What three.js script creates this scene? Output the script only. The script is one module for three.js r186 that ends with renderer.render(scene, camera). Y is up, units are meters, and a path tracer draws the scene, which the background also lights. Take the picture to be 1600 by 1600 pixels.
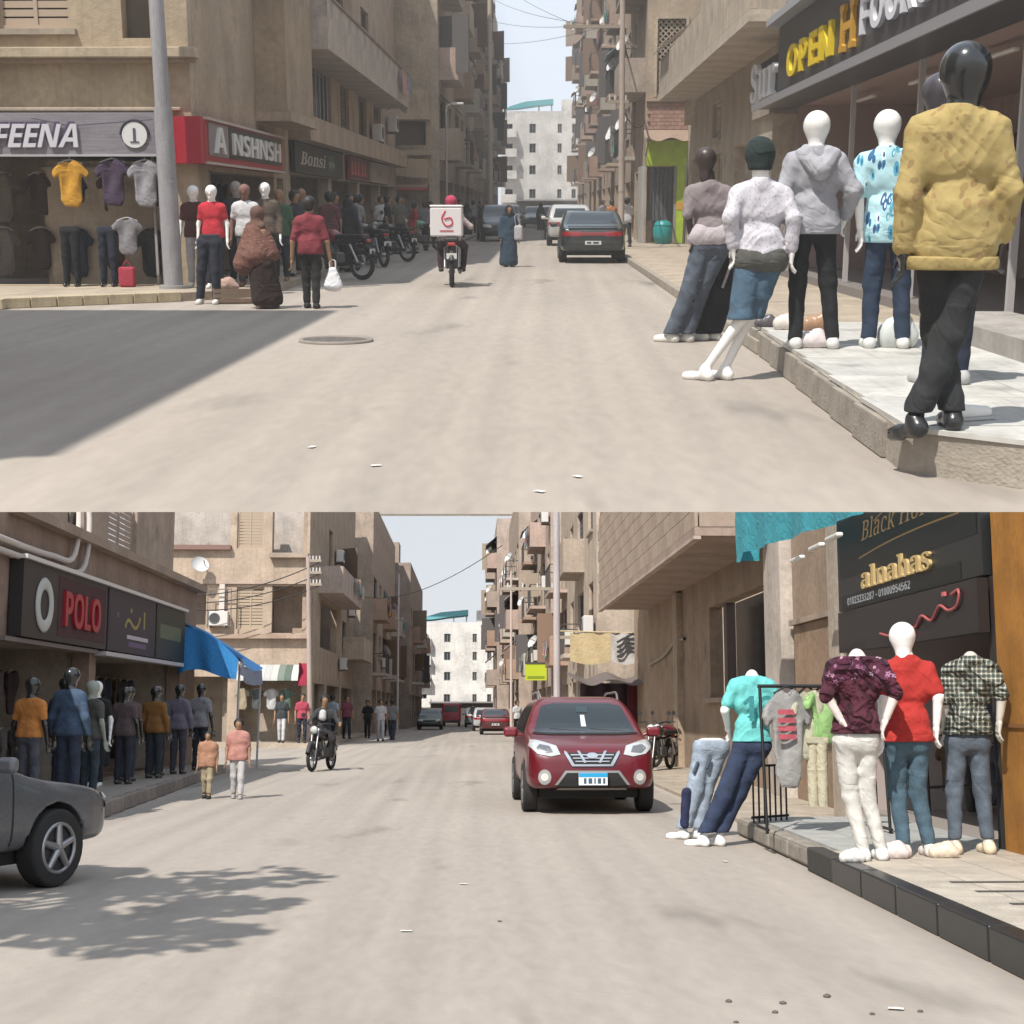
import * as THREE from 'three';
import { mergeGeometries } from 'three/addons/utils/BufferGeometryUtils.js';
import { RoundedBoxGeometry } from 'three/addons/geometries/RoundedBoxGeometry.js';
import { FontLoader } from 'three/addons/loaders/FontLoader.js';
import { TextGeometry } from 'three/addons/geometries/TextGeometry.js';
import { ImprovedNoise } from 'three/addons/math/ImprovedNoise.js';

// ---------------------------------------------------------------- camera, sky, sun, exposure
const scene = new THREE.Scene();
const EYE = new THREE.Vector3(0, 1.4, 0);
const camera = new THREE.PerspectiveCamera(40, 1, 0.1, 12000);
camera.position.copy(EYE);
camera.rotation.set(0.13877578, -0.0292799, 0, 'YXZ');
camera.updateMatrixWorld(true);
const renderer = new THREE.WebGLRenderer({ antialias: true });
renderer.toneMapping = THREE.LinearToneMapping;
renderer.toneMappingExposure = 1.22;
renderer.shadowMap.enabled = true;

function clearSky() {                                   // pale hazy desert sky: whiter towards the horizon
  const w = 512, h = 256, d = new Float32Array(w * h * 4);
  const noise = new ImprovedNoise();
  for (let j = 0; j < h; j++) for (let i = 0; i < w; i++) {
    const el = ((j + 0.5) / h - 0.5) * Math.PI, az = (i + 0.5) / w * Math.PI * 2;
    const e = Math.max(0, Math.sin(el));
    const t = Math.pow(e, 0.55);
    const wisp = 0.035 * noise.noise(Math.cos(az) * 3, el * 9, Math.sin(az) * 3);
    const mixc = (a, b) => a + (b - a) * t + wisp;
    const o = (j * w + i) * 4;
    if (el < 0) { d[o] = 0.62; d[o + 1] = 0.6; d[o + 2] = 0.57; } else { d[o] = mixc(0.99, 0.62); d[o + 1] = mixc(1.01, 0.75); d[o + 2] = mixc(1.03, 0.93); }
    d[o + 3] = 1;
  }
  const t = new THREE.DataTexture(d, w, h, THREE.RGBAFormat, THREE.FloatType);
  t.mapping = THREE.EquirectangularReflectionMapping; t.magFilter = THREE.LinearFilter; t.minFilter = THREE.LinearFilter; t.needsUpdate = true;
  return t;
}
const skyTex = clearSky();
scene.background = skyTex; scene.environment = skyTex;

const SUN = new THREE.Vector3(-0.33, 0.76, 0.56).normalize();
const sun = new THREE.DirectionalLight(new THREE.Color(1.0, 0.95, 0.87), 4.8);
sun.position.copy(SUN).multiplyScalar(900); sun.target.position.set(0, 0, -60);
sun.castShadow = true; sun.shadow.radius = 1; sun.shadow.mapSize.set(4096, 4096);
Object.assign(sun.shadow.camera, { left: -900, right: 900, top: 900, bottom: -900, near: 1, far: 6000 });
scene.add(sun, sun.target);

// ---------------------------------------------------------------- two streets: the low street at the camera, the high street on its raised, sloping deck beyond
const UNIT = 20;
const HIGH = (() => {
  const lo = new THREE.Matrix4().makeRotationFromEuler(new THREE.Euler(0.13877578, -0.0292799, 0, 'YXZ'));
  const hi = new THREE.Matrix4().makeRotationFromEuler(new THREE.Euler(-0.21413794, 0.02000305, 0, 'YXZ'));
  return new THREE.Matrix4().makeTranslation(EYE.x, EYE.y, EYE.z).multiply(new THREE.Matrix4().makeScale(UNIT, UNIT, UNIT))
    .multiply(lo).multiply(hi.invert()).multiply(new THREE.Matrix4().makeTranslation(-EYE.x, -EYE.y, -EYE.z));
})();
let street = 'low';
const built = { low: [], high: [] };

// ---------------------------------------------------------------- small helpers
let seed = 7;
const rnd = () => { seed = (seed * 1664525 + 1013904223) >>> 0; return seed / 4294967296; };
const rr = (a, b) => a + (b - a) * rnd();
const pick = a => a[Math.floor(rnd() * a.length)];
const PI = Math.PI;
const V = (x, y, z) => new THREE.Vector3(x, y, z);
const lin = (r, g, b) => new THREE.Color().setRGB(r, g, b);
const noise = new ImprovedNoise();
const nz = (x, y, z) => noise.noise(x, y, z);

const taken = new Map();
function numbered(n) { const k = taken.get(n) || 0; taken.set(n, k + 1); return k ? `${n}_${String(k).padStart(3, '0')}` : n; }
function register(o) { scene.add(o); built[street].push(o); return o; }
function thing(name, label, category, [x, y, z] = [0, 0, 0], turn = 0, group) {
  const o = new THREE.Group(); o.name = numbered(name); o.position.set(x, y, z); o.rotation.y = turn;
  o.userData = { label, category }; if (group) o.userData.group = group;
  return register(o);
}
function part(parent, name, geo, mat, label) {
  const g = Array.isArray(geo) ? merge(geo) : geo;
  const m = new THREE.Mesh(g, mat); m.name = name; m.castShadow = m.receiveShadow = true;
  if (label) m.userData.label = label;
  parent.add(m); return m;
}
function single(name, label, category, geo, mat, [x, y, z] = [0, 0, 0], turn = 0, group) {
  const m = new THREE.Mesh(Array.isArray(geo) ? merge(geo) : geo, mat); m.name = numbered(name); m.position.set(x, y, z); m.rotation.y = turn;
  m.castShadow = m.receiveShadow = true; m.userData = { label, category }; if (group) m.userData.group = group;
  return register(m);
}
function struct(name, geo, mat, label) {
  const m = new THREE.Mesh(Array.isArray(geo) ? merge(geo) : geo, mat); m.name = numbered(name);
  m.castShadow = m.receiveShadow = true; m.userData = { kind: 'structure', label };
  return register(m);
}
function copyOf(root, [x, y, z], turn, label, group) {
  const c = root.clone(); c.name = numbered(root.name.replace(/_\d{3}$/, '')); c.position.set(x, y, z); c.rotation.y = turn;
  c.userData = { ...root.userData }; if (label) c.userData.label = label; if (group) c.userData.group = group;
  return register(c);
}

// geometry: every helper returns a non-indexed geometry with position, normal and uv (uv in metres)
function clean(g) {
  let q = g.index ? g.toNonIndexed() : g;
  for (const k of Object.keys(q.attributes)) if (!['position', 'normal', 'uv'].includes(k)) q.deleteAttribute(k);
  if (!q.attributes.normal) q.computeVertexNormals();
  if (!q.attributes.uv) boxUV(q);
  q.morphAttributes = {}; q.clearGroups();
  return q;
}
function merge(list) { const l = list.flat(Infinity).map(clean); return l.length === 1 ? l[0] : mergeGeometries(l); }
function boxUV(g) {
  const p = g.attributes.position, n = g.attributes.normal, uv = new Float32Array(p.count * 2);
  for (let i = 0; i < p.count; i++) {
    const ax = Math.abs(n.getX(i)), ay = Math.abs(n.getY(i)), az = Math.abs(n.getZ(i));
    if (ay >= ax && ay >= az) { uv[i * 2] = p.getX(i); uv[i * 2 + 1] = p.getZ(i); }
    else if (ax >= az) { uv[i * 2] = p.getZ(i); uv[i * 2 + 1] = p.getY(i); }
    else { uv[i * 2] = p.getX(i); uv[i * 2 + 1] = p.getY(i); }
  }
  g.setAttribute('uv', new THREE.BufferAttribute(uv, 2)); return g;
}
function bx(x0, x1, y0, y1, z0, z1, r = 0) {
  const w = Math.abs(x1 - x0), h = Math.abs(y1 - y0), d = Math.abs(z1 - z0);
  let g = r > 0 ? new RoundedBoxGeometry(w, h, d, 2, Math.min(r, w / 2.05, h / 2.05, d / 2.05)) : new THREE.BoxGeometry(w, h, d);
  g.translate((x0 + x1) / 2, (y0 + y1) / 2, (z0 + z1) / 2);
  g = g.index ? g.toNonIndexed() : g; return boxUV(g);
}
function rod(a, b, ra, rb = ra, seg = 8) {
  const A = V(...a), B = V(...b), L = A.distanceTo(B);
  const g = new THREE.CylinderGeometry(rb, ra, L, seg, 1).toNonIndexed();
  g.applyQuaternion(new THREE.Quaternion().setFromUnitVectors(V(0, 1, 0), B.clone().sub(A).normalize()));
  g.translate((a[0] + b[0]) / 2, (a[1] + b[1]) / 2, (a[2] + b[2]) / 2); return g;
}
function tube(pts, r, n = 24, seg = 6, closed = false) {
  return new THREE.TubeGeometry(new THREE.CatmullRomCurve3(pts.map(p => V(...p)), closed), n, r, seg, closed).toNonIndexed();
}
function extrude(pts, depth, holes = [], bevel = 0) {
  const s = new THREE.Shape(pts.map(p => new THREE.Vector2(...p)));
  for (const h of holes) s.holes.push(new THREE.Path(h.map(p => new THREE.Vector2(...p))));
  const g = new THREE.ExtrudeGeometry(s, { depth, bevelEnabled: bevel > 0, bevelSize: bevel, bevelThickness: bevel, bevelSegments: 2, curveSegments: 12 });
  return boxUV(clean(g));
}
const moved = (g, x, y, z, ry = 0, rx = 0, rz = 0, s = 1) => { const q = g.clone(); if (s !== 1) q.scale(s, s, s); if (rz) q.rotateZ(rz); if (rx) q.rotateX(rx); if (ry) q.rotateY(ry); q.translate(x, y, z); return q; };
function sheet(pts, y, nx = 1) {                        // flat polygon in x,z
  const s = new THREE.Shape(pts.map(p => new THREE.Vector2(p[0], -p[1])));
  const g = new THREE.ShapeGeometry(s, 12); g.rotateX(-PI / 2); g.translate(0, y, 0);
  return boxUV(clean(g));
}
function grid(w, h, nx, ny, f) {                        // surface from f(u, v) -> [x, y, z]
  const g = new THREE.PlaneGeometry(1, 1, nx, ny), p = g.attributes.position, uv = g.attributes.uv;
  for (let i = 0; i < p.count; i++) { const u = p.getX(i) + 0.5, v = p.getY(i) + 0.5, q = f(u, v); p.setXYZ(i, ...q); uv.setXY(i, u * w, v * h); }
  g.computeVertexNormals(); return g.toNonIndexed();
}

// ---------------------------------------------------------------- textures and materials
function dataTex(size, f, srgb = true) {
  const d = new Uint8Array(size * size * 4);
  for (let j = 0; j < size; j++) for (let i = 0; i < size; i++) {
    const c = f(i / size, j / size), o = (j * size + i) * 4;
    for (let k = 0; k < 3; k++) d[o + k] = Math.max(0, Math.min(255, 255 * (c.length ? c[k] : c)));
    d[o + 3] = 255;
  }
  const t = new THREE.DataTexture(d, size, size); t.wrapS = t.wrapT = THREE.RepeatWrapping; t.magFilter = THREE.LinearFilter; t.minFilter = THREE.LinearMipmapLinearFilter; t.generateMipmaps = true;
  if (srgb) t.colorSpace = THREE.SRGBColorSpace; t.needsUpdate = true; return t;
}
// tiling noise on a torus-like lattice
function fbm(u, v, f, oct = 4, z = 0) {
  let s = 0, a = 0.5, n = 0;
  for (let o = 0; o < oct; o++) {
    const F = f << o, x = u * F, y = v * F, wx = u, wy = v;
    const q = (nz(x, y, z + o * 7.3) * (1 - wx) + nz(x - F, y, z + o * 7.3) * wx) * (1 - wy) + (nz(x, y - F, z + o * 7.3) * (1 - wx) + nz(x - F, y - F, z + o * 7.3) * wx) * wy;
    s += q * a; n += a; a *= 0.55;
  }
  return s / n;
}
const TEX = {
  plaster: dataTex(384, (u, v) => { const b = fbm(u, v, 3, 5), s = fbm(u, v, 24, 3, 4), k = fbm(u * 1, v * 1, 3, 5, 9), dr = nz(u * 40, v * 3, 17) * (1 - v) + nz(u * 40, v * 3 - 3, 17) * v; const st = Math.max(0, k - 0.14) * 0.7; const g = 0.9 + b * 0.3 + s * 0.12 + Math.min(0, dr) * 0.1 - st; return [g, g * 0.99, g * 0.975]; }),
  grain: dataTex(512, (u, v) => { const b = fbm(u, v, 5, 5, 2), s = fbm(u, v, 60, 2, 3); return 0.86 + b * 0.18 + s * 0.2; }),
  bump: dataTex(512, (u, v) => 0.5 + fbm(u, v, 10, 5, 5) * 0.7 + fbm(u, v, 70, 2, 8) * 0.3, false),
  crease: dataTex(256, (u, v) => { const wx = fbm(u, v, 3, 3, 61) * 0.22, wy = fbm(u, v, 3, 3, 67) * 0.22; const r = (f, z) => 1 - Math.min(1, Math.abs(fbm(((u + v * 0.5 + wx) % 1 + 1) % 1, ((v + wy) % 1 + 1) % 1, f, 2, z)) * 5); return 0.35 + 0.4 * r(3, 71) ** 2 - 0.3 * r(5, 77) ** 3 + fbm(u, v, 30, 2, 79) * 0.12; }, false),
  cloth: dataTex(256, (u, v) => { const w = Math.sin(u * PI * 2 * 64) * Math.sin(v * PI * 2 * 64); return 0.9 + w * 0.05 + fbm(u, v, 6, 4, 12) * 0.14; }),
  denim: dataTex(512, (u, v) => { const w = Math.sin((u + v) * PI * 2 * 96); const b = fbm(u, v, 5, 4, 20), s = fbm(u, v, 40, 2, 22); const g = 0.78 + w * 0.06 + b * 0.34 + s * 0.14; return [g * 0.98, g, g * 1.02]; }),
};
const repeats = new Map();
function texAt(t, metres) { const k = t.uuid + metres; if (!repeats.has(k)) { const c = t.clone(); c.repeat.set(1 / metres, 1 / metres); c.needsUpdate = true; repeats.set(k, c); } return repeats.get(k); }
const mats = new Map();
function mat(color, o = {}) {
  const key = JSON.stringify([color, { ...o, map: o.map && o.map.uuid }, street]);
  if (mats.has(key)) return mats.get(key);
  const c = Array.isArray(color) ? lin(...color) : new THREE.Color(color);
  const m = new THREE.MeshPhysicalMaterial({ color: c, roughness: o.rough ?? 0.85, metalness: o.metal ?? 0, side: THREE.DoubleSide });
  if (o.tex) m.map = texAt(TEX[o.tex], o.size || 2);
  if (o.map) m.map = o.map;
  if (o.bump) { m.bumpMap = texAt(TEX.bump, o.bumpSize || 1.2); m.bumpScale = o.bump * (street === 'high' ? UNIT : 1); }
  if (o.crease) { m.bumpMap = texAt(TEX.crease, 0.95); m.bumpScale = o.crease * (street === 'high' ? UNIT : 1); }
  if (o.coat) { m.clearcoat = o.coat; m.clearcoatRoughness = 0.08; }
  if (o.sheen) { m.sheen = o.sheen; m.sheenRoughness = 0.6; }
  if (o.trans) { m.transmission = o.trans; m.thickness = 0; }
  if (o.emit) { m.emissive = c.clone(); m.emissiveIntensity = o.emit; }
  mats.set(key, m); return m;
}
function canvasTex(w, h, draw) {
  const c = document.createElement('canvas'); c.width = w; c.height = h; const x = c.getContext('2d'); draw(x, w, h);
  const t = new THREE.CanvasTexture(c); t.colorSpace = THREE.SRGBColorSpace; t.magFilter = THREE.LinearFilter; t.wrapS = t.wrapT = THREE.RepeatWrapping; return t;
}
const PL = (c, s = 3) => mat(c, { tex: 'plaster', size: s, bump: 0.012, rough: 0.92 });   // painted plaster
const FONT = await new FontLoader().loadAsync('fonts/droid/droid_sans_bold.typeface.json');
const SERIF = await new FontLoader().loadAsync('fonts/droid/droid_serif_bold.typeface.json');
function letters(parent, text, height, depth, mat, place, font = FONT, gap = 0.12, shear = 0, stretch = 1, partName = 'letter', fit = 0) {
  let x = 0;
  if (fit) { let w = 0; for (const ch of text) { const g = new TextGeometry(ch, { font, size: height, depth, curveSegments: 2 }); g.computeBoundingBox(); w += g.boundingBox.max.x - g.boundingBox.min.x; } stretch = (fit - height * gap * (text.length - 1)) / w; }                                            // each letter is its own part; place(geometry) puts it on the sign
  for (const ch of text) {
    if (ch === ' ') { x += height * 0.4; continue; }
    const g = clean(new TextGeometry(ch, { font, size: height, depth, curveSegments: 6 }));
    g.computeBoundingBox(); const x0 = g.boundingBox.min.x, wide = g.boundingBox.max.x - x0; g.translate(-x0, 0, 0); g.scale(stretch, 1, 1);
    if (shear) { const p = g.attributes.position; for (let i = 0; i < p.count; i++) p.setX(i, p.getX(i) + p.getY(i) * shear); }
    g.translate(x, 0, 0); x += wide * stretch + height * gap;
    part(parent, partName, place(boxUV(g)), mat);
  }
  return x;
}
// ---------------------------------------------------------------- bodies and clothes: smooth-joined tapered capsules meshed with surface nets
function sdfMesh(bones, { cell = 0.014, k = 0.035, cuts = [], folds = 0, foldSize = 5, fold2 = 0, carve = null, uv = 1 } = {}) {
  let lo = [1e9, 1e9, 1e9], hi = [-1e9, -1e9, -1e9];
  for (const b of bones) for (const e of [[b.a, b.ra], [b.b, b.rb]]) for (let i = 0; i < 3; i++) { lo[i] = Math.min(lo[i], e[0][i] - e[1]); hi[i] = Math.max(hi[i], e[0][i] + e[1]); }
  lo = lo.map(v => v - 0.05); hi = hi.map(v => v + 0.05);
  const N = lo.map((v, i) => Math.ceil((hi[i] - v) / cell) + 1), [nx, ny, nzz] = N, F = new Float32Array(nx * ny * nzz).fill(1);
  for (const b of bones) {
    const kk = b.k ?? k, R = Math.max(b.ra, b.rb) + kk + 0.03, s = [], e = [];
    for (let i = 0; i < 3; i++) { s[i] = Math.max(0, Math.floor((Math.min(b.a[i], b.b[i]) - R - lo[i]) / cell)); e[i] = Math.min(N[i] - 1, Math.ceil((Math.max(b.a[i], b.b[i]) + R - lo[i]) / cell)); }
    const dx = b.b[0] - b.a[0], dy = b.b[1] - b.a[1], dz = b.b[2] - b.a[2], LL = dx * dx + dy * dy + dz * dz || 1e-9, sq = b.flat || 1, fx = b.fx || 0, fz = b.fz || 0;
    for (let z = s[2]; z <= e[2]; z++) for (let y = s[1]; y <= e[1]; y++) for (let x = s[0]; x <= e[0]; x++) {
      let px = lo[0] + x * cell - b.a[0], py = lo[1] + y * cell - b.a[1], pz = lo[2] + z * cell - b.a[2];
      const t = Math.max(0, Math.min(1, (px * dx + py * dy + pz * dz) / LL));
      px -= dx * t; py -= dy * t; pz -= dz * t;
      if (sq !== 1) { const w = px * fx + pz * fz; px += fx * w * (sq - 1); pz += fz * w * (sq - 1); }   // flattened along the facing direction
      const d = Math.sqrt(px * px + py * py + pz * pz) - (b.ra + (b.rb - b.ra) * t), o = (z * ny + y) * nx + x, p = F[o];
      const h = Math.max(kk - Math.abs(d - p), 0) / kk; F[o] = Math.min(d, p) - h * h * kk * 0.25;
    }
  }
  for (let z = 0; z < nzz; z++) for (let y = 0; y < ny; y++) for (let x = 0; x < nx; x++) {
    const o = (z * ny + y) * nx + x; let d = F[o]; if (d > 0.045) continue;
    const X = lo[0] + x * cell, Y = lo[1] + y * cell, Z = lo[2] + z * cell;
    if (folds && d > -0.045) {
      const w = nz(X * 2.3 + 5, Y * 1.9, Z * 2.3), sg = X + w * 0.2 > 0 ? 0.6 : -0.6, A = X * 0.8 + Y * sg, B = Y * 0.8 - X * sg, q = nz(B * foldSize * 2.1 + w * 2.4, A * foldSize * 0.55 + w * 1.6, Z * foldSize * 0.9);
      d += folds * (0.62 * Math.sqrt(Math.abs(q) * 1.6) - 0.34) + folds * 0.28 * nz(X * foldSize * 3.2 + w, Y * foldSize * 2.1, Z * foldSize * 3.2);
    }
    if (fold2 && d > -0.045) d += fold2 * Math.sin(Y * 34 + nz(X * 5, Y * 4, Z * 5) * 5) * Math.max(0, nz(X * 3, Y * 3 + 4, Z * 3) + 0.35);
    for (const c of cuts) d = Math.max(d, c[0] * X + c[1] * Y + c[2] * Z - c[3]);
    if (carve) d = carve(d, X, Y, Z);
    F[o] = d;
  }
  const idx = new Int32Array(nx * ny * nzz).fill(-1), P = [], I = [], at = (x, y, z) => (z * ny + y) * nx + x;
  const c = new Float64Array(8);
  for (let z = 0; z < nzz - 1; z++) for (let y = 0; y < ny - 1; y++) for (let x = 0; x < nx - 1; x++) {
    const q0 = F[at(x, y, z)]; if (q0 > cell * 2.2 || q0 < -cell * 3.5) continue;
    let m = 0;
    for (let i = 0; i < 8; i++) { c[i] = F[at(x + (i & 1), y + (i >> 1 & 1), z + (i >> 2))]; if (c[i] < 0) m |= 1 << i; }
    if (m === 0 || m === 255) continue;
    let sx = 0, sy = 0, sz = 0, n = 0;
    for (let i = 0; i < 8; i++) for (const b of [1, 2, 4]) if (!(i & b)) { const j = i | b; if ((c[i] < 0) !== (c[j] < 0)) { const t = c[i] / (c[i] - c[j]); sx += (i & 1) + (b === 1 ? t : 0); sy += (i >> 1 & 1) + (b === 2 ? t : 0); sz += (i >> 2) + (b === 4 ? t : 0); n++; } }
    idx[at(x, y, z)] = P.length / 3; P.push(lo[0] + (x + sx / n) * cell, lo[1] + (y + sy / n) * cell, lo[2] + (z + sz / n) * cell);
  }
  const quad = (a, b, c, d, flip) => { if (a < 0 || b < 0 || c < 0 || d < 0) return; if (flip) I.push(a, c, b, a, d, c); else I.push(a, b, c, a, c, d); };
  for (let z = 1; z < nzz - 1; z++) for (let y = 1; y < ny - 1; y++) for (let x = 1; x < nx - 1; x++) {
    const s = F[at(x, y, z)] < 0;
    if (s !== (F[at(x + 1, y, z)] < 0)) quad(idx[at(x, y - 1, z - 1)], idx[at(x, y, z - 1)], idx[at(x, y, z)], idx[at(x, y - 1, z)], !s);
    if (s !== (F[at(x, y + 1, z)] < 0)) quad(idx[at(x - 1, y, z - 1)], idx[at(x - 1, y, z)], idx[at(x, y, z)], idx[at(x, y, z - 1)], !s);
    if (s !== (F[at(x, y, z + 1)] < 0)) quad(idx[at(x - 1, y - 1, z)], idx[at(x, y - 1, z)], idx[at(x, y, z)], idx[at(x - 1, y, z)], !s);
  }
  const g = new THREE.BufferGeometry();
  g.setAttribute('position', new THREE.Float32BufferAttribute(P, 3)); g.setIndex(I); g.computeVertexNormals();
  const u = new Float32Array(P.length / 3 * 2); for (let i = 0; i < P.length / 3; i++) { u[i * 2] = P[i * 3] + P[i * 3 + 2] * 0.6; u[i * 2 + 1] = P[i * 3 + 1]; }
  g.setAttribute('uv', new THREE.BufferAttribute(u, 2));
  return g;
}
const bone = (a, b, ra, rb = ra, o = {}) => ({ a, b, ra, rb, ...o });
const add = (a, b, s = 1) => [a[0] + b[0] * s, a[1] + b[1] * s, a[2] + b[2] * s];
const mix = (a, b, t) => [a[0] + (b[0] - a[0]) * t, a[1] + (b[1] - a[1]) * t, a[2] + (b[2] - a[2]) * t];

// one hand (right, palm facing -x, fingers hanging down -y, thumb towards +z) and two heads, meshed once on fine grids
const makeHand = (cell => {
  const B = [bone([0, 0.02, 0], [0, -0.03, 0], 0.022, 0.024), bone([0, -0.02, -0.024], [0.002, -0.085, -0.028], 0.016, 0.013), bone([0, -0.02, 0.02], [0.002, -0.085, 0.026], 0.017, 0.013), bone([0, -0.03, 0], [0.002, -0.085, 0], 0.018, 0.014)];
  for (const [z, L] of [[-0.032, 0.058], [-0.011, 0.072], [0.011, 0.078], [0.031, 0.07]]) {
    const a = [0.002, -0.088, z], b = [-0.006, -0.088 - L * 0.45, z * 1.06], c = [-0.02, -0.088 - L * 0.8, z * 1.04], d = [-0.034, -0.088 - L, z];
    B.push(bone(a, b, 0.0092, 0.0088, { k: 0.006 }), bone(b, c, 0.0088, 0.008, { k: 0.006 }), bone(c, d, 0.008, 0.0068, { k: 0.006 }));
  }
  B.push(bone([-0.002, -0.02, 0.022], [-0.014, -0.055, 0.052], 0.013, 0.011, { k: 0.01 }), bone([-0.014, -0.055, 0.052], [-0.02, -0.088, 0.056], 0.0105, 0.008, { k: 0.006 }));
  return sdfMesh(B, { cell, k: 0.014 });
});
const HAND = { fine: makeHand(0.0052), far: makeHand(0.0105) };
function headMesh(person, cell) {                        // centre of the skull at the origin, face towards +z, neck down
  const B = [bone([0, 0.025, -0.012], [0, 0.02, -0.005], 0.088, 0.088, { k: 0.05 }), bone([0, -0.02, 0.015], [0, -0.085, 0.04], 0.07, 0.043, { k: 0.05 }), bone([0, 0.03, 0.04], [0, 0.03, 0.035], 0.062, 0.062, { k: 0.05 }), bone([0, -0.06, -0.012], [0, -0.15, -0.012], 0.055, 0.054, { k: 0.04 })];
  B.push(bone([0, 0.005, 0.094], [0, -0.03, 0.112], 0.008, 0.013, { k: 0.02 }));
  if (person) {
    for (const s of [-1, 1]) { B.push(bone([s * 0.086, 0.01, -0.012], [s * 0.09, -0.035, -0.008], 0.016, 0.011, { k: 0.012 }), bone([s * 0.032, 0.024, 0.093], [s * 0.05, 0.022, 0.086], 0.008, 0.007, { k: 0.015 })); B.push(bone([s * 0.002, -0.056, 0.092], [s * 0.02, -0.055, 0.086], 0.0085, 0.006, { k: 0.01 })); }
    B.push(bone([0, -0.068, 0.088], [0, -0.07, 0.088], 0.011, 0.011, { k: 0.012 }));
  }
  return sdfMesh(B, { cell, k: 0.04, carve: person ? (d, x, y, z) => Math.max(d, 0.012 - Math.hypot(Math.abs(x) - 0.033, (y - 0.008) * 1.2, z - 0.1)) : null });
}
const HEAD = { mannequin: headMesh(false, 0.008), person: headMesh(true, 0.0085), mannequinfar: headMesh(false, 0.013), personfar: headMesh(true, 0.012) };

// A figure posed by its joints, in metres from its base point; phi 0 faces away along -z, PI faces the camera.
// Returns the joints; parts are added by the dressers below.
function pose(o) {
  const s = (o.h || 1.8) / 1.8, phi = o.phi || 0, f = [Math.sin(phi), 0, -Math.cos(phi)], r = [Math.cos(phi), 0, Math.sin(phi)];
  const J = { f, r, s, up: [0, 1, 0] };
  J.hip = o.hip || [0, 0.95 * s, 0]; J.neck = o.neck || add(J.hip, [0, 0.54 * s, 0]);
  J.chest = mix(J.hip, J.neck, 0.62); J.chest = add(J.chest, f, 0.01 * s); J.waist = mix(J.hip, J.neck, 0.28);
  J.head = o.head || add(add(J.neck, [0, 0.178 * s, 0]), f, 0.02 * s);
  J.side = {};
  for (const k of [-1, 1]) {
    const n = k < 0 ? 'L' : 'R', S = {};
    S.hip = add(J.hip, r, 0.088 * k * s);
    S.ankle = o['foot' + n] ? [...o['foot' + n]] : add([0, 0, 0], r, 0.1 * k * s); S.ankle = add(S.ankle, [0, 0.085 * s, 0]);
    S.knee = o['knee' + n] || add(mix(S.hip, S.ankle, 0.5), f, (o.bend ?? 0.025) * s);
    const td = o['toe' + n] || f; S.toe = add(add(S.ankle, td, 0.175 * s), [0, -0.058 * s, 0]); S.heel = add(add(S.ankle, td, -0.035 * s), [0, -0.045 * s, 0]);
    S.sh = add(add(J.neck, r, 0.172 * k * s), [0, -0.092 * s, 0]);
    S.hand = o['hand' + n] || add(add(add(S.sh, r, 0.09 * k * s), [0, -0.55 * s, 0]), f, 0.06 * s);
    const el = add(add(mix(S.sh, S.hand, 0.5), r, 0.035 * k * s), f, -0.045 * s); S.elbow = o['elbow' + n] || el;
    J.side[n] = S;
  }
  return J;
}
const sides = J => [J.side.L, J.side.R];
function torsoBones(J, t, fat = 1) {
  const { s, r, f } = J, R = (c, w, ra) => bone(add(c, r, -w * s), add(c, r, w * s), ra * 0.885 * s * fat + t, ra * 0.885 * s * fat + t, { k: 0.07, flat: 1.18, fx: f[0], fz: f[2] });
  const sh = add(J.neck, [0, -0.088 * s, 0]), trap = k => bone(add(J.neck, [0, -0.012 * s, 0]), add(sh, r, k * 0.15 * s), 0.05 * s + t * 0.6, 0.046 * s + t, { k: 0.05 });
  return [R(J.hip, 0.075, 0.1), R(add(J.hip, f, -0.03 * s), 0.072, 0.095), R(J.waist, 0.05, 0.09), R(J.chest, 0.078, 0.108), R(mix(J.chest, J.neck, 0.5), 0.1, 0.08), R(sh, 0.14, 0.045), trap(-1), trap(1)];
}
function legBones(J, t, cal = 1, taper = 1) {
  return sides(J).flatMap(S => [bone(S.hip, S.knee, 0.077 * J.s + t, 0.054 * J.s * cal + t, { k: 0.03 }), bone(S.knee, S.ankle, 0.052 * J.s * cal + t, 0.035 * J.s * taper + t, { k: 0.03 })]);
}
function footBones(J, t) { return sides(J).flatMap(S => [bone(S.ankle, S.heel, 0.036 * J.s + t, 0.036 * J.s + t), bone(S.heel, S.toe, 0.034 * J.s + t, 0.024 * J.s + t), bone(mix(S.heel, S.toe, 0.7), mix(S.heel, S.toe, 0.95), 0.034 * J.s + t, 0.026 * J.s + t)]); }
function armBones(J, t, part = 2) {                       // part: how far down the arm (1 = elbow, 2 = wrist)
  return sides(J).flatMap(S => {
    const out = [bone(S.sh, part < 1 ? mix(S.sh, S.elbow, part) : S.elbow, 0.05 * J.s + t, (0.05 - 0.011 * Math.min(1, part)) * J.s + t, { k: 0.045 })];
    if (part > 1) out.push(bone(S.elbow, mix(S.elbow, S.hand, part - 1), 0.042 * J.s + t, (0.042 - 0.013 * (part - 1)) * J.s + t, { k: 0.03 }));
    return out;
  });
}
function basis(down, fwd) {                               // rotation taking -y to down and +z towards fwd
  const y = V(...down).normalize().negate(), z0 = V(...fwd), x = new THREE.Vector3().crossVectors(y, z0).normalize(), z = new THREE.Vector3().crossVectors(x, y);
  return new THREE.Matrix4().makeBasis(x, y, z);
}
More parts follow.
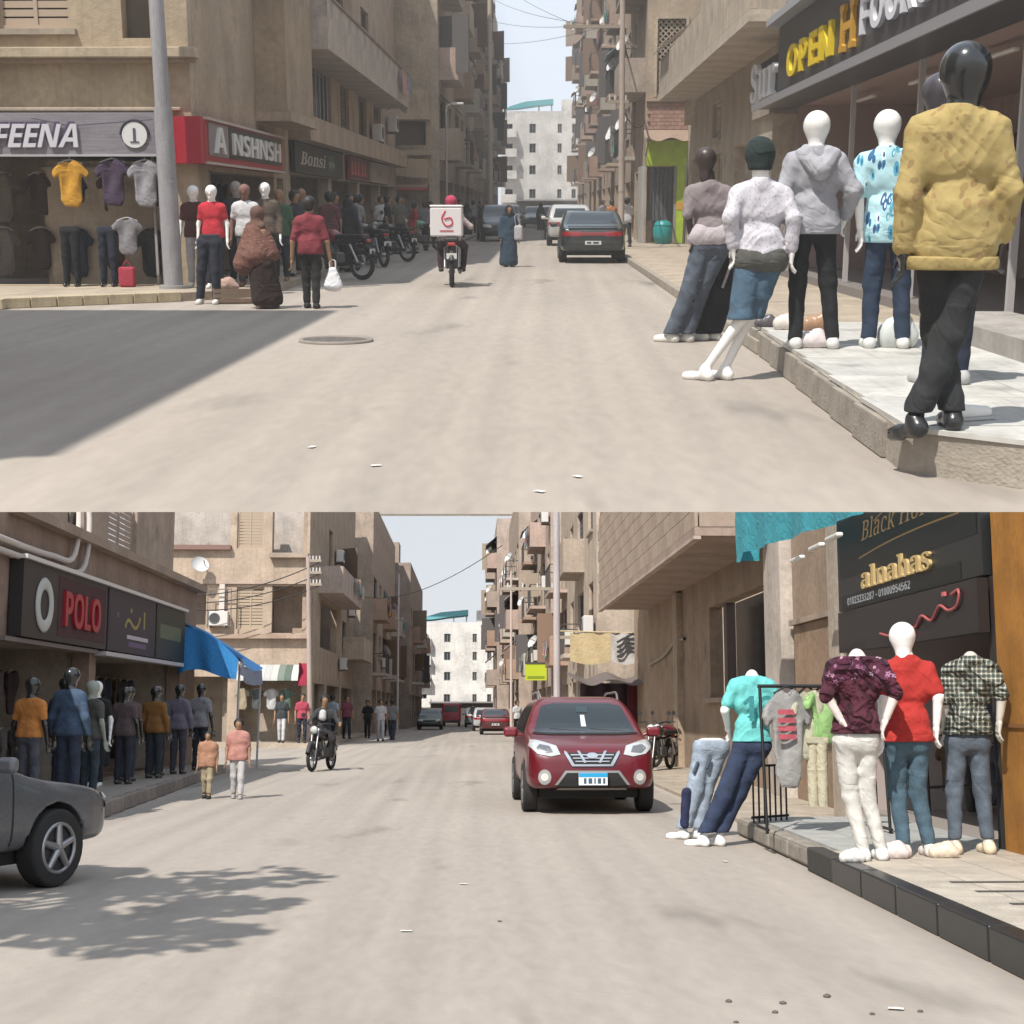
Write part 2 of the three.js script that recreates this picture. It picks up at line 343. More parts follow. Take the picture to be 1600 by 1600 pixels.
function handGeo(S, J, mirror, far) {
  const g = (far ? HAND.far : HAND.fine).clone(); g.scale(J.s * 1.05, J.s * 1.05, J.s * 1.05);
  if (mirror) { g.scale(-1, 1, 1); const i = g.index.array; for (let a = 0; a < i.length; a += 3) { const q = i[a]; i[a] = i[a + 1]; i[a + 1] = q; } g.computeVertexNormals(); }
  const dn = [S.hand[0] - S.elbow[0], S.hand[1] - S.elbow[1], S.hand[2] - S.elbow[2]];
  g.applyMatrix4(basis(dn, J.f)); g.translate(...S.hand); return g;
}
function headGeo(kind, J, look, size = 1) {
  const g = HEAD[kind].clone(), s = J.s * size; g.scale(s, s, s);
  const l = look || J.f; g.applyMatrix4(basis([0, -1, 0], l)); g.translate(...J.head); return g;
}
// figure parts ------------------------------------------------------------------------------------------------
function skinPart(T, J, m, o = {}) {
  const cell = (o.cell || 0.016) * 1.25, gs = [];
  const B = [];
  if (!o.legsOnly) B.push(...torsoBones(J, -0.004), ...armBones(J, 0), bone(add(J.neck, [0, -0.04, 0]), add(J.neck, [0, (o.headless ? 0.03 : 0.1) * J.s, 0]), 0.06 * J.s, 0.05 * J.s, { k: 0.05 }));
  else B.push(...torsoBones(J, -0.004).slice(0, 2));
  if (!o.noLegs) B.push(...legBones(J, -0.004), ...footBones(J, 0));
  gs.push(sdfMesh(B, { cell, k: 0.04 }));
  if (!o.legsOnly) { if (!o.headless) gs.push(headGeo((o.kind || 'mannequin') + (cell > 0.019 ? 'far' : ''), J, o.look, o.headSize ?? (o.kind === 'person' ? 1 : 1.1))); gs.push(handGeo(J.side.R, J, false, cell > 0.019), handGeo(J.side.L, J, true, cell > 0.019)); }
  return part(T, 'body', gs, m);
}
function shirtPart(T, J, m, o = {}) {
  const t = (o.t ?? 0.022) * 0.82, hem = o.hem ?? (J.hip[1] - 0.06), B = [...torsoBones(J, t, o.fat || 1), ...armBones(J, (o.sleeveT ?? t * 0.8), o.sleeve ?? 0.6)];
  if (o.skirt !== false) B.push(bone(add(add(J.waist, J.r, -0.05), [0, -0.02, 0]), add(add([J.hip[0], hem, J.hip[2]], J.r, -0.07), [0, -0.08, 0]), 0.095 * J.s + t, 0.102 * J.s + t + (o.flare || 0), { k: 0.06 }), bone(add(add(J.waist, J.r, 0.05), [0, -0.02, 0]), add(add([J.hip[0], hem, J.hip[2]], J.r, 0.07), [0, -0.08, 0]), 0.095 * J.s + t, 0.102 * J.s + t + (o.flare || 0), { k: 0.06 }));
  if (o.collar) B.push(bone(add(J.neck, [0, -0.02, 0]), add(J.neck, [0, 0.035, 0]), 0.075 * J.s, 0.066 * J.s, { k: 0.03 }));
  const cuts = [[0, -1, 0, -hem], [0, 1, 0, J.neck[1] + (o.collar ? 0.045 : 0.02)]];
  return part(T, o.name || 'shirt', sdfMesh(B, { cell: o.cell || 0.014, k: 0.04, cuts, folds: o.folds ?? 0.012, foldSize: o.foldSize || 5, fold2: o.fold2 ?? 0.004, carve: o.carve }), m, o.label);
}
function trouserPart(T, J, m, o = {}) {
  const t = (o.t ?? 0.018) * 0.82, top = o.top ?? J.hip[1] + 0.1 * J.s, low = o.low ?? 0.075, B = [...torsoBones(J, t * 0.8).slice(0, 3), ...legBones(J, t, o.cal || 1.05, o.taper || 1.25)];
  if (o.short) { for (const b of B.slice(3)) b.skip = 1; }
  const cuts = [[0, 1, 0, top], [0, -1, 0, -low]];
  return part(T, o.name || 'trousers', sdfMesh(B, { cell: o.cell || 0.014, k: 0.03, cuts, folds: o.folds ?? 0.008, foldSize: o.foldSize || 6, fold2: o.fold2 ?? 0.006 }), m, o.label);
}
function shoePart(T, J, m, o = {}) { return part(T, 'shoes', sdfMesh(footBones(J, 0.01), { cell: o.cell || 0.014, k: 0.025, cuts: [[0, 1, 0, Math.max(J.side.L.ankle[1], J.side.R.ankle[1]) + 0.01], [0, -1, 0, -Math.min(...sides(J).map(S => S.ankle[1])) + 0.085 * J.s]] }), m); }
function hairPart(T, J, m, o = {}) {                      // cap of hair or a headscarf over the skull
  const c = J.head, s = J.s, f = o.look || J.f, B = [bone(add(add(c, f, -0.022 * s), [0, 0.035 * s, 0]), add(add(c, f, -0.01 * s), [0, 0.035 * s, 0]), 0.114 * s, 0.112 * s)];
  if (o.scarf) B.push(bone(add(c, [0, -0.02, 0]), add(J.neck, [0, -0.02, 0]), 0.1 * s, 0.1 * s, { k: 0.06 }), bone(add(J.neck, J.r, -0.1), add(J.neck, J.r, 0.1), 0.08 * s, 0.08 * s, { k: 0.06 }));
  else B.push(bone(add(add(c, f, -0.045 * s), [0, -0.03 * s, 0]), add(c, f, -0.03 * s), 0.078 * s, 0.088 * s));
  const face = add(add(c, f, 0.118 * s), [0, o.scarf ? -0.02 : -0.045 * s, 0]);
  return part(T, o.name || (o.scarf ? 'headscarf' : 'hair'), sdfMesh(B, { cell: o.cell || 0.012, k: 0.04, folds: o.scarf ? 0.006 : 0.003, foldSize: 9, carve: (d, x, y, z) => Math.max(d, 0.088 * s - Math.hypot(x - face[0], (y - face[1]) * 0.92, z - face[2])) }), m);
}
const SKIN = [mat([0.30, 0.17, 0.10], { rough: 0.6 }), mat([0.24, 0.13, 0.075], { rough: 0.6 }), mat([0.36, 0.21, 0.13], { rough: 0.6 })];
const HAIR = mat([0.012, 0.010, 0.009], { rough: 0.6 });
const WHITE_DOLL = mat([0.80, 0.79, 0.77], { rough: 0.35 }), BLACK_DOLL = mat([0.014, 0.016, 0.018], { rough: 0.22, coat: 0.6 });
const cloth = (c, size = 0.35) => mat(c, { tex: 'cloth', size, rough: 0.92, sheen: 0.25, crease: 0.012 });
const denim = c => mat(c, { tex: 'denim', size: 0.6, rough: 0.9, crease: 0.009 });
// a walking or standing passer-by, simple enough to be seen small; returns the group
function person(label, [x, y, z], o = {}) {
  const T = thing('person', label, 'person', [x, y, z], 0, o.group), st = o.stride ?? 0.14, h = o.h || 1.7, s = h / 1.8;
  const phi = o.phi || 0, f = [Math.sin(phi), 0, -Math.cos(phi)], r = [Math.cos(phi), 0, Math.sin(phi)];
  const J = pose({ ...o, h, footL: o.footL || add(add([0, 0, 0], r, -0.085 * s), f, st), footR: o.footR || add(add([0, 0, 0], r, 0.085 * s), f, -st) });
  const c = o.cell || 0.029;
  skinPart(T, J, SKIN[o.skin || 0], { cell: c, kind: 'person', look: o.look });
  if (o.robe) {
    const B = [...torsoBones(J, 0.03), ...armBones(J, 0.03, 1.9), bone(add(J.chest, [0, -0.1, 0]), [J.hip[0] * 0.5, 0.14, J.hip[2] * 0.5], 0.15 * s, 0.23 * s, { k: 0.1 }), bone(add(J.hip, r, -0.06), add([0, 0.12, 0], r, -0.13 * s), 0.14 * s, 0.15 * s, { k: 0.08 }), bone(add(J.hip, r, 0.06), add([0, 0.12, 0], r, 0.13 * s), 0.14 * s, 0.15 * s, { k: 0.08 })];
    part(T, 'robe', sdfMesh(B, { cell: c, k: 0.05, cuts: [[0, -1, 0, -0.03], [0, 1, 0, J.neck[1] + 0.02]], folds: 0.018, foldSize: 5 }), o.robe);
  } else {
    shirtPart(T, J, o.shirt, { cell: c, sleeve: o.sleeve ?? 0.65, collar: true, folds: 0.01, t: 0.028, hem: o.hem });
    trouserPart(T, J, o.trousers, { cell: c });
  }
  shoePart(T, J, o.shoes || mat([0.02, 0.018, 0.016]), { cell: c });
  hairPart(T, J, o.hair || HAIR, { cell: 0.016, scarf: o.scarf, look: o.look, name: o.hairName });
  T.userData.joints = undefined; delete T.userData.joints;
  return [T, J];
}
// ---------------------------------------------------------------- cars: body field from three views, details draped on it
function poly2(pts) {                                     // signed distance to a polygon
  return (x, y) => {
    let d = 1e9, s = 1;
    for (let i = 0, j = pts.length - 1; i < pts.length; j = i++) {
      const ex = pts[j][0] - pts[i][0], ey = pts[j][1] - pts[i][1], wx = x - pts[i][0], wy = y - pts[i][1], t = Math.max(0, Math.min(1, (wx * ex + wy * ey) / (ex * ex + ey * ey))), bx_ = wx - ex * t, by = wy - ey * t;
      d = Math.min(d, bx_ * bx_ + by * by);
      const c1 = y >= pts[i][1], c2 = y < pts[j][1], c3 = ex * wy > ey * wx; if ((c1 && c2 && c3) || (!c1 && !c2 && !c3)) s = -s;
    }
    return s * Math.sqrt(d);
  };
}
const smax = (a, b, k) => { const h = Math.max(k - Math.abs(a - b), 0) / k; return Math.max(a, b) + h * h * k * 0.25; };
function smoothPoly(pts, it = 2) { for (let n = 0; n < it; n++) { const q = []; for (let i = 0; i < pts.length; i++) { const a = pts[i], b = pts[(i + 1) % pts.length]; q.push([a[0] * 0.8 + b[0] * 0.2, a[1] * 0.8 + b[1] * 0.2], [a[0] * 0.2 + b[0] * 0.8, a[1] * 0.2 + b[1] * 0.8]); } pts = q; } return pts; }
// car frame: z = 0 at the front bumper, +z backwards, x across, y up; centre line x = 0
const carShapes = new Map();
function carShape(kind) {
  if (carShapes.has(kind)) return carShapes.get(kind);
  const C = {
    suv: { L: 4.3, W: 0.9, side: [[0.06, 0.30], [0.0, 0.52], [0.04, 0.74], [0.16, 0.90], [0.55, 1.0], [1.08, 1.06], [1.62, 1.46], [1.95, 1.57], [2.9, 1.58], [3.75, 1.50], [4.12, 1.10], [4.28, 0.98], [4.30, 0.5], [4.2, 0.28]], belt: 1.0, roofW: 0.60, wheels: [0.86, 3.42], wr: 0.335 },
    sedan: { L: 4.4, W: 0.845, side: [[0.06, 0.28], [0.0, 0.46], [0.06, 0.66], [0.3, 0.76], [1.25, 0.88], [1.95, 1.30], [2.3, 1.385], [3.0, 1.38], [3.72, 1.0], [4.3, 0.95], [4.4, 0.8], [4.4, 0.46], [4.3, 0.27]], belt: 0.9, roofW: 0.57, wheels: [0.82, 3.46], wr: 0.305 },
    hatch: { L: 3.9, W: 0.84, side: [[0.06, 0.28], [0.0, 0.48], [0.07, 0.68], [0.35, 0.82], [1.05, 0.97], [1.65, 1.38], [2.0, 1.46], [2.9, 1.45], [3.55, 1.3], [3.82, 0.95], [3.9, 0.8], [3.88, 0.42], [3.78, 0.27]], belt: 0.93, roofW: 0.58, wheels: [0.78, 3.2], wr: 0.31 },
  }[kind];
  const S = poly2(smoothPoly(C.side)), W = C.W, fl = 0.26;
  const F = poly2(smoothPoly([[-W * 0.86, fl], [-W, 0.42], [-W, 0.66], [-W * 0.965, C.belt], [-C.roofW - 0.06, 1.5], [-C.roofW + 0.12, 1.66], [C.roofW - 0.12, 1.66], [C.roofW + 0.06, 1.5], [W * 0.965, C.belt], [W, 0.66], [W, 0.42], [W * 0.86, fl]]));
  const P = poly2(smoothPoly([[-W * 0.55, -0.02], [-W * 0.9, 0.12], [-W, 0.5], [-W, C.L - 0.5], [-W * 0.9, C.L - 0.08], [-W * 0.6, C.L + 0.02], [W * 0.6, C.L + 0.02], [W * 0.9, C.L - 0.08], [W, C.L - 0.5], [W, 0.5], [W * 0.9, 0.12], [W * 0.55, -0.02]]));
  const field = (x, y, z) => {
    let d = smax(smax(S(z, y), F(x, y), 0.10), P(x, z), 0.12);
    for (const w of C.wheels) { const c = Math.hypot(z - w, y - C.wr) - C.wr - 0.045; if (Math.abs(x) > W - 0.3) d = Math.max(d, Math.min(-c, 1)); }
    return d;
  };
  // mesh by surface nets over the field
  const g = fieldMesh(field, [-W - 0.06, 0.2, -0.08], [W + 0.06, 1.72, C.L + 0.08], 0.03);
  carShapes.set(kind, { ...C, field, body: g });
  return carShapes.get(kind);
}
function fieldMesh(field, lo, hi, cell) {
  const N = lo.map((v, i) => Math.ceil((hi[i] - v) / cell) + 1), [nx, ny, n3] = N, F = new Float32Array(nx * ny * n3), at = (x, y, z) => (z * ny + y) * nx + x;
  for (let z = 0; z < n3; z++) for (let y = 0; y < ny; y++) for (let x = 0; x < nx; x++) F[at(x, y, z)] = field(lo[0] + x * cell, lo[1] + y * cell, lo[2] + z * cell);
  const idx = new Int32Array(nx * ny * n3).fill(-1), P = [], Nn = [], I = [];
  for (let z = 0; z < n3 - 1; z++) for (let y = 0; y < ny - 1; y++) for (let x = 0; x < nx - 1; x++) {
    const c = []; let m = 0; for (let i = 0; i < 8; i++) { c[i] = F[at(x + (i & 1), y + (i >> 1 & 1), z + (i >> 2))]; if (c[i] < 0) m |= 1 << i; }
    if (m === 0 || m === 255) continue;
    let sx = 0, sy = 0, sz = 0, n = 0;
    for (let i = 0; i < 8; i++) for (const b of [1, 2, 4]) if (!(i & b)) { const j = i | b; if ((c[i] < 0) !== (c[j] < 0)) { const t = c[i] / (c[i] - c[j]); sx += (i & 1) + (b === 1 ? t : 0); sy += (i >> 1 & 1) + (b === 2 ? t : 0); sz += (i >> 2) + (b === 4 ? t : 0); n++; } }
    const X = lo[0] + (x + sx / n) * cell, Y = lo[1] + (y + sy / n) * cell, Z = lo[2] + (z + sz / n) * cell, e = 0.012;
    const gx = field(X + e, Y, Z) - field(X - e, Y, Z), gy = field(X, Y + e, Z) - field(X, Y - e, Z), gz = field(X, Y, Z + e) - field(X, Y, Z - e), l = Math.hypot(gx, gy, gz) || 1;
    idx[at(x, y, z)] = P.length / 3; P.push(X, Y, Z); Nn.push(gx / l, gy / l, gz / l);
  }
  const quad = (a, b, c, d, f) => { if (a < 0 || b < 0 || c < 0 || d < 0) return; if (f) I.push(a, c, b, a, d, c); else I.push(a, b, c, a, c, d); };
  for (let z = 1; z < n3 - 1; z++) for (let y = 1; y < ny - 1; y++) for (let x = 1; x < nx - 1; x++) {
    const s = F[at(x, y, z)] < 0;
    if (s !== (F[at(x + 1, y, z)] < 0)) quad(idx[at(x, y - 1, z - 1)], idx[at(x, y, z - 1)], idx[at(x, y, z)], idx[at(x, y - 1, z)], !s);
    if (s !== (F[at(x, y + 1, z)] < 0)) quad(idx[at(x - 1, y, z - 1)], idx[at(x - 1, y, z)], idx[at(x, y, z)], idx[at(x, y, z - 1)], !s);
    if (s !== (F[at(x, y, z + 1)] < 0)) quad(idx[at(x - 1, y - 1, z)], idx[at(x, y - 1, z)], idx[at(x, y, z)], idx[at(x - 1, y, z)], !s);
  }
  const g = new THREE.BufferGeometry(); g.setAttribute('position', new THREE.Float32BufferAttribute(P, 3)); g.setAttribute('normal', new THREE.Float32BufferAttribute(Nn, 3)); g.setIndex(I);
  return clean(g);
}
// a panel cut to a polygon seen along an axis ('front', 'back', 'left', 'right') and laid on the body, with thickness out
function drape(C, pts, dir, off = 0.008, sub = 4, bulge = 0) {
  const fine = []; pts.forEach((a, i) => { const b = pts[(i + 1) % pts.length]; for (let k = 0; k < 3; k++) fine.push(mixp(a, b, k / 3)); });
  let g = new THREE.ShapeGeometry(new THREE.Shape(fine.map(p => new THREE.Vector2(...p))));
  let tri = []; const ps = g.attributes.position, ix = g.index.array; for (let i = 0; i < ix.length; i += 3) tri.push([0, 1, 2].map(k => [ps.getX(ix[i + k]), ps.getY(ix[i + k])]));
  for (let n = 0; n < sub; n++) { const q = []; for (const [a, b, c] of tri) { const long = Math.max(Math.hypot(a[0] - b[0], a[1] - b[1]), Math.hypot(c[0] - b[0], c[1] - b[1]), Math.hypot(a[0] - c[0], a[1] - c[1])); if (long < 0.09) { q.push([a, b, c]); continue; } const ab = mixp(a, b, 0.5), bc = mixp(b, c, 0.5), ca = mixp(c, a, 0.5); q.push([a, ab, ca], [ab, b, bc], [ca, bc, c], [ab, bc, ca]); } tri = q; }
  const cache = new Map(), hit = (p) => {
    const key = p[0].toFixed(4) + ',' + p[1].toFixed(4); if (cache.has(key)) return cache.get(key);
    const at = t => dir === 'front' ? [p[0], p[1], t] : dir === 'back' ? [p[0], p[1], C.L - t] : dir === 'right' ? [C.W + 0.1 - t, p[1], p[0]] : [-C.W - 0.1 + t, p[1], p[0]];
    let t = -0.1; for (let i = 0; i < 90; i++) { const d = C.field(...at(t)); if (d < 0.001) break; t += Math.max(0.0015, d * 0.75); if (t > 2.4) break; }
    const q = at(t), e = 0.01, n = [C.field(q[0] + e, q[1], q[2]) - C.field(q[0] - e, q[1], q[2]), C.field(q[0], q[1] + e, q[2]) - C.field(q[0], q[1] - e, q[2]), C.field(q[0], q[1], q[2] + e) - C.field(q[0], q[1], q[2] - e)], l = Math.hypot(...n) || 1;
    const r = { p: q.map((v, i) => v + n[i] / l * off), n: n.map(v => v / l) }; cache.set(key, r); return r;
  };
  const P = [], N = []; for (const t of tri) {
    let h = t.map(hit); const [a, b, c] = h.map(q => q.p), u = [b[0] - a[0], b[1] - a[1], b[2] - a[2]], w = [c[0] - a[0], c[1] - a[1], c[2] - a[2]], m = h[0].n;
    if ((u[1] * w[2] - u[2] * w[1]) * m[0] + (u[2] * w[0] - u[0] * w[2]) * m[1] + (u[0] * w[1] - u[1] * w[0]) * m[2] < 0) h = [h[0], h[2], h[1]];
    for (const q of h) { P.push(...q.p); N.push(...q.n); }
  }
  g = new THREE.BufferGeometry(); g.setAttribute('position', new THREE.Float32BufferAttribute(P, 3)); g.setAttribute('normal', new THREE.Float32BufferAttribute(N, 3));
  return clean(g);
}
const mixp = (a, b, t) => [a[0] + (b[0] - a[0]) * t, a[1] + (b[1] - a[1]) * t];
const mirrorPts = p => p.map(q => [-q[0], q[1]]).reverse();
const ringPts = (cx, cy, rx, ry = rx, n = 16) => Array.from({ length: n }, (_, i) => [cx + Math.cos(i / n * 2 * PI) * rx, cy + Math.sin(i / n * 2 * PI) * ry]);
function wheelParts(T, x, z, r, sgn, rimMat) {
  const t = new THREE.LatheGeometry([[r * 0.62, -0.09], [r * 0.93, -0.1], [r, -0.07], [r, 0.07], [r * 0.93, 0.1], [r * 0.62, 0.09]].map(p => new THREE.Vector2(...p)), 28); t.rotateZ(PI / 2); t.translate(x, r, z);
  const w = part(T, 'wheel', clean(t), mat([0.022, 0.021, 0.02], { rough: 0.85 }));
  const rim = [new THREE.CylinderGeometry(r * 0.64, r * 0.64, 0.03, 24)]; rim[0].rotateZ(PI / 2); rim[0].translate(x + sgn * 0.05, r, z);
  const spokes = []; for (let i = 0; i < 5; i++) { const a = i / 5 * PI * 2 + 0.3; spokes.push(rod([x + sgn * 0.085, r, z], [x + sgn * 0.08, r + Math.sin(a) * r * 0.6, z + Math.cos(a) * r * 0.6], 0.035, 0.028, 6)); }
  const lip = new THREE.TorusGeometry(r * 0.62, 0.018, 6, 28); lip.rotateY(PI / 2); lip.translate(x + sgn * 0.085, r, z);
  part(w, 'hub', rim, mat([0.03, 0.03, 0.032], { rough: 0.6 })); part(w, 'rim', [...spokes, lip], rimMat);
}
const GLASS = [0.022, 0.028, 0.033];
function car(kind, label, [x, y, z], turn, paint, o = {}) {
  const C = carShape(kind), T = thing(o.name || 'parked_car', label, 'car', [x, y, z], turn, o.group), W = C.W;
  const body = part(T, 'body', C.body, mat(paint, { rough: o.rough ?? 0.42, coat: o.coat ?? 0.6, metal: 0.0, tex: 'grain', size: 1.3 }));
  const glass = mat(GLASS, { rough: 0.06 }), black = mat([0.012, 0.012, 0.012], { rough: 0.7 }), chrome = mat([0.62, 0.62, 0.63], { metal: 1, rough: 0.22 });
  const b = C.belt;
  part(T, 'underside', bx(-W * 0.75, W * 0.75, 0.2, 0.32, 0.6, C.L - 0.6), black);
  for (const w of C.wheels) for (const s of [-1, 1]) wheelParts(T, s * (W - 0.11), w, C.wr, s, mat([0.35, 0.35, 0.36], { metal: 0.8, rough: 0.35 }));
  if (kind === 'suv') {
    part(T, 'windscreen', drape(C, [[-0.71, 1.075], [-0.5, 1.06], [0.5, 1.06], [0.71, 1.075], [0.575, 1.43], [0.4, 1.475], [-0.4, 1.475], [-0.575, 1.43]], 'front', 0.006), glass);
    part(T, 'windscreen_trim', [drape(C, [[-0.75, 1.055], [-0.5, 1.035], [0.5, 1.035], [0.75, 1.055], [0.71, 1.075], [0.5, 1.06], [-0.5, 1.06], [-0.71, 1.075]], 'front', 0.007)], black);
    for (const s of [-1, 1]) {
      const fl = p => s > 0 ? p : mirrorPts(p);
      const h = part(T, 'headlight', drape(C, fl([[0.42, 0.79], [0.47, 0.9], [0.66, 0.955], [0.80, 0.985], [0.825, 0.90], [0.72, 0.80], [0.55, 0.765]]), 'front', 0.012), mat([0.42, 0.43, 0.44], { rough: 0.12, coat: 1 }));
      part(h, 'lamp_bezel', drape(C, fl([[0.52, 0.82], [0.56, 0.89], [0.69, 0.915], [0.73, 0.87], [0.66, 0.81]]), 'front', 0.018), mat([0.2, 0.2, 0.21], { metal: 0.6, rough: 0.3 }));
      const fg = part(T, 'fog_lamp', drape(C, ringPts(s * 0.63, 0.5, 0.085, 0.1), 'front', 0.01), mat([0.3, 0.3, 0.3], { rough: 0.3 }));
      part(fg, 'fog_lens', drape(C, ringPts(s * 0.63, 0.5, 0.052), 'front', 0.016), mat([0.6, 0.58, 0.55], { rough: 0.1, coat: 1 }));
      part(T, 'side_window', drape(C, s > 0 ? [[1.45, 1.05], [1.75, 1.38], [2.0, 1.44], [2.9, 1.45], [3.55, 1.36], [3.75, 1.1]] : [[1.45, 1.05], [1.75, 1.38], [2.0, 1.44], [2.9, 1.45], [3.55, 1.36], [3.75, 1.1]], s > 0 ? 'right' : 'left', 0.006), glass);
      const mi = part(T, 'wing_mirror', [moved(new RoundedBoxGeometry(0.2, 0.14, 0.1, 3, 0.045), s * 1.02, 1.07, 1.4), rod([s * 0.86, 1.02, 1.42], [s * 0.95, 1.05, 1.41], 0.025)], mat(paint, { rough: 0.35, coat: 0.75 }));
      part(T, 'roof_rail', tube([[s * 0.58, 1.5, 1.95], [s * 0.585, 1.61, 2.1], [s * 0.585, 1.63, 2.8], [s * 0.57, 1.6, 3.5], [s * 0.55, 1.5, 3.65]], 0.018), mat([0.35, 0.35, 0.35], { metal: 0.9, rough: 0.4 }));
      part(T, 'wiper', rod([s * 0.28 - 0.22, 1.085, 1.06], [s * 0.28 + 0.2, 1.12, 1.13], 0.009), black);
    }
    const grille = part(T, 'grille', drape(C, [[-0.34, 0.815], [-0.24, 0.66], [0.24, 0.66], [0.34, 0.815]], 'front', 0.008), black);
    for (const yy of [0.775, 0.735, 0.695]) { const hw = 0.2 + (yy - 0.66) * 0.75; part(grille, 'grille_bar', drape(C, [[-hw, yy], [-hw, yy + 0.014], [hw, yy + 0.014], [hw, yy]], 'front', 0.02), chrome); }
    const fr = [[[-0.37, 0.835], [-0.37, 0.80], [-0.27, 0.64], [-0.24, 0.665], [-0.335, 0.815]], [[0.37, 0.835], [0.37, 0.80], [0.27, 0.64], [0.24, 0.665], [0.335, 0.815]], [[-0.27, 0.64], [-0.24, 0.665], [0.24, 0.665], [0.27, 0.64]], [[-0.2, 0.83], [-0.11, 0.68], [-0.08, 0.69], [-0.165, 0.83]], [[0.2, 0.83], [0.11, 0.68], [0.08, 0.69], [0.165, 0.83]]];
    for (const q of fr) part(grille, 'grille_trim', drape(C, q, 'front', 0.024), chrome);
    part(grille, 'emblem', drape(C, ringPts(0, 0.77, 0.075, 0.035), 'front', 0.03), chrome);
    const bi = part(T, 'lower_intake', drape(C, [[-0.5, 0.4], [-0.36, 0.56], [0.36, 0.56], [0.5, 0.4], [0.42, 0.34], [-0.42, 0.34]], 'front', 0.007), black);
    part(bi, 'intake_trim', drape(C, [[-0.5, 0.4], [-0.36, 0.585], [0.36, 0.585], [0.5, 0.4], [0.46, 0.4], [0.34, 0.555], [-0.34, 0.555], [-0.46, 0.4]], 'front', 0.014), mat([0.4, 0.4, 0.4], { metal: 0.7, rough: 0.35 }));
    part(T, 'skid_plate', drape(C, [[-0.52, 0.31], [-0.44, 0.37], [0.44, 0.37], [0.52, 0.31]], 'front', 0.014), mat([0.32, 0.31, 0.3], { rough: 0.5, metal: 0.4 }));
    const pl = part(T, 'number_plate', bx(-0.19, 0.19, 0.4, 0.56, -0.05, -0.035), mat([0.75, 0.78, 0.8], { rough: 0.4 }));
    part(pl, 'plate_band', bx(-0.188, 0.188, 0.505, 0.558, -0.054, -0.049), mat([0.02, 0.3, 0.55], { rough: 0.4 }));
    let xx = -0.16; for (const w of [0.03, 0.045, 0.02, 0.05, 0.035]) { part(pl, 'plate_character', bx(xx, xx + w, 0.42, 0.49, -0.054, -0.049), mat([0.05, 0.09, 0.13])); xx += w + 0.026; }
    part(T, 'screen_sticker', drape(C, [[-0.08, 1.34], [0.08, 1.34], [0.08, 1.42], [-0.08, 1.42]], 'front', 0.012), mat([0.03, 0.05, 0.06]));
    part(T, 'hanging_tag', drape(C, [[-0.035, 1.14], [0.035, 1.14], [0.03, 1.3], [-0.03, 1.3]], 'front', 0.012), mat([0.5, 0.52, 0.53]));
  } else {
    const wsT = kind === 'sedan' ? 1.33 : 1.4, wsB = kind === 'sedan' ? 0.93 : 1.0;
    part(T, 'windscreen', drape(C, [[-0.66, wsB], [0.66, wsB], [0.52, wsT], [-0.52, wsT]], 'front', 0.006), glass);
    part(T, 'rear_window', drape(C, kind === 'sedan' ? [[-0.64, 1.05], [0.64, 1.05], [0.52, 1.33], [-0.52, 1.33]] : [[-0.6, 1.0], [0.6, 1.0], [0.52, 1.32], [-0.52, 1.32]], 'back', 0.006), glass);
    const sw = kind === 'sedan' ? [[1.5, 0.96], [2.0, 1.28], [2.3, 1.32], [3.0, 1.31], [3.5, 1.06], [3.5, 0.97]] : [[1.3, 1.0], [1.72, 1.34], [2.0, 1.39], [2.85, 1.38], [3.3, 1.26], [3.45, 1.02]];
    for (const s of [-1, 1]) {
      part(T, 'side_window', drape(C, sw, s > 0 ? 'right' : 'left', 0.006), glass);
      part(T, 'headlight', drape(C, s > 0 ? [[0.42, 0.55], [0.44, 0.66], [0.74, 0.7], [0.76, 0.58]] : mirrorPts([[0.42, 0.55], [0.44, 0.66], [0.74, 0.7], [0.76, 0.58]]), 'front', 0.01), mat([0.55, 0.55, 0.55], { rough: 0.15, coat: 1 }));
      const tl = [[0.3, 0.72], [0.3, 0.84], [0.76, 0.84], [0.77, 0.72]];
      part(T, 'tail_lamp', drape(C, s > 0 ? tl : mirrorPts(tl), 'back', 0.012), mat([0.28, 0.012, 0.015], { rough: 0.2, coat: 1 }));
      part(T, 'wing_mirror', [moved(new RoundedBoxGeometry(0.17, 0.12, 0.09, 3, 0.04), s * 0.95, 0.98, 1.6), rod([s * 0.8, 0.94, 1.62], [s * 0.9, 0.97, 1.61], 0.022)], mat(paint, { rough: 0.4, coat: 0.6 }));
    }
    if (kind === 'sedan') {
      part(T, 'lamp_strip', drape(C, [[-0.3, 0.735], [-0.3, 0.825], [0.3, 0.825], [0.3, 0.735]], 'back', 0.011), mat([0.22, 0.012, 0.015], { rough: 0.25, coat: 1 }));
      part(T, 'bumper_strip', drape(C, [[-0.76, 0.56], [-0.76, 0.6], [0.76, 0.6], [0.76, 0.56]], 'back', 0.02), mat([0.05, 0.05, 0.05], { rough: 0.6 }));
      part(T, 'spoiler', bx(-0.62, 0.62, 0.955, 0.985, C.L - 0.16, C.L - 0.04, 0.012), mat(paint, { rough: 0.4, coat: 0.6 }));
    }
    part(T, 'number_plate', bx(-0.2, 0.2, kind === 'sedan' ? 0.5 : 0.62, kind === 'sedan' ? 0.6 : 0.72, C.L + 0.012, C.L + 0.03), mat([0.62, 0.63, 0.62], { rough: 0.5 }));
    part(T, 'plate_character', [bx(-0.15, -0.05, kind === 'sedan' ? 0.525 : 0.645, kind === 'sedan' ? 0.575 : 0.695, C.L + 0.031, C.L + 0.034), bx(0.0, 0.14, kind === 'sedan' ? 0.525 : 0.645, kind === 'sedan' ? 0.575 : 0.695, C.L + 0.031, C.L + 0.034)], mat([0.05, 0.06, 0.07]));
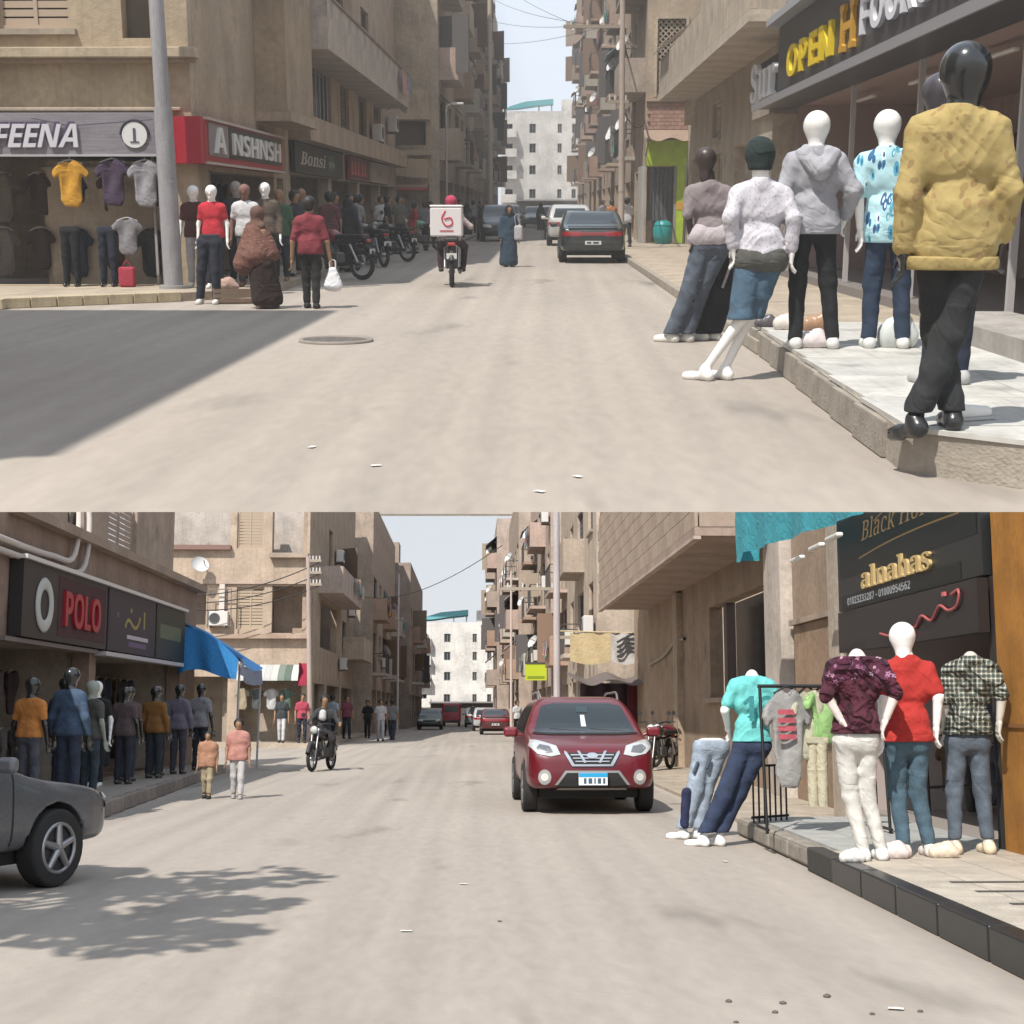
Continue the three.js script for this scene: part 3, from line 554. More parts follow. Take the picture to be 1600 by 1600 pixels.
    for (const yy of [0.43]) part(T, 'front_grille', drape(C, [[-0.38, 0.52], [-0.38, 0.62], [0.38, 0.62], [0.38, 0.52]], 'front', 0.008), black);
  }
  for (const zz of kind === 'suv' ? [1.35, 2.45, 3.5] : [1.35, 2.4]) for (const s of ['left', 'right']) part(T, 'door_gap', drape(C, [[zz, 0.36], [zz, b], [zz + 0.012, b], [zz + 0.012, 0.36]], s, 0.004), black);
  for (const s of ['left', 'right']) for (const zz of [2.2, 3.1]) part(T, 'door_handle', drape(C, [[zz, 0.8], [zz, 0.83], [zz + 0.16, 0.83], [zz + 0.16, 0.8]], s, 0.025), mat(paint, { rough: 0.4, coat: 0.6 }));
  if (o.low) T.scale.y = o.low;
  return T;
}
// ---------------------------------------------------------------- motorcycle: front towards -z, wheels on the ground at y = 0
function motorcycle(label, [x, y, z], turn, paint, o = {}) {
  const T = thing('motorcycle', label, 'motorcycle', [x, y, z], turn, o.group), r = 0.29;
  const rub = mat([0.02, 0.02, 0.02]), steel = mat([0.45, 0.45, 0.46], { metal: 0.9, rough: 0.35 }), blk = mat([0.02, 0.02, 0.022], { rough: 0.5 }), col = mat(paint, { rough: 0.35, coat: 0.6 });
  for (const zz of [-0.62, 0.62]) {
    const ty = new THREE.TorusGeometry(r - 0.045, 0.045, 8, 26); ty.rotateY(PI / 2); ty.translate(0, r, zz); const w = part(T, 'wheel', clean(ty), rub);
    const sp = []; for (let i = 0; i < 10; i++) { const a = i / 10 * 2 * PI; sp.push(rod([0.02 * (i % 2 ? 1 : -1), r, zz], [0, r + Math.sin(a) * 0.21, zz + Math.cos(a) * 0.21], 0.004, 0.004, 4)); }
    const rm = new THREE.TorusGeometry(0.205, 0.012, 5, 24); rm.rotateY(PI / 2); rm.translate(0, r, zz); part(w, 'spokes', [...sp, rm, rod([-0.06, r, zz], [0.06, r, zz], 0.04)], steel);
    part(T, 'mudguard', tube([[0, r + 0.12, zz - 0.3], [0, r + 0.33, zz - 0.12], [0, r + 0.33, zz + 0.12], [0, r + 0.16, zz + 0.3]], 0.05, 14, 6), zz < 0 ? col : blk);
  }
  for (const s of [-1, 1]) { part(T, 'fork', rod([s * 0.07, r, -0.62], [s * 0.07, 0.95, -0.4], 0.022), steel); part(T, 'shock_absorber', rod([s * 0.12, r + 0.05, 0.6], [s * 0.12, 0.68, 0.42], 0.028), steel); }
  part(T, 'engine', [bx(-0.13, 0.13, 0.3, 0.52, -0.2, 0.15, 0.05), rod([0, 0.45, -0.1], [0, 0.68, -0.2], 0.09, 0.08, 10)], mat([0.12, 0.12, 0.12], { metal: 0.6, rough: 0.5 }));
  part(T, 'frame', [tube([[0, 0.9, -0.4], [0, 0.72, -0.1], [0, 0.7, 0.3], [0, 0.74, 0.66]], 0.03), tube([[0, 0.85, -0.4], [0, 0.45, -0.3], [0, 0.28, 0.0], [0, 0.32, 0.4], [0, r, 0.62]], 0.026)], blk);
  const tank = new THREE.SphereGeometry(1, 16, 12); tank.scale(0.14, 0.13, 0.27); tank.translate(0, 0.84, -0.14); part(T, 'fuel_tank', clean(tank), col);
  part(T, 'seat', moved(new RoundedBoxGeometry(0.25, 0.1, 0.68, 3, 0.045), 0, 0.82, 0.4), blk);
  part(T, 'handlebar', tube([[-0.36, 1.04, -0.26], [-0.2, 1.06, -0.38], [0, 1.0, -0.42], [0.2, 1.06, -0.38], [0.36, 1.04, -0.26]], 0.014), blk);
  const hl = new THREE.SphereGeometry(0.09, 14, 10); hl.scale(1, 1, 0.8); hl.translate(0, 0.92, -0.52); part(T, 'headlight', clean(hl), mat([0.5, 0.5, 0.5], { rough: 0.15, coat: 1 }));
  part(T, 'tail_lamp', bx(-0.07, 0.07, 0.72, 0.78, 0.74, 0.8, 0.02), mat([0.35, 0.02, 0.02], { rough: 0.3, coat: 0.8 }));
  part(T, 'number_plate', bx(-0.09, 0.09, 0.5, 0.6, 0.86, 0.87), mat([0.6, 0.6, 0.58]));
  part(T, 'exhaust', tube([[0.1, 0.4, -0.2], [0.14, 0.26, 0.0], [0.15, 0.27, 0.4], [0.16, 0.34, 0.85]], 0.035, 16, 8), steel);
  for (const s of [-1, 1]) part(T, 'mirror', [rod([s * 0.3, 1.05, -0.32], [s * 0.34, 1.22, -0.3], 0.006), moved(new THREE.CylinderGeometry(0.05, 0.05, 0.015, 12).toNonIndexed(), s * 0.34, 1.25, -0.3, 0, PI / 2)], blk);
  return T;
}
// ---------------------------------------------------------------- buildings
// A wall has its own frame: u along it, v up, w outwards. n: 'camera' faces +z, 'right' faces +x, 'left' faces -x.
function wallFrame([x, y, z], n) {
  const N = { camera: V(0, 0, 1), right: V(1, 0, 0), left: V(-1, 0, 0) }[n], U = new THREE.Vector3().crossVectors(V(0, 1, 0), N);
  const m = new THREE.Matrix4().makeBasis(U, V(0, 1, 0), N).setPosition(x, y, z);
  return g => { const q = (Array.isArray(g) ? merge(g) : g).clone(); q.applyMatrix4(m); return q; };
}
const DARK = [0.3, 0.25, 0.2];
function windowUnit(T, put, o) {                          // o: u0,u1,v0,v1, style
  const { u0, u1, v0, v1 } = o, t = 0.07, fm = o.frame || mat([0.16, 0.12, 0.09], { rough: 0.7 });
  const wd = part(T, 'window', put([bx(u0, u0 + t, v0, v1, -0.17, -0.09), bx(u1 - t, u1, v0, v1, -0.17, -0.09), bx(u0 + t, u1 - t, v1 - t, v1, -0.17, -0.09), bx(u0 + t, u1 - t, v0, v0 + t, -0.17, -0.09), bx((u0 + u1) / 2 - 0.03, (u0 + u1) / 2 + 0.03, v0 + t, v1 - t, -0.165, -0.095)]), fm);
  const md = (u0 + u1) / 2;
  if (o.style === 'shutter') {
    for (const [a, b] of [[u0 + t, md - 0.03], [md + 0.03, u1 - t]]) for (let v = v0 + t; v < v1 - t - 0.05; v += o.step || 0.12) part(wd, 'slat', put(moved(bx(a, b, v, v + (o.step || 0.12) * 0.8, -0.02, 0.0), 0, 0, -0.115)), fm);
  } else if (o.style === 'bars') {
    part(wd, 'pane', put(bx(u0 + t, u1 - t, v0 + t, v1 - t, -0.2, -0.17)), mat(GLASS, { rough: 0.15 }));
    for (let u = u0 + 0.1; u < u1 - 0.05; u += (u1 - u0) / 8) part(wd, 'bar', put(rod([u, v0, -0.03], [u, v1, -0.03], 0.022, 0.022, 5)), o.bars || mat([0.45, 0.45, 0.47], { rough: 0.5 }));
  } else {
    part(wd, 'pane', put(bx(u0 + t, md - 0.03, v0 + t, v1 - t, -0.15, -0.135)), mat(GLASS, { rough: 0.1 }));
    part(wd, 'pane', put(bx(md + 0.03, u1 - t, v0 + t, v1 - t, -0.15, -0.135)), mat(GLASS, { rough: 0.1 }));
    if (o.style === 'open') part(wd, 'shutter', put(moved(bx(0, (u1 - u0) * 0.5, v0 + 0.02, v1 - 0.02, -0.03, 0.01), u0, 0, 0.0, -2.2)), fm);
  }
  if (o.sill !== false) part(T, 'sill', put(bx(u0 - 0.08, u1 + 0.08, v0 - 0.09, v0 - 0.005, -0.1, 0.09)), o.sillMat || mat([0.42, 0.37, 0.3], { tex: 'plaster', size: 1.5 }));
}
function wall(T, origin, n, len, h, m, openings = [], thick = 0.28, base = 0) {
  const put = wallFrame(origin, n);
  const holes = openings.map(o => [[o.u0, o.v0], [o.u1, o.v0], [o.u1, o.v1], [o.u0, o.v1]]);
  const g = extrude([[0, base], [len, base], [len, h], [0, h]], thick, holes); g.translate(0, 0, -thick);
  part(T, 'wall', put(boxUV(g)), m);
  const dark = mat(DARK, { rough: 0.95 });
  for (const o of openings) {
    if (o.kind === 'window') windowUnit(T, put, o);
    if (o.kind === 'shop') {                              // a real room behind the opening
      const d = o.deep || 3, i = 0.05, iw = o.inside || mat([0.4, 0.34, 0.28], { rough: 0.9, tex: 'plaster' });
      part(T, 'shop_interior', put([bx(o.u0 - i, o.u1 + i, o.v0 - 0.04, o.v1 + i, -thick - d - 0.1, -thick - d), bx(o.u0 - i - 0.1, o.u0 - i, o.v0 - 0.04, o.v1 + i, -thick - d, -thick), bx(o.u1 + i, o.u1 + i + 0.1, o.v0 - 0.04, o.v1 + i, -thick - d, -thick), bx(o.u0 - i, o.u1 + i, o.v1 + i, o.v1 + i + 0.1, -thick - d, -thick)]), iw);
    }
    if (o.kind === 'shutter') {                           // a roller shutter
      for (let v = o.v0; v < o.v1 - 0.02; v += 0.16) part(T, 'shutter_slat', put(bx(o.u0, o.u1, v, v + 0.145, -0.2, -0.16, 0.012)), o.mat);
    }
    if (o.kind === 'recess') part(T, 'recess', put(bx(o.u0 - 0.1, o.u1 + 0.1, o.v0 - 0.1, o.v1 + 0.1, -thick - (o.deep || 0.9), -thick - (o.deep || 0.9) + 0.05)), o.mat || PL([0.42, 0.34, 0.27]));
  }
  return put;
}
function balcony(T, put, u0, u1, v, d, o = {}) {
  const m = o.mat || PL([0.4, 0.33, 0.26]), h = o.h || 0.95, t = 0.1;
  const slab = part(T, 'balcony', put([bx(u0, u1, v - 0.14, v, 0, d)]), m);
  if (o.rail) {
    const st = o.railMat || mat([0.06, 0.055, 0.05], { rough: 0.6 });
    part(slab, 'handrail', put([bx(u0, u1, v + h - 0.04, v + h, d - 0.05, d), bx(u0, u0 + 0.04, v + h - 0.04, v + h, 0, d - 0.05), bx(u1 - 0.04, u1, v + h - 0.04, v + h, 0, d - 0.05)]), st);
    for (let u = u0 + 0.02; u < u1; u += o.step || 0.16) part(slab, 'baluster', put(bx(u, u + 0.025, v, v + h - 0.04, d - 0.04, d - 0.015)), st);
  } else part(slab, 'parapet', put([bx(u0, u1, v, v + h, d - t, d), bx(u0, u0 + t, v, v + h, 0, d - t), bx(u1 - t, u1, v, v + h, 0, d - t)]), o.parapet || m);
  if (o.cap) part(slab, 'coping', put([bx(u0 - 0.03, u1 + 0.03, v + h, v + h + 0.06, d - t - 0.04, d + 0.04)]), o.cap);
  return slab;
}
function airUnit(T, put, u, v) {
  const a = part(T, 'air_conditioner', put(bx(u, u + 0.8, v, v + 0.55, 0.08, 0.4, 0.03)), mat([0.55, 0.53, 0.5], { rough: 0.6 }));
  part(a, 'fan_grille', put(moved(clean(new THREE.TorusGeometry(0.19, 0.02, 6, 20)), u + 0.3, v + 0.28, 0.405)), mat([0.12, 0.12, 0.12]));
  part(a, 'fan', put(moved(new THREE.CylinderGeometry(0.17, 0.17, 0.02, 18).toNonIndexed(), u + 0.3, v + 0.28, 0.398, 0, PI / 2)), mat([0.06, 0.06, 0.06]));
  part(a, 'bracket', put([bx(u + 0.1, u + 0.14, v - 0.06, v, 0, 0.4), bx(u + 0.66, u + 0.7, v - 0.06, v, 0, 0.4)]), mat([0.15, 0.13, 0.12]));
}
function dish(T, put, u, v) {
  const g = new THREE.SphereGeometry(0.5, 18, 6, 0, PI * 2, 0, 0.75); g.rotateX(-PI / 2 - 0.5);
  const d = part(T, 'satellite_dish', put(moved(clean(g), u, v, 0.9, 0.5)), mat([0.5, 0.5, 0.5], { rough: 0.5 }));
  part(d, 'mount', put(rod([u, v - 0.4, 0.02], [u, v - 0.05, 0.75], 0.02)), mat([0.2, 0.2, 0.2]));
}
const WASH = [[0.5, 0.12, 0.12], [0.15, 0.2, 0.4], [0.6, 0.58, 0.55], [0.1, 0.3, 0.28], [0.55, 0.35, 0.12], [0.5, 0.28, 0.35]];
function laundry(put, u0, u1, v, w, label) {              // washing on a line: a thing of its own
  const T = thing('laundry_line', label, 'laundry', [0, 0, 0], 0, 'washing hung from balconies');
  part(T, 'line', put(rod([u0, v, w], [u1, v - 0.03, w], 0.008, 0.008, 4)), mat([0.3, 0.3, 0.28]));
  let u = u0 + 0.06; while (u < u1 - 0.25) { const ww = rr(0.28, 0.55), hh = rr(0.45, 0.85), c = pick(WASH), ph = rnd() * 6; if (u + ww > u1) break;
    part(T, 'garment', put(grid(ww, hh, 8, 6, (a, b) => [u + a * ww, v - 0.01 - (1 - b) * hh, w + 0.03 * Math.sin(a * 9 + ph) * (1 - b) + 0.012 * Math.sin(b * 7 + ph)])), cloth(c)); u += ww + rr(0.05, 0.2); }
  return T;
}
// an ordinary apartment block along the street: one street face and the end face that looks towards the camera
let facadeSeed = 0;
function block(label, side, X, z0, z1, h, col, o = {}) {
  const T = thing(o.name || 'apartment_building', label, 'building', [0, 0, 0], 0, o.group), right = side === 'right';
  const m = PL(col), fl = o.floor || 3, len = z0 - z1, depth = o.depth || 7, gf = o.ground || 3.3;
  const n = Math.max(1, Math.round(len / (o.bay || 4.2))), bay = len / n, ops = [], list = [];
  const floors = Math.floor((h - gf - 0.6) / fl);
  for (let i = 0; i < n; i++) {
    const c = (i + 0.5) * bay;
    if (!o.noShops) ops.push({ u0: c - bay * 0.42, u1: c + bay * 0.42, v0: 0.02, v1: gf - 0.9, kind: 'shop', deep: 2.2 });
    for (let f = 0; f < floors; f++) { const v = gf + f * fl, isB = (i + facadeSeed) % 2 === 0; const w = isB ? bay * 0.3 : bay * 0.2; ops.push({ u0: c - w, u1: c + w, v0: v + (isB ? 0.08 : 0.95), v1: v + 2.25, kind: 'window', style: pick(['glass', 'shutter', 'shutter', 'open']), step: 0.2, sill: !isB, frame: pick([mat([0.2, 0.13, 0.09]), mat([0.3, 0.24, 0.18]), mat([0.1, 0.09, 0.09])]) }); list.push([c, v, isB, w]); }
  }
  facadeSeed++;
  const put = wall(T, right ? [X, 0, z1] : [X, 0, z0], right ? 'left' : 'right', len, h, m, ops);
  const bms = [col.map(v => Math.min(0.62, v * 1.12)), [0.56, 0.52, 0.47], [0.42, 0.29, 0.22], [0.5, 0.38, 0.33], col.map(v => v * 0.85)].map(c => PL(c));
  for (const [c, v, isB, w] of list) {
    if (isB) { balcony(T, put, c - bay * 0.4, c + bay * 0.4, v, o.balcony || 0.75, { mat: pick(bms), h: 1.05, rail: rnd() < (o.rails ?? 0.35), step: 0.3 }); if (rnd() < 0.3) { const sc = pick([[0.5, 0.44, 0.35], [0.3, 0.2, 0.15], [0.22, 0.3, 0.33], [0.52, 0.5, 0.47]]); part(T, 'balcony_awning', put(grid(bay * 0.8, 1, 12, 4, (a, b) => [c - bay * 0.4 + a * bay * 0.8, v + 2.35 - b * 0.7 - 0.05 * Math.sin(a * 19) * b, b * ((o.balcony || 0.75) + 0.1)])), cloth(sc)); } if (rnd() < 0.25) dish(T, put, c + bay * 0.3, v + 1.5); if (rnd() < 0.5 && !o.bare) laundry(put, c - bay * 0.36, c + bay * 0.36, v + 0.92, (o.balcony || 0.75) + 0.12, o.wash || 'washing hung over a balcony of a far apartment block'); }
    else { if (rnd() < 0.4) airUnit(T, put, c + w + 0.1, v + 0.5); if (rnd() < 0.18) dish(T, put, c - w - 0.3, v + 1.6); }
  }
  // the end wall towards the camera
  const endOps = o.end || [];
  const pe = right ? wall(T, [X + 0.28, 0, z0], 'camera', depth - 0.28, h, o.endMat || m, endOps, 0.28) : wall(T, [X - depth, 0, z0], 'camera', depth - 0.28, h, o.endMat || m, endOps, 0.28);
  const sx = right ? [X + 0.3, X + depth] : [X - depth, X - 0.3];
  part(T, 'roof', [bx(sx[0], sx[1], h - 0.5, h - 0.3, z1 + 0.02, z0 - 0.3)], m);
  part(T, 'core', [bx(right ? X + 0.6 : X - depth, right ? X + depth : X - 0.6, gf - 0.6, h - 0.55, z1 + 0.05, z0 - 0.6)], mat(DARK));
  part(T, 'back_wall', [bx(right ? X + depth : X - depth - 0.2, right ? X + depth + 0.2 : X - depth, 0, h, z1, z0), bx(sx[0], sx[1], 0, h, z1 - 0.2, z1)], m);
  if (o.roofClutter !== false) { const k = right ? X + 1.5 : X - 2.5; part(T, 'stair_head', bx(k, k + 1.6, h - 0.28, h + 1.6, z0 - 3.4, z0 - 1.2), m); }
  return { T, put, pe, bay, n };
}
function streetPole(label, [x, z], h, r, o = {}) {
  const T = thing(o.name || 'utility_pole', label, 'pole', [x, o.y || 0, z], 0, o.group), m = o.mat || mat([0.42, 0.4, 0.38], { rough: 0.6, tex: 'grain', size: 0.8 });
  const lean = o.lean || 0;
  part(T, 'shaft', rod([0, 0, 0], [lean, h, 0], r, r * (o.taper || 0.7), 14), m);
  part(T, 'collar', [rod([lean * 0.18, h * 0.18, 0], [lean * 0.185, h * 0.185, 0], r * 1.08, r * 1.08, 14)], m);
  for (const [v, a, b] of o.arms || []) {
    const arm = part(T, 'crossarm', bx(lean * v / h + a, lean * v / h + b, v, v + 0.1, -0.05, 0.05), o.armMat || mat([0.3, 0.25, 0.2]));
    for (let k = 0; k < 4; k++) { const u = lean * v / h + a + (b - a) * (k + 0.5) / 4; part(arm, 'insulator', [rod([u, v + 0.1, 0], [u, v + 0.24, 0], 0.035, 0.028, 8)], mat([0.5, 0.48, 0.45], { rough: 0.3 })); }
  }
  return T;
}
function cable(label, a, b, sag, r = 0.012) {
  const p = []; for (let i = 0; i <= 10; i++) { const t = i / 10; p.push([a[0] + (b[0] - a[0]) * t, a[1] + (b[1] - a[1]) * t - sag * 4 * t * (1 - t), a[2] + (b[2] - a[2]) * t]); }
  return single('overhead_cable', label, 'cable', tube(p, r, 20, 4), mat([0.03, 0.03, 0.03]), [0, 0, 0], 0, 'cables over the street');
}
// a row of clothes in a shop, added to darken its inside: each garment a thing
const stockGeo = new Map();
function stock(put, u0, u1, v, w, label, group, cols, step = 0.62) {
  if (!stockGeo.size) { stockGeo.set(0, shirtGeo(0.48, 0.7)); stockGeo.set(1, shirtGeo(0.5, 0.82)); }
  let k = 0; for (let u = u0; u < u1; u += step) { const H = thing('hanging_shirt', label, 'shirt', [0, 0, 0], 0, group), i = k++ % 2; part(H, 'shirt', put(moved(stockGeo.get(i), u, v - (i ? 0.82 : 0.7), w, 0.25 * Math.sin(k * 2.3))), cloth(cols[(k * 7) % cols.length])); part(H, 'hanger', put(tube([[u - 0.17, v - 0.05, w], [u, v + 0.01, w], [u + 0.17, v - 0.05, w]], 0.011, 8, 4)), mat([0.35, 0.33, 0.3])); }
}
const SHADE_STOCK = [[0.03, 0.035, 0.06], [0.05, 0.03, 0.03], [0.14, 0.12, 0.11], [0.03, 0.05, 0.05], [0.12, 0.03, 0.04], [0.05, 0.055, 0.08], [0.04, 0.04, 0.04], [0.08, 0.05, 0.03]];  // near-black garment colours, chosen to deepen the shade inside the shops
// a hanging shirt on a hanger, flat on, facing +z; about w wide
function shirtGeo(w, h, d = 0.09) {
  const pts = [[-w * 0.14, h], [-w * 0.3, h * 0.96], [-w * 0.62, h * 0.74], [-w * 0.5, h * 0.58], [-w * 0.33, h * 0.68], [-w * 0.35, 0], [w * 0.35, 0], [w * 0.33, h * 0.68], [w * 0.5, h * 0.58], [w * 0.62, h * 0.74], [w * 0.3, h * 0.96], [w * 0.14, h], [0, h * 0.94]];
  const P = poly2(smoothPoly(pts, 1));
  return fieldMesh((x, y, z) => smax(P(x, y), Math.abs(z + 0.02 * Math.sin(x * 14 + y * 5)) - d * (0.45 + 0.2 * Math.sin(x * 21 + Math.sin(y * 9))), 0.05), [-w * 0.7, -0.05, -d], [w * 0.7, h + 0.05, d], 0.024);
}
// ================================================================ THE HIGH STREET
street = 'high';
const roadTex = dataTex(512, (u, v) => { const b = fbm(u, v, 4, 5, 31), s = fbm(u, v, 80, 2, 33), st = fbm(u * 1, v * 1, 2, 3, 37), k = fbm(u, v, 9, 4, 41); const streak = (nz(u * 30, v * 2.0, 3) * (1 - v) + nz(u * 30, v * 2.0 - 2, 3) * v); let g = 0.87 + b * 0.11 + s * 0.07 + st * 0.07 + streak * 0.07; g -= Math.max(0, k - 0.16) * 0.75; g -= Math.max(0, fbm(u, v, 13, 3, 51) - 0.3) * 0.7; return [g, g * 0.985, g * 0.965]; });
roadTex.repeat.set(1 / 7, 1 / 26);
const ROAD = mat([0.44, 0.398, 0.362], { map: roadTex, rough: 0.95, bump: 0.004, bumpSize: 0.7 });
const edge = x => -6.397 - 0.0189 * x;
function slab(pts, y0, y1) { const g = extrude(pts.map(p => [p[0], -p[1]]), y1 - y0); g.rotateX(-PI / 2); g.translate(0, y0, 0); return boxUV(g); }
struct('road', slab([[-60, edge(-60)], [60, edge(60)], [60, -280], [-60, -280]], -0.01, 0), ROAD, 'dusty pale asphalt of the street with the delivery rider');
const CONC = mat([0.40, 0.36, 0.31], { tex: 'plaster', size: 1.6, bump: 0.01 });
{ // raised shop platform with pale slabs
  const P = struct('shop_platform', slab([[1.95, -7.5], [2.86, -6.62], [4.5, -6.62], [4.5, -14.4], [2.16, -14.4]], 0, 0.225), CONC, 'raised concrete platform in front of the clothes shop');
  const tile = mat([0.62, 0.62, 0.60], { tex: 'plaster', size: 2.2, rough: 0.6 }), tile2 = mat([0.58, 0.585, 0.575], { tex: 'plaster', size: 1.7, rough: 0.6 });
  for (let z = -14.4; z < -7.6; z += 1.15) { const z1 = Math.min(z + 1.14, -7.5), k = 2.16 - (z + 14.4) * 0.0304; let x = k - 0.015; for (const w of [1.05, 0.8, 0.6]) { const x1 = Math.min(x + w, 4.5); part(P, 'paving_slab', bx(x, x1 - 0.008, 0.225, 0.252, z, z1), rnd() < 0.5 ? tile : tile2); x = x1; } }
  part(P, 'paving_slab', slab([[1.93, -7.492], [2.86, -6.62], [4.5, -6.62], [4.5, -7.492]], 0.225, 0.251), tile);
  for (let z = -14.3; z < -8.0; z += 0.8) { const k = 2.16 - (z + 14.4) * 0.0304; part(P, 'kerb_stone', bx(k - 0.05, k - 0.003, 0.0, 0.215, z + 0.012, z + 0.788, 0.012), mat([0.36, 0.33, 0.29], { tex: 'plaster', size: 1.1, bump: 0.012 })); }
  part(P, 'upper_step', bx(3.62, 4.46, 0.253, 0.42, -13.6, -8.2), mat([0.42, 0.4, 0.38], { tex: 'plaster', size: 1.3 }));
}
const SAND = mat([0.47, 0.40, 0.32], { tex: 'plaster', size: 2.4, bump: 0.02 });
{
  const P = struct('pavement', slab([[2.2, -14.42], [5.2, -14.42], [5.2, -49.8], [2.34, -49.8]], 0, 0.12), SAND, 'sandy concrete pavement below the beige wall');
  for (let z = -49.6; z < -14.6; z += 1.0) { const k = 2.2 - (z + 14.42) * 0.00395; part(P, 'kerb_stone', bx(k - 0.12, k - 0.002, 0, 0.135, z + 0.015, z + 0.985, 0.015), CONC); }
  struct('pavement', slab([[2.4, -49.9], [3.9, -49.9], [3.9, -140], [2.4, -140]], 0, 0.12), SAND, 'pavement by the lime green shop');
  const Q = struct('pavement', slab([[-14, -19.0], [-7.5, -19.65], [-5.4, -21.2], [-4.5, -22.2], [-4.35, -24], [-4.35, -56], [-5.6, -56], [-5.6, -23.05], [-14, -23.05]], 0, 0.13), SAND, 'pavement around the grey sign shop corner');
  for (let x = -13.8; x < -7.6; x += 0.8) part(Q, 'kerb_stone', bx(x, x + 0.78, 0, 0.15, -19.0 - (x + 14) * 0.1, -18.86 - (x + 14) * 0.1, 0.015), mat([0.55, 0.47, 0.33], { tex: 'plaster', size: 1 }));
  for (let k = 0; k < 7; k++) { const a = [-7.5 + k * 0.3, -19.65 - k * 0.222]; const g = bx(-0.18, 0.18, 0, 0.15, -0.08, 0.06, 0.015); part(Q, 'kerb_stone', moved(g, a[0] + 0.15, 0, a[1] - 0.1, 0.637), mat([0.55, 0.47, 0.33], { tex: 'plaster', size: 1 })); }
  struct('pavement', slab([[-4.2, -56.2], [-3.0, -56.2], [-3.0, -140], [-4.2, -140]], 0, 0.12), SAND, 'pavement along the far shaded buildings');
}
{ const T = thing('manhole_cover', 'dark worn manhole cover sunk in the pale asphalt', 'manhole', [-2.16, 0, -14.9]); const g = new THREE.CylinderGeometry(0.33, 0.35, 0.02, 26).toNonIndexed(); g.translate(0, 0.008, 0); part(T, 'lid', g, mat([0.2, 0.18, 0.165], { tex: 'plaster', size: 0.5, bump: 0.02, bumpSize: 0.2 })); const r = new THREE.TorusGeometry(0.37, 0.028, 6, 28); r.rotateX(PI / 2); r.translate(0, 0.006, 0); part(T, 'rim', clean(r), mat([0.3, 0.27, 0.25], { tex: 'plaster', size: 0.4 })); }

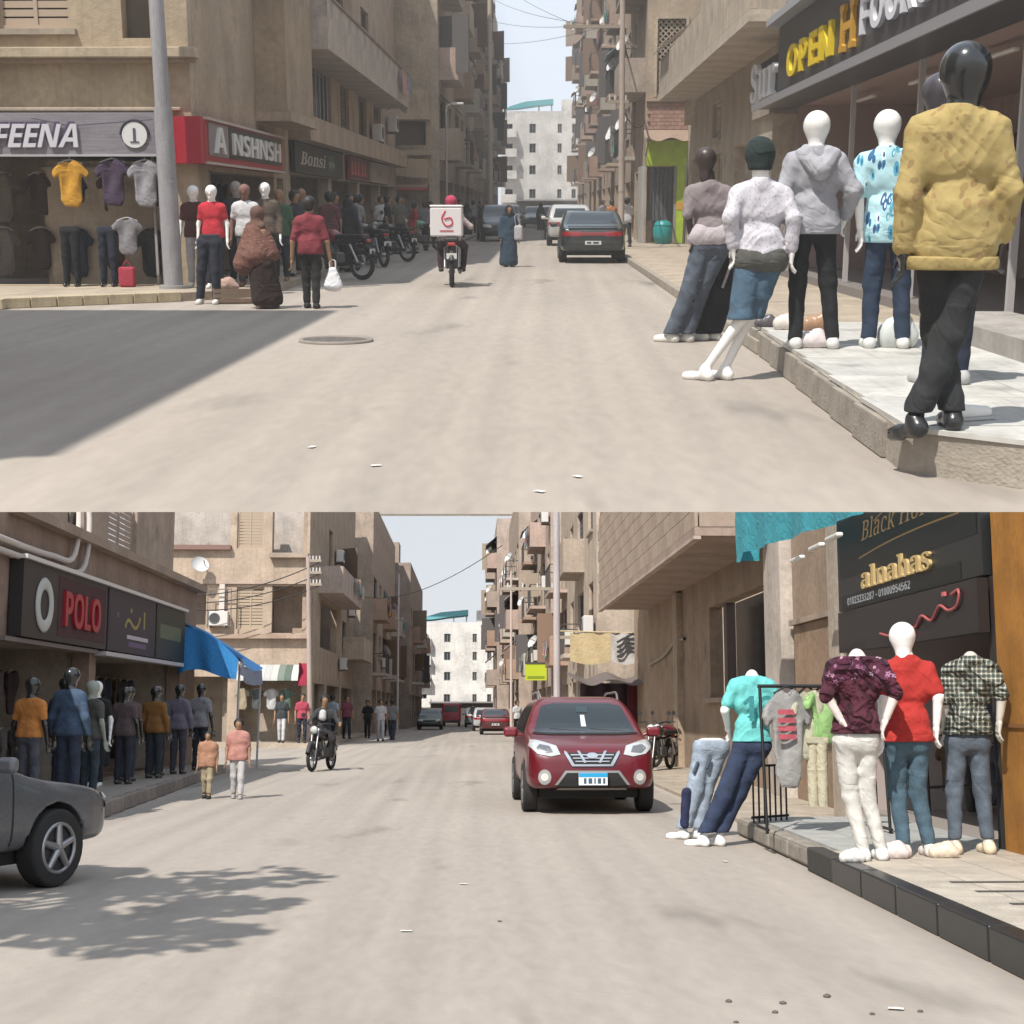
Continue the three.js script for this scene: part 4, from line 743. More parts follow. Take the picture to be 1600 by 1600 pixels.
// ---- the corner building with the grey sign, on the side street
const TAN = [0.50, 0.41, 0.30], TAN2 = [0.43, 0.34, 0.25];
{
  const T = thing('corner_building', 'tan plastered corner building with a ledge above the grey shop sign', 'building');
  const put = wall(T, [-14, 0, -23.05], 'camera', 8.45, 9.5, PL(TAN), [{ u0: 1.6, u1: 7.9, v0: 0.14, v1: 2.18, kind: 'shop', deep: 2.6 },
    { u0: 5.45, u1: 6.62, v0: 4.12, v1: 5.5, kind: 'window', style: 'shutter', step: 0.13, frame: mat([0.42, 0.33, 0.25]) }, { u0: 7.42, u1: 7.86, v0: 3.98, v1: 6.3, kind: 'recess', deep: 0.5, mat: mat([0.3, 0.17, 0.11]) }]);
  part(T, 'ledge', put(bx(-0.1, 8.62, 3.66, 3.82, 0.003, 0.3, 0.02)), PL([0.54, 0.45, 0.34]));
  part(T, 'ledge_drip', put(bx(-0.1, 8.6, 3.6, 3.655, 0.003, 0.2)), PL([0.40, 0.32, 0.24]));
  part(T, 'plaster_lip', put(bx(1.4, 8.3, 2.87, 2.93, 0.002, 0.1, 0.02)), PL([0.5, 0.42, 0.34]));
  part(T, 'door_post', put(bx(7.9, 7.985, 0.14, 2.2, -0.05, 0.08)), mat([0.5, 0.49, 0.5], { rough: 0.4 }));
  part(T, 'door_post', put(bx(7.72, 7.76, 0.14, 2.17, -0.2, -0.15)), mat([0.35, 0.34, 0.35], { rough: 0.4 }));
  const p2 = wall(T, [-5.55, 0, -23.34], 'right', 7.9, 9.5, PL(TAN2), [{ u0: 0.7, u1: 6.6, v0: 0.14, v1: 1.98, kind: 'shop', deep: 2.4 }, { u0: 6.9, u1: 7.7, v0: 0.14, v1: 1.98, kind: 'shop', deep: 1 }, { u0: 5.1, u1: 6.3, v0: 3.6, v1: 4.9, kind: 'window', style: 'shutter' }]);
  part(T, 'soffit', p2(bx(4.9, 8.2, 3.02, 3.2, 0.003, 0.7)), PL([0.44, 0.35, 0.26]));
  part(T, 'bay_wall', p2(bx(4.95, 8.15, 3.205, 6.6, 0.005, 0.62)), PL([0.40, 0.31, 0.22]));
  part(T, 'roof', bx(-14, -5.9, 9.2, 9.4, -31.2, -23.4), PL(TAN2)); part(T, 'core', bx(-14, -6.3, 3.0, 9.1, -31.2, -23.7), mat(DARK));
  stock(put, 1.9, 7.7, 1.95, -0.9, 'dark garment added to darken the inside of the grey sign shop', 'stock inside the grey sign shop', SHADE_STOCK); stock(put, 1.9, 7.7, 1.05, -0.8, 'dark garment added to darken the inside of the grey sign shop', 'stock inside the grey sign shop', SHADE_STOCK);
  stock(p2, 1.0, 6.4, 1.85, -0.9, 'dark garment added to darken the inside of the red sign shop', 'stock inside the red sign shop', SHADE_STOCK);
  // the sign with slanted letters
  const S = thing('shop_sign', 'grey shop sign with slanted white letters and a round eye emblem', 'sign');
  const face = canvasTex(1024, 256, (c, w, h) => { c.fillStyle = '#8d8790'; c.fillRect(0, 0, w, h); for (let i = 0; i < 900; i++) { const q = 105 + Math.floor(rnd() * 70); c.fillStyle = `rgba(${q},${q - 4},${q + 4},0.22)`; c.fillRect(rnd() * w, rnd() * h, 20 + rnd() * 120, 3 + rnd() * 14); } c.strokeStyle = '#55505c'; c.lineWidth = 6; c.beginPath(); c.moveTo(640, 30); c.lineTo(760, 80); c.lineTo(1020, 40); c.stroke(); });
  const sg = new THREE.PlaneGeometry(5.2, 0.62); sg.translate(5.3, 2.52, 0.181);
  part(S, 'panel', put(bx(2.7, 7.92, 2.2, 2.84, 0.05, 0.18)), mat([0.34, 0.33, 0.36], { rough: 0.6 })); part(S, 'printed_face', put(clean(sg)), mat([0.8, 0.8, 0.8], { map: face, rough: 0.6 }));
  part(S, 'frame_rail', put(bx(2.68, 7.95, 2.17, 2.2, 0.04, 0.2)), mat([0.5, 0.49, 0.52], { rough: 0.4, metal: 0.3 }));
  letters(S, 'FEENA', 0.36, 0.03, mat([0.56, 0.55, 0.6], { rough: 0.5 }), g => put(moved(g, 5.32, 2.31, 0.2)), FONT, 0.1, 0.28, 0.98);
  letters(S, 'FEENA', 0.36, 0.02, mat([0.07, 0.05, 0.10], { rough: 0.7 }), g => put(moved(g, 5.28, 2.345, 0.178)), FONT, 0.1, 0.28, 0.98, 'letter_edge');
  part(S, 'emblem', put(moved(new THREE.CylinderGeometry(0.2, 0.2, 0.03, 24).toNonIndexed(), 7.58, 2.5, 0.195, 0, PI / 2)), mat([0.62, 0.62, 0.62]));
  const ar = new THREE.TorusGeometry(0.22, 0.022, 6, 20, PI); ar.translate(7.58, 2.5, 0.2); part(S, 'emblem_arc', put(clean(ar)), mat([0.03, 0.03, 0.04]));
  part(S, 'emblem_mark', put([bx(7.56, 7.6, 2.4, 2.6, 0.205, 0.22), bx(7.51, 7.65, 2.38, 2.399, 0.205, 0.22)]), mat([0.08, 0.07, 0.1]));
  // clothes hung in the doorway
  const A = [[-7.5, 1.38, [0.62, 0.32, 0.035], 'orange shirt hung in the dark shop doorway'], [-6.82, 1.4, [0.07, 0.045, 0.085], 'dark plum shirt hung between an orange and a grey one'], [-6.3, 1.38, [0.33, 0.32, 0.35], 'grey t-shirt hung beside the shop door post']];
  const sh = shirtGeo(0.52, 0.74);
  A.forEach(([x, y, c, l], i) => { const H = thing('hanging_shirt', l, 'shirt', [x, y, -22.92]); part(H, 'shirt', sh, cloth(c)); part(H, 'hanger', [tube([[-0.2, 0.68, 0], [0, 0.74, 0], [0.2, 0.68, 0]], 0.012), tube([[0, 0.74, 0], [0, 0.85, 0], [0.03, 0.88, 0]], 0.008)], mat([0.4, 0.4, 0.4])); });
  const R = thing('clothes_rail', 'thin black rail holding shirts across the dark doorway', 'rail', [0, 0, 0]); part(R, 'bar', rod([-8.2, 2.27 - 0.0, -22.94], [-6.12, 2.27, -22.94], 0.018), mat([0.05, 0.05, 0.05])); for (const x of [-8.1, -6.2]) part(R, 'hook', rod([x, 2.27, -22.94], [x, 2.36, -23.0], 0.01), mat([0.05, 0.05, 0.05]));
  const H = thing('hanging_shirt', 'pale grey shirt hung low by the red bag', 'shirt', [-6.62, 0.62, -22.85]); part(H, 'shirt', shirtGeo(0.46, 0.6), cloth([0.25, 0.24, 0.26])); part(H, 'hanger', tube([[-0.17, 0.55, 0], [0, 0.6, 0], [0.17, 0.55, 0]], 0.01), mat([0.4, 0.4, 0.4]));
  const bagT = thing('shopping_bag', 'small red bag standing in the grey sign shop doorway', 'bag', [-6.62, 0.13, -22.7]); part(bagT, 'sack', bx(-0.13, 0.13, 0, 0.32, -0.07, 0.07, 0.04), cloth([0.45, 0.05, 0.08])); part(bagT, 'handle', tube([[-0.07, 0.31, 0], [0, 0.42, 0], [0.07, 0.31, 0]], 0.01), cloth([0.45, 0.05, 0.08]));
}
{ // red sign wrapped round the corner
  const S = thing('shop_sign', 'red box sign with white capitals on black, wrapped round the corner', 'sign');
  const red = mat([0.34, 0.012, 0.028], { rough: 0.45 });
  part(S, 'box', [bx(-5.97, -5.36, 2.06, 2.78, -23.05 + 0.04, -22.78), bx(-5.54, -5.36, 2.06, 2.78, -30.0, -23.05)], red);
  const put = wallFrame([-5.36, 0, -23.05], 'right');
  part(S, 'letter_band', put(bx(1.75, 6.7, 2.2, 2.72, 0.002, 0.02)), mat([0.012, 0.012, 0.012], { rough: 0.4 }));
  part(S, 'logo_panel', put(bx(0.25, 1.7, 2.2, 2.72, 0.002, 0.02)), mat([0.22, 0.18, 0.18], { rough: 0.5 }));
  letters(S, 'A', 0.42, 0.04, mat([0.6, 0.58, 0.56]), g => put(moved(g, 0.55, 2.25, 0.02)), FONT, 0.2, 0, 2.2);
  letters(S, 'NSHNSH', 0.36, 0.04, mat([0.62, 0.6, 0.57]), g => put(moved(g, 1.95, 2.27, 0.02)), FONT, 0.35, 0, 1, 'letter', 4.5);
  part(S, 'trim', put([bx(0, 6.95, 2.75, 2.79, 0.0, 0.06), bx(0, 6.95, 2.06, 2.1, 0.0, 0.05)]), mat([0.42, 0.36, 0.32]));
}
{ // lamp post at the corner
  const T = streetPole('thick grey lamp post at the corner before the red sign', [-5.78, -22.35], 9, 0.135, { name: 'lamp_post', y: 0.13, lean: -0.12, taper: 0.62, mat: mat([0.45, 0.44, 0.46], { rough: 0.45, metal: 0.15, tex: 'grain', size: 1 }) });
  part(T, 'sleeve', [rod([-0.01, 0, 0], [-0.036, 2.75, 0], 0.152, 0.142, 16)], mat([0.40, 0.39, 0.41], { rough: 0.5, tex: 'grain', size: 0.7 }));
  part(T, 'base_plate', [rod([0, 0, 0], [0, 0.05, 0], 0.24, 0.24, 16)], mat([0.3, 0.29, 0.28]));
}
{ // second building on the shaded side: dark sign, red sign, long balcony
  const T = thing('shop_building', 'brown building with a long plastered balcony over dark shop signs', 'building');
  const c = [0.48, 0.39, 0.31];
  const put = wall(T, [-5.55, 0, -31.3], 'right', 24, 13, PL(c), [{ u0: 0.6, u1: 6.3, v0: 0.14, v1: 2.1, kind: 'shop' }, { u0: 6.9, u1: 12.2, v0: 0.14, v1: 2.1, kind: 'shop' }, { u0: 12.8, u1: 18, v0: 0.14, v1: 2.1, kind: 'shop' }, { u0: 18.4, u1: 23.6, v0: 0.14, v1: 2.1, kind: 'shop' },
    { u0: 2.2, u1: 7.2, v0: 3.5, v1: 4.7, kind: 'window', style: 'bars', bars: mat([0.35, 0.37, 0.42]) }, { u0: 9, u1: 10.8, v0: 3.5, v1: 4.7, kind: 'window', style: 'shutter' }, { u0: 13, u1: 15, v0: 3.5, v1: 4.7, kind: 'window', style: 'glass' }, { u0: 17, u1: 19, v0: 3.4, v1: 4.7, kind: 'window', style: 'shutter' }, { u0: 2, u1: 4, v0: 5.5, v1: 7.4, kind: 'window', style: 'shutter', sill: false }, { u0: 7, u1: 10, v0: 5.5, v1: 7.4, kind: 'window', style: 'glass', sill: false }, { u0: 14, u1: 16, v0: 5.5, v1: 7.4, kind: 'window', style: 'glass', sill: false }]);
  balcony(T, put, 0.4, 19.4, 4.85, 0.95, { mat: PL([0.50, 0.44, 0.39]), h: 0.95, cap: PL([0.3, 0.24, 0.2]) });
  part(T, 'canopy_band', put(bx(0.5, 23.5, 2.82, 3.35, 0.003, 0.5)), PL([0.44, 0.34, 0.26]));
  balcony(T, put, 0.4, 12, 8.2, 0.95, { mat: PL([0.46, 0.38, 0.31]) });
  airUnit(T, put, 15.6, 3.45); airUnit(T, put, 20.5, 4.0); dish(T, put, 20.4, 5.1);
  part(T, 'end_wall', bx(-12, -5.83, 0, 13, -31.6, -31.3), PL(c)); part(T, 'roof', bx(-12, -5.85, 12.6, 12.8, -55.2, -31.6), PL(c)); part(T, 'core', bx(-12, -6.2, 3.2, 12.5, -55.2, -31.7), mat(DARK));
  laundry(put, 15.5, 19, 5.7, 1.1, 'washing hung over the end of the long plastered balcony');
  const sg = (l, u0, u1, bg, f) => { const S = thing('shop_sign', l, 'sign'); const t = canvasTex(512, 128, f); part(S, 'panel', put(bx(u0, u1, 2.15, 2.78, 0.05, 0.14)), mat(bg, { rough: 0.5 })); const pg = new THREE.PlaneGeometry(u1 - u0 - 0.1, 0.56); pg.translate((u0 + u1) / 2, 2.465, 0.143); part(S, 'printed_face', put(clean(pg)), mat([0.85, 0.85, 0.85], { map: t, rough: 0.5 })); part(S, 'frame_rail', put([bx(u0 - 0.03, u1 + 0.03, 2.78, 2.81, 0.04, 0.16), bx(u0 - 0.03, u1 + 0.03, 2.12, 2.15, 0.04, 0.16)]), mat([0.06, 0.055, 0.05])); };
  sg('black shop sign with white script beside the red sign', 0.5, 8.2, [0.02, 0.02, 0.02], (x, w, h) => { x.fillStyle = '#161414'; x.fillRect(0, 0, w, h); x.fillStyle = '#c9c2bd'; x.font = 'italic bold 92px serif'; x.fillText('Bonsi', 40, 96); x.fillStyle = '#3f5a46'; x.fillRect(330, 20, 70, 90); x.fillStyle = '#9fb3a6'; x.font = 'bold 60px serif'; x.fillText('vo', 336, 88); });
  sg('red lettered shop sign below the balcony end', 9.6, 14.2, [0.3, 0.03, 0.04], (x, w, h) => { x.fillStyle = '#4a2024'; x.fillRect(0, 0, w, h); x.fillStyle = '#c8474b'; for (const q of [40, 120, 200, 300, 380]) { x.fillRect(q, 16, 34, 88); x.fillRect(q - 10, 86, 70, 20); } });
  sg('faded beige shop sign next to the red lettered one', 14.8, 19.4, [0.4, 0.34, 0.3], (x, w, h) => { x.fillStyle = '#9a8a80'; x.fillRect(0, 0, w, h); x.fillStyle = '#5a4a44'; x.font = 'bold 70px sans-serif'; x.fillText('N A', 200, 90); });
}
{ // third: projecting end wall with a grilled window and air units
  const e = [{ u0: 4.3, u1: 5.1, v0: 7.3, v1: 8.6, kind: 'window', style: 'bars', bars: mat([0.6, 0.6, 0.6]), frame: mat([0.55, 0.53, 0.5]) }, { u0: 3.7, u1: 6.5, v0: 3.7, v1: 4.6, kind: 'recess', deep: 1.6, mat: PL([0.46, 0.38, 0.29]) }, { u0: 3.5, u1: 6.6, v0: 0.05, v1: 2.2, kind: 'shop', deep: 2 }, { u0: 3.9, u1: 4.6, v0: 10.6, v1: 12, kind: 'window', style: 'shutter' }];
  const { T, put, pe } = block('projecting tan building with a white grilled window on its end wall', 'left', -3.95, -56, -85, 17, [0.52, 0.44, 0.36], { depth: 7, end: e, endMat: PL([0.5, 0.41, 0.31]), wash: 'washing on the building with the grilled window', bay: 5 });
  balcony(T, pe, 3.5, 6.7, 4.75, 0.9, { mat: PL([0.52, 0.43, 0.33]), h: 0.95 });
  airUnit(T, pe, 4.3, 6.5); airUnit(T, pe, 3.6, 3.75);
  part(T, 'ledge', pe(bx(2.6, 6.72, 3.32, 3.5, 0.003, 0.35)), PL([0.52, 0.44, 0.33]));
  const B = thing('cloth_banner', 'faded tan cloth banner hung under the ledge', 'banner'); part(B, 'cloth', pe(grid(3.2, 0.7, 14, 4, (a, b) => [3.4 + a * 3.2, 2.55 + b * 0.7 + 0.08 * Math.sin(a * 5), 0.4 + 0.05 * Math.sin(a * 17)])), cloth([0.5, 0.4, 0.27])); part(B, 'rope', pe(rod([3.4, 3.3, 0.4], [6.6, 3.3, 0.4], 0.012)), mat([0.2, 0.18, 0.15]));
  const A = thing('shop_awning', 'brown striped shop awning with a red lower edge', 'awning'); for (let k = 0; k < 6; k++) part(A, 'awning_strip', pe(moved(bx(0, 3.2, 0, 0.02, 0, 0.16), 3.4, 2.3 - k * 0.055, 0.05 + k * 0.15, 0, 0.35)), cloth(k > 3 ? [0.35, 0.04, 0.05] : k % 2 ? [0.3, 0.2, 0.13] : [0.36, 0.26, 0.17])); 
}
block('tall brown block with stacked balconies, before the last block on the shaded side', 'left', -4.35, -86, -112, 20, [0.5, 0.42, 0.36], { wash: 'washing on the tall brown balcony block', bay: 4.5, rails: 0.2, shift: 1 });
block('narrow grey-brown block at the far end of the shaded side', 'left', -4.1, -113, -138, 18, [0.48, 0.41, 0.37], { wash: 'washing on the narrow far block', bay: 5 });
{ // street lamp against the shaded blocks
  const T = streetPole('slim street lamp with a curved arm by the shaded blocks', [-3.3, -50.5], 4.6, 0.05, { name: 'street_lamp' }); part(T, 'arm', tube([[0, 4.55, 0], [0.06, 4.8, 0], [0.3, 4.86, 0]], 0.03), mat([0.5, 0.48, 0.46])); part(T, 'lamp_head', bx(0.22, 0.62, 4.82, 4.9, -0.09, 0.09, 0.03), mat([0.6, 0.58, 0.55]));
}
streetPole('tall pale pole in front of the stacked balconies', [-3.05, -87], 20, 0.16, { mat: mat([0.5, 0.45, 0.36]), arms: [[17.4, -0.7, 0.7]] });
{ // a building outside the picture on the camera side of the side street; it shades the road
  const T = thing('shade_building', 'tan building on the near side of the side street', 'building'); part(T, 'wall', bx(-14, -6.95, 0, 12.5, -14.7, -3.4), PL(TAN)); part(T, 'coping', bx(-14.1, -6.9, 12.502, 12.62, -14.8, -3.3), PL([0.5, 0.42, 0.32]));
}

// ---- sunny side: the clothes shop with the long dark fascia
{
  const T = thing('clothes_shop', 'dark fronted clothes shop on the sunny side with a beige pillar', 'building');
  const put = wallFrame([4.4, 0, -27.4], 'left');        // u runs towards the camera
  const dk = mat([0.035, 0.03, 0.032], { rough: 0.6 }), red = mat([0.34, 0.25, 0.23], { rough: 0.6 });
  part(T, 'fascia', put(bx(0, 20.6, 3.24, 4.62, -0.4, 0)), mat([0.045, 0.043, 0.045], { rough: 0.35 }));
  part(T, 'back_wall', put(bx(0, 20.6, 0, 4.6, -3.7, -3.5)), mat([0.36, 0.27, 0.25], { rough: 0.8, tex: 'plaster' })); part(T, 'side_wall', put(bx(-0.2, 0, 0, 4.6, -3.7, -0.42)), red);
  part(T, 'ceiling', put(bx(0, 20.6, 3.24, 3.3, -3.5, -0.402)), red); part(T, 'shop_floor', put(bx(0, 20.6, 0, 0.245, -3.5, -0.11)), mat([0.2, 0.18, 0.17], { rough: 0.5 }));
  part(T, 'awning', put(bx(-0.1, 20.6, 3.17, 3.23, -0.3, 0.42)), mat([0.10, 0.10, 0.11], { rough: 0.4, metal: 0.4 }));
  part(T, 'awning_edge', put(bx(-0.1, 20.6, 3.13, 3.25, 0.425, 0.46)), mat([0.40, 0.40, 0.42], { rough: 0.35, metal: 0.5 }));
  for (const u of [3, 6.4, 9.8, 13.2]) part(T, 'tube_light', put([bx(u, u + 1.2, 3.08, 3.13, -0.9, -0.82, 0.02)]), mat([0.65, 0.65, 0.62], { rough: 0.3 }));
  for (const u of [5.2, 9.1, 13.0]) part(T, 'door_frame', put([bx(u, u + 0.07, 0.25, 3.2, -0.35, -0.28)]), mat([0.42, 0.4, 0.4], { rough: 0.4 }));
  part(T, 'upper_wall', put(bx(0, 20.6, 4.625, 9, -0.5, -0.1)), PL([0.42, 0.40, 0.4])); part(T, 'cornice', put(bx(0, 20.6, 4.625, 4.75, -0.09, 0.25)), mat([0.33, 0.34, 0.37], { rough: 0.4 }));
  part(T, 'pillar', put(bx(-2.1, -0.25, 0.12, 3.1, -0.7, 0.02)), PL([0.52, 0.45, 0.37])); part(T, 'pillar_cap', put(bx(-2.3, -0.1, 3.1, 3.26, -0.75, 0.12)), PL([0.35, 0.3, 0.26]));
  const yel = mat([0.72, 0.52, 0.015], { rough: 0.45 }), gold = mat([0.5, 0.27, 0.03], { rough: 0.5 }), wh = mat([0.62, 0.62, 0.66], { rough: 0.5 });
  for (const v of [2.6, 1.5]) stock(put, 1.0, 20, v, -3.1, 'dark garment added to darken the back of the dark fronted shop', 'stock inside the dark fronted shop', SHADE_STOCK, 1.15);
  const S = thing('shop_lettering', 'yellow, gold and white raised letters along the dark fascia', 'sign');
  letters(S, 'OPEN', 0.52, 0.06, yel, g => put(moved(g, 1.25, 3.62, 0.0)), FONT, 0.3, 0, 1, 'letter', 3.9);
  letters(S, 'II', 0.66, 0.06, gold, g => put(moved(g, 5.75, 3.58, 0)), FONT, 0.6, 0, 1, 'letter', 0.95); part(S, 'letter', put(bx(6.0, 6.5, 3.86, 3.97, 0.0, 0.055)), gold);
  letters(S, 'FOURUM', 0.5, 0.06, wh, g => put(moved(g, 7.1, 3.68, 0.0)), FONT, 0.3, 0, 1, 'letter', 4.6);
  // smaller sign by the pillar
  const q = thing('shop_sign', 'white letters on a small black sign beside the pillar', 'sign'); const p2 = wallFrame([4.5, 0, -31.2], 'left');
  part(q, 'panel', p2(bx(0, 3.7, 3.35, 4.25, -0.1, 0)), mat([0.02, 0.02, 0.022], { rough: 0.5 })); letters(q, 'Sur', 0.75, 0.1, mat([0.66, 0.66, 0.68]), g => p2(moved(g, 0.25, 3.5, 0.0)), SERIF, 0.16, 0, 1, 'letter', 3.1);
}
{ // beige building with a deep balcony slab
  const T = thing('beige_building', 'beige plastered building under a deep balcony slab on the sunny side', 'building');
  const c = PL([0.53, 0.46, 0.38]);
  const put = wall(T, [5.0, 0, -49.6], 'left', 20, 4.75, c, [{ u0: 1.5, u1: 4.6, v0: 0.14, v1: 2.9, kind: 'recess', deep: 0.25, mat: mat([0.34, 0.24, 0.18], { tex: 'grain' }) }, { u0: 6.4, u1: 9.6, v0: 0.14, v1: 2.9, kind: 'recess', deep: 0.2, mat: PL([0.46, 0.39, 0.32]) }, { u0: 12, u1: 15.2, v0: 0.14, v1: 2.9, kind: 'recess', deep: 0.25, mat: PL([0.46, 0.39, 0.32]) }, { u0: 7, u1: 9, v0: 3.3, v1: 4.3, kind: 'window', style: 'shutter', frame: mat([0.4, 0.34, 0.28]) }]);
  part(T, 'balcony_slab', put(bx(1.6, 22.0, 4.76, 4.98, -0.1, 1.15)), PL([0.56, 0.49, 0.41])); part(T, 'parapet', put([bx(1.6, 22, 4.985, 6.0, 1.0, 1.15), bx(1.6, 1.75, 4.985, 6.0, 0, 0.99)]), PL([0.55, 0.47, 0.38]));
  part(T, 'bracket', put([extrude([[1.62, 4.76], [1.62, 4.0], [2.3, 4.76]], 0.3)]), c);
  part(T, 'upper_wall', put(bx(0, 20, 4.99, 12, -2.6, -0.3)), PL([0.5, 0.43, 0.35]));
  const L = thing('striped_awning', 'weathered striped cloth awning above the deep balcony', 'awning'); for (let k = 0; k < 5; k++) part(L, 'awning_strip', put(grid(0.6, 1, 3, 6, (a, b) => [2.2 + k * 0.62 + a * 0.6, 6.9 - b * 0.75, 0.3 + b * 1.1 + 0.03 * Math.sin(a * 6)])), cloth(k % 2 ? [0.5, 0.43, 0.34] : [0.2, 0.14, 0.11]));
  const pi = thing('drain_pipe', 'dark drain pipe running down the beige building end', 'pipe'); part(pi, 'pipe', tube([[5.02, 3.4, -49.4], [4.96, 2.2, -49.3], [4.9, 0.14, -49.2]], 0.05), mat([0.08, 0.07, 0.07]));
}
{ // building with the lattice screen and the lime green shop front
  const T = thing('lattice_building', 'brown building with a pierced lattice screen over a lime green shop', 'building');
  const m = PL([0.5, 0.41, 0.32]);
  const put = wall(T, [3.62, 0, -50.2], 'camera', 5, 15, m, [{ u0: 0.32, u1: 1.28, v0: 5.15, v1: 7.6, kind: 'recess', deep: 1.2, mat: PL([0.48, 0.4, 0.31]) }, { u0: 0.02 + 0.03, u1: 1.0, v0: 0.14, v1: 2.72, kind: 'shop', deep: 2, inside: mat([0.38, 0.37, 0.36]) }]);
  const scr = mat([0.52, 0.44, 0.34], { tex: 'plaster', size: 1 });
  for (let i = 0; i < 5; i++) for (let j = 0; j < 13; j++) { const u = 0.32 + i * 0.192, v = 5.15 + j * 0.1885; part(T, 'lattice_block', put([moved(bx(-0.125, 0.125, -0.018, 0.018, -0.1, -0.04), u + 0.096, v + 0.094, 0, 0, 0, 0.775), moved(bx(-0.125, 0.125, -0.018, 0.018, -0.1, -0.042), u + 0.096, v + 0.094, 0, 0, 0, -0.775)]), scr); }
  part(T, 'surround', put([bx(0.22, 0.32, 5.05, 7.7, 0.003, 0.06), bx(1.28, 1.38, 5.05, 7.7, 0.003, 0.06), bx(0.32, 1.28, 7.6, 7.7, 0.003, 0.06)]), PL([0.56, 0.48, 0.38]));
  const bk = [mat([0.5, 0.30, 0.24], { tex: 'grain', size: 0.7 }), mat([0.46, 0.28, 0.22], { tex: 'grain', size: 0.9 }), mat([0.54, 0.34, 0.27], { tex: 'grain', size: 0.8 })];
  for (let j = 0; j < 9; j++) for (let i = 0; i < 8; i++) { const u = 0.02 + i * 0.235 + (j % 2) * 0.11; if (u < 1.78) part(T, 'brick', put(bx(u, Math.min(u + 0.225, 1.9), 3.72 + j * 0.128, 3.72 + j * 0.128 + 0.116, 0.004, 0.06)), bk[(i * 5 + j * 3) % 3]); }
  part(T, 'string_course', put([bx(-0.05, 2.0, 4.9, 5.02, 0.003, 0.16), bx(-0.05, 2.0, 4.55 + 0.33, 4.895, 0.003, 0.1)]), PL([0.5, 0.38, 0.3]));
  const lime = mat([0.55, 0.74, 0.04], { rough: 0.55, tex: 'grain', size: 1.4 });
  part(T, 'green_fascia', put(bx(0.02, 1.72, 2.76, 3.62, 0.003, 0.09)), lime); part(T, 'green_pillar', put(bx(1.08, 1.72, 0.14, 2.755, 0.003, 0.09)), lime);
  part(T, 'pillar_patch', put(bx(1.1, 1.7, 1.28, 1.55, 0.092, 0.1)), mat([0.62, 0.3, 0.03])); part(T, 'door_post', put(bx(1.0, 1.075, 0.14, 2.74, -0.05, 0.06)), mat([0.3, 0.29, 0.3]));
  for (let k = 0; k < 6; k++) part(T, 'roller_slat', put(bx(0.08 + k * 0.15, 0.2 + k * 0.15, 0.9, 2.7, -0.3, -0.27)), mat([0.1, 0.1, 0.11]));
  const pr = wall(T, [3.62, 0, -56], 'left', 5.5, 15, m, [{ u0: 0.6, u1: 5, v0: 0.14, v1: 2.6, kind: 'shop' }]); balcony(T, pr, 0.3, 5.2, 5.4, 0.85, { mat: PL([0.45, 0.38, 0.33]), h: 1.0 }); balcony(T, pr, 0.3, 5.2, 8.6, 0.85, { rail: true });
  part(T, 'roof', bx(3.9, 8.6, 14.6, 14.8, -56, -50.5), m); part(T, 'core', bx(4.4, 8.6, 3.7, 14.5, -56, -50.8), mat(DARK));
  const A = thing('rag_awning', 'ragged brown awning propped over the lime green shop', 'awning'); part(A, 'cloth', put(grid(2, 0.7, 14, 6, (a, b) => [-0.1 + a * 2.0, 3.95 - b * 0.28 - 0.12 * Math.sin(a * 7) ** 2 * b, 0.12 + b * 0.7])), cloth([0.36, 0.26, 0.2])); part(A, 'prop', put([rod([0, 3.1, 0.1], [0.05, 3.7, 0.8], 0.025), rod([1.8, 3.1, 0.1], [1.8, 3.7, 0.8], 0.025)]), mat([0.25, 0.2, 0.16]));
  const c = thing('plastic_barrel', 'round teal plastic barrel at the lime green shop door', 'barrel', [4.22, 0.13, -49.7]); const lg = new THREE.LatheGeometry([[0, 0], [0.26, 0.0], [0.33, 0.25], [0.34, 0.5], [0.27, 0.72], [0.16, 0.78], [0, 0.79]].map(p => new THREE.Vector2(...p)), 20); part(c, 'drum', clean(lg), mat([0.015, 0.26, 0.27], { rough: 0.4 })); part(c, 'rim', moved(clean(new THREE.TorusGeometry(0.3, 0.025, 6, 20)), 0, 0.62, 0, 0, PI / 2), mat([0.01, 0.2, 0.21]));
}
block('sunlit pink-brown block crowded with balconies behind the pole', 'right', 3.75, -56.4, -82, 17, [0.50, 0.40, 0.32], { wash: 'washing on the crowded sunlit block', bay: 4.2, rails: 0.5 });
block('second sunlit block of tall tan balconies along the bright side', 'right', 3.7, -83, -110, 20, [0.52, 0.41, 0.33], { wash: 'washing on the second sunlit block', bay: 4.5, shift: 1 });
block('last sunlit block next to the white building', 'right', 3.5, -111, -138, 20.5, [0.48, 0.38, 0.32], { wash: 'washing on the last sunlit block', bay: 5 });
{
  const T = streetPole('pale utility pole with crossarms behind the dark sedan', [2.47, -44], 9.5, 0.1, { y: 0.12, taper: 0.75, mat: mat([0.55, 0.46, 0.4], { tex: 'grain', size: 0.9 }), arms: [[6.45, -1.75, 0.15], [4.3, -0.45, 0.2]], lean: -0.1 });
  for (let k = 0; k < 4; k++) cable('thin overhead cable slung across the high street sky', [0.95 + k * 0.4, 6.7, -44], [-3.2, 10.5 + (3 - k) * 1.3, -84], 0.25, 0.008);
  cable('thick cable looped along the sunny house fronts', [2.4, 6.6, -44], [3.5, 7.2, -57], 0.5, 0.03); cable('thick cable looped along the sunny house fronts', [2.4, 4.4, -44], [3.6, 4.2, -52], 0.3, 0.02);
}
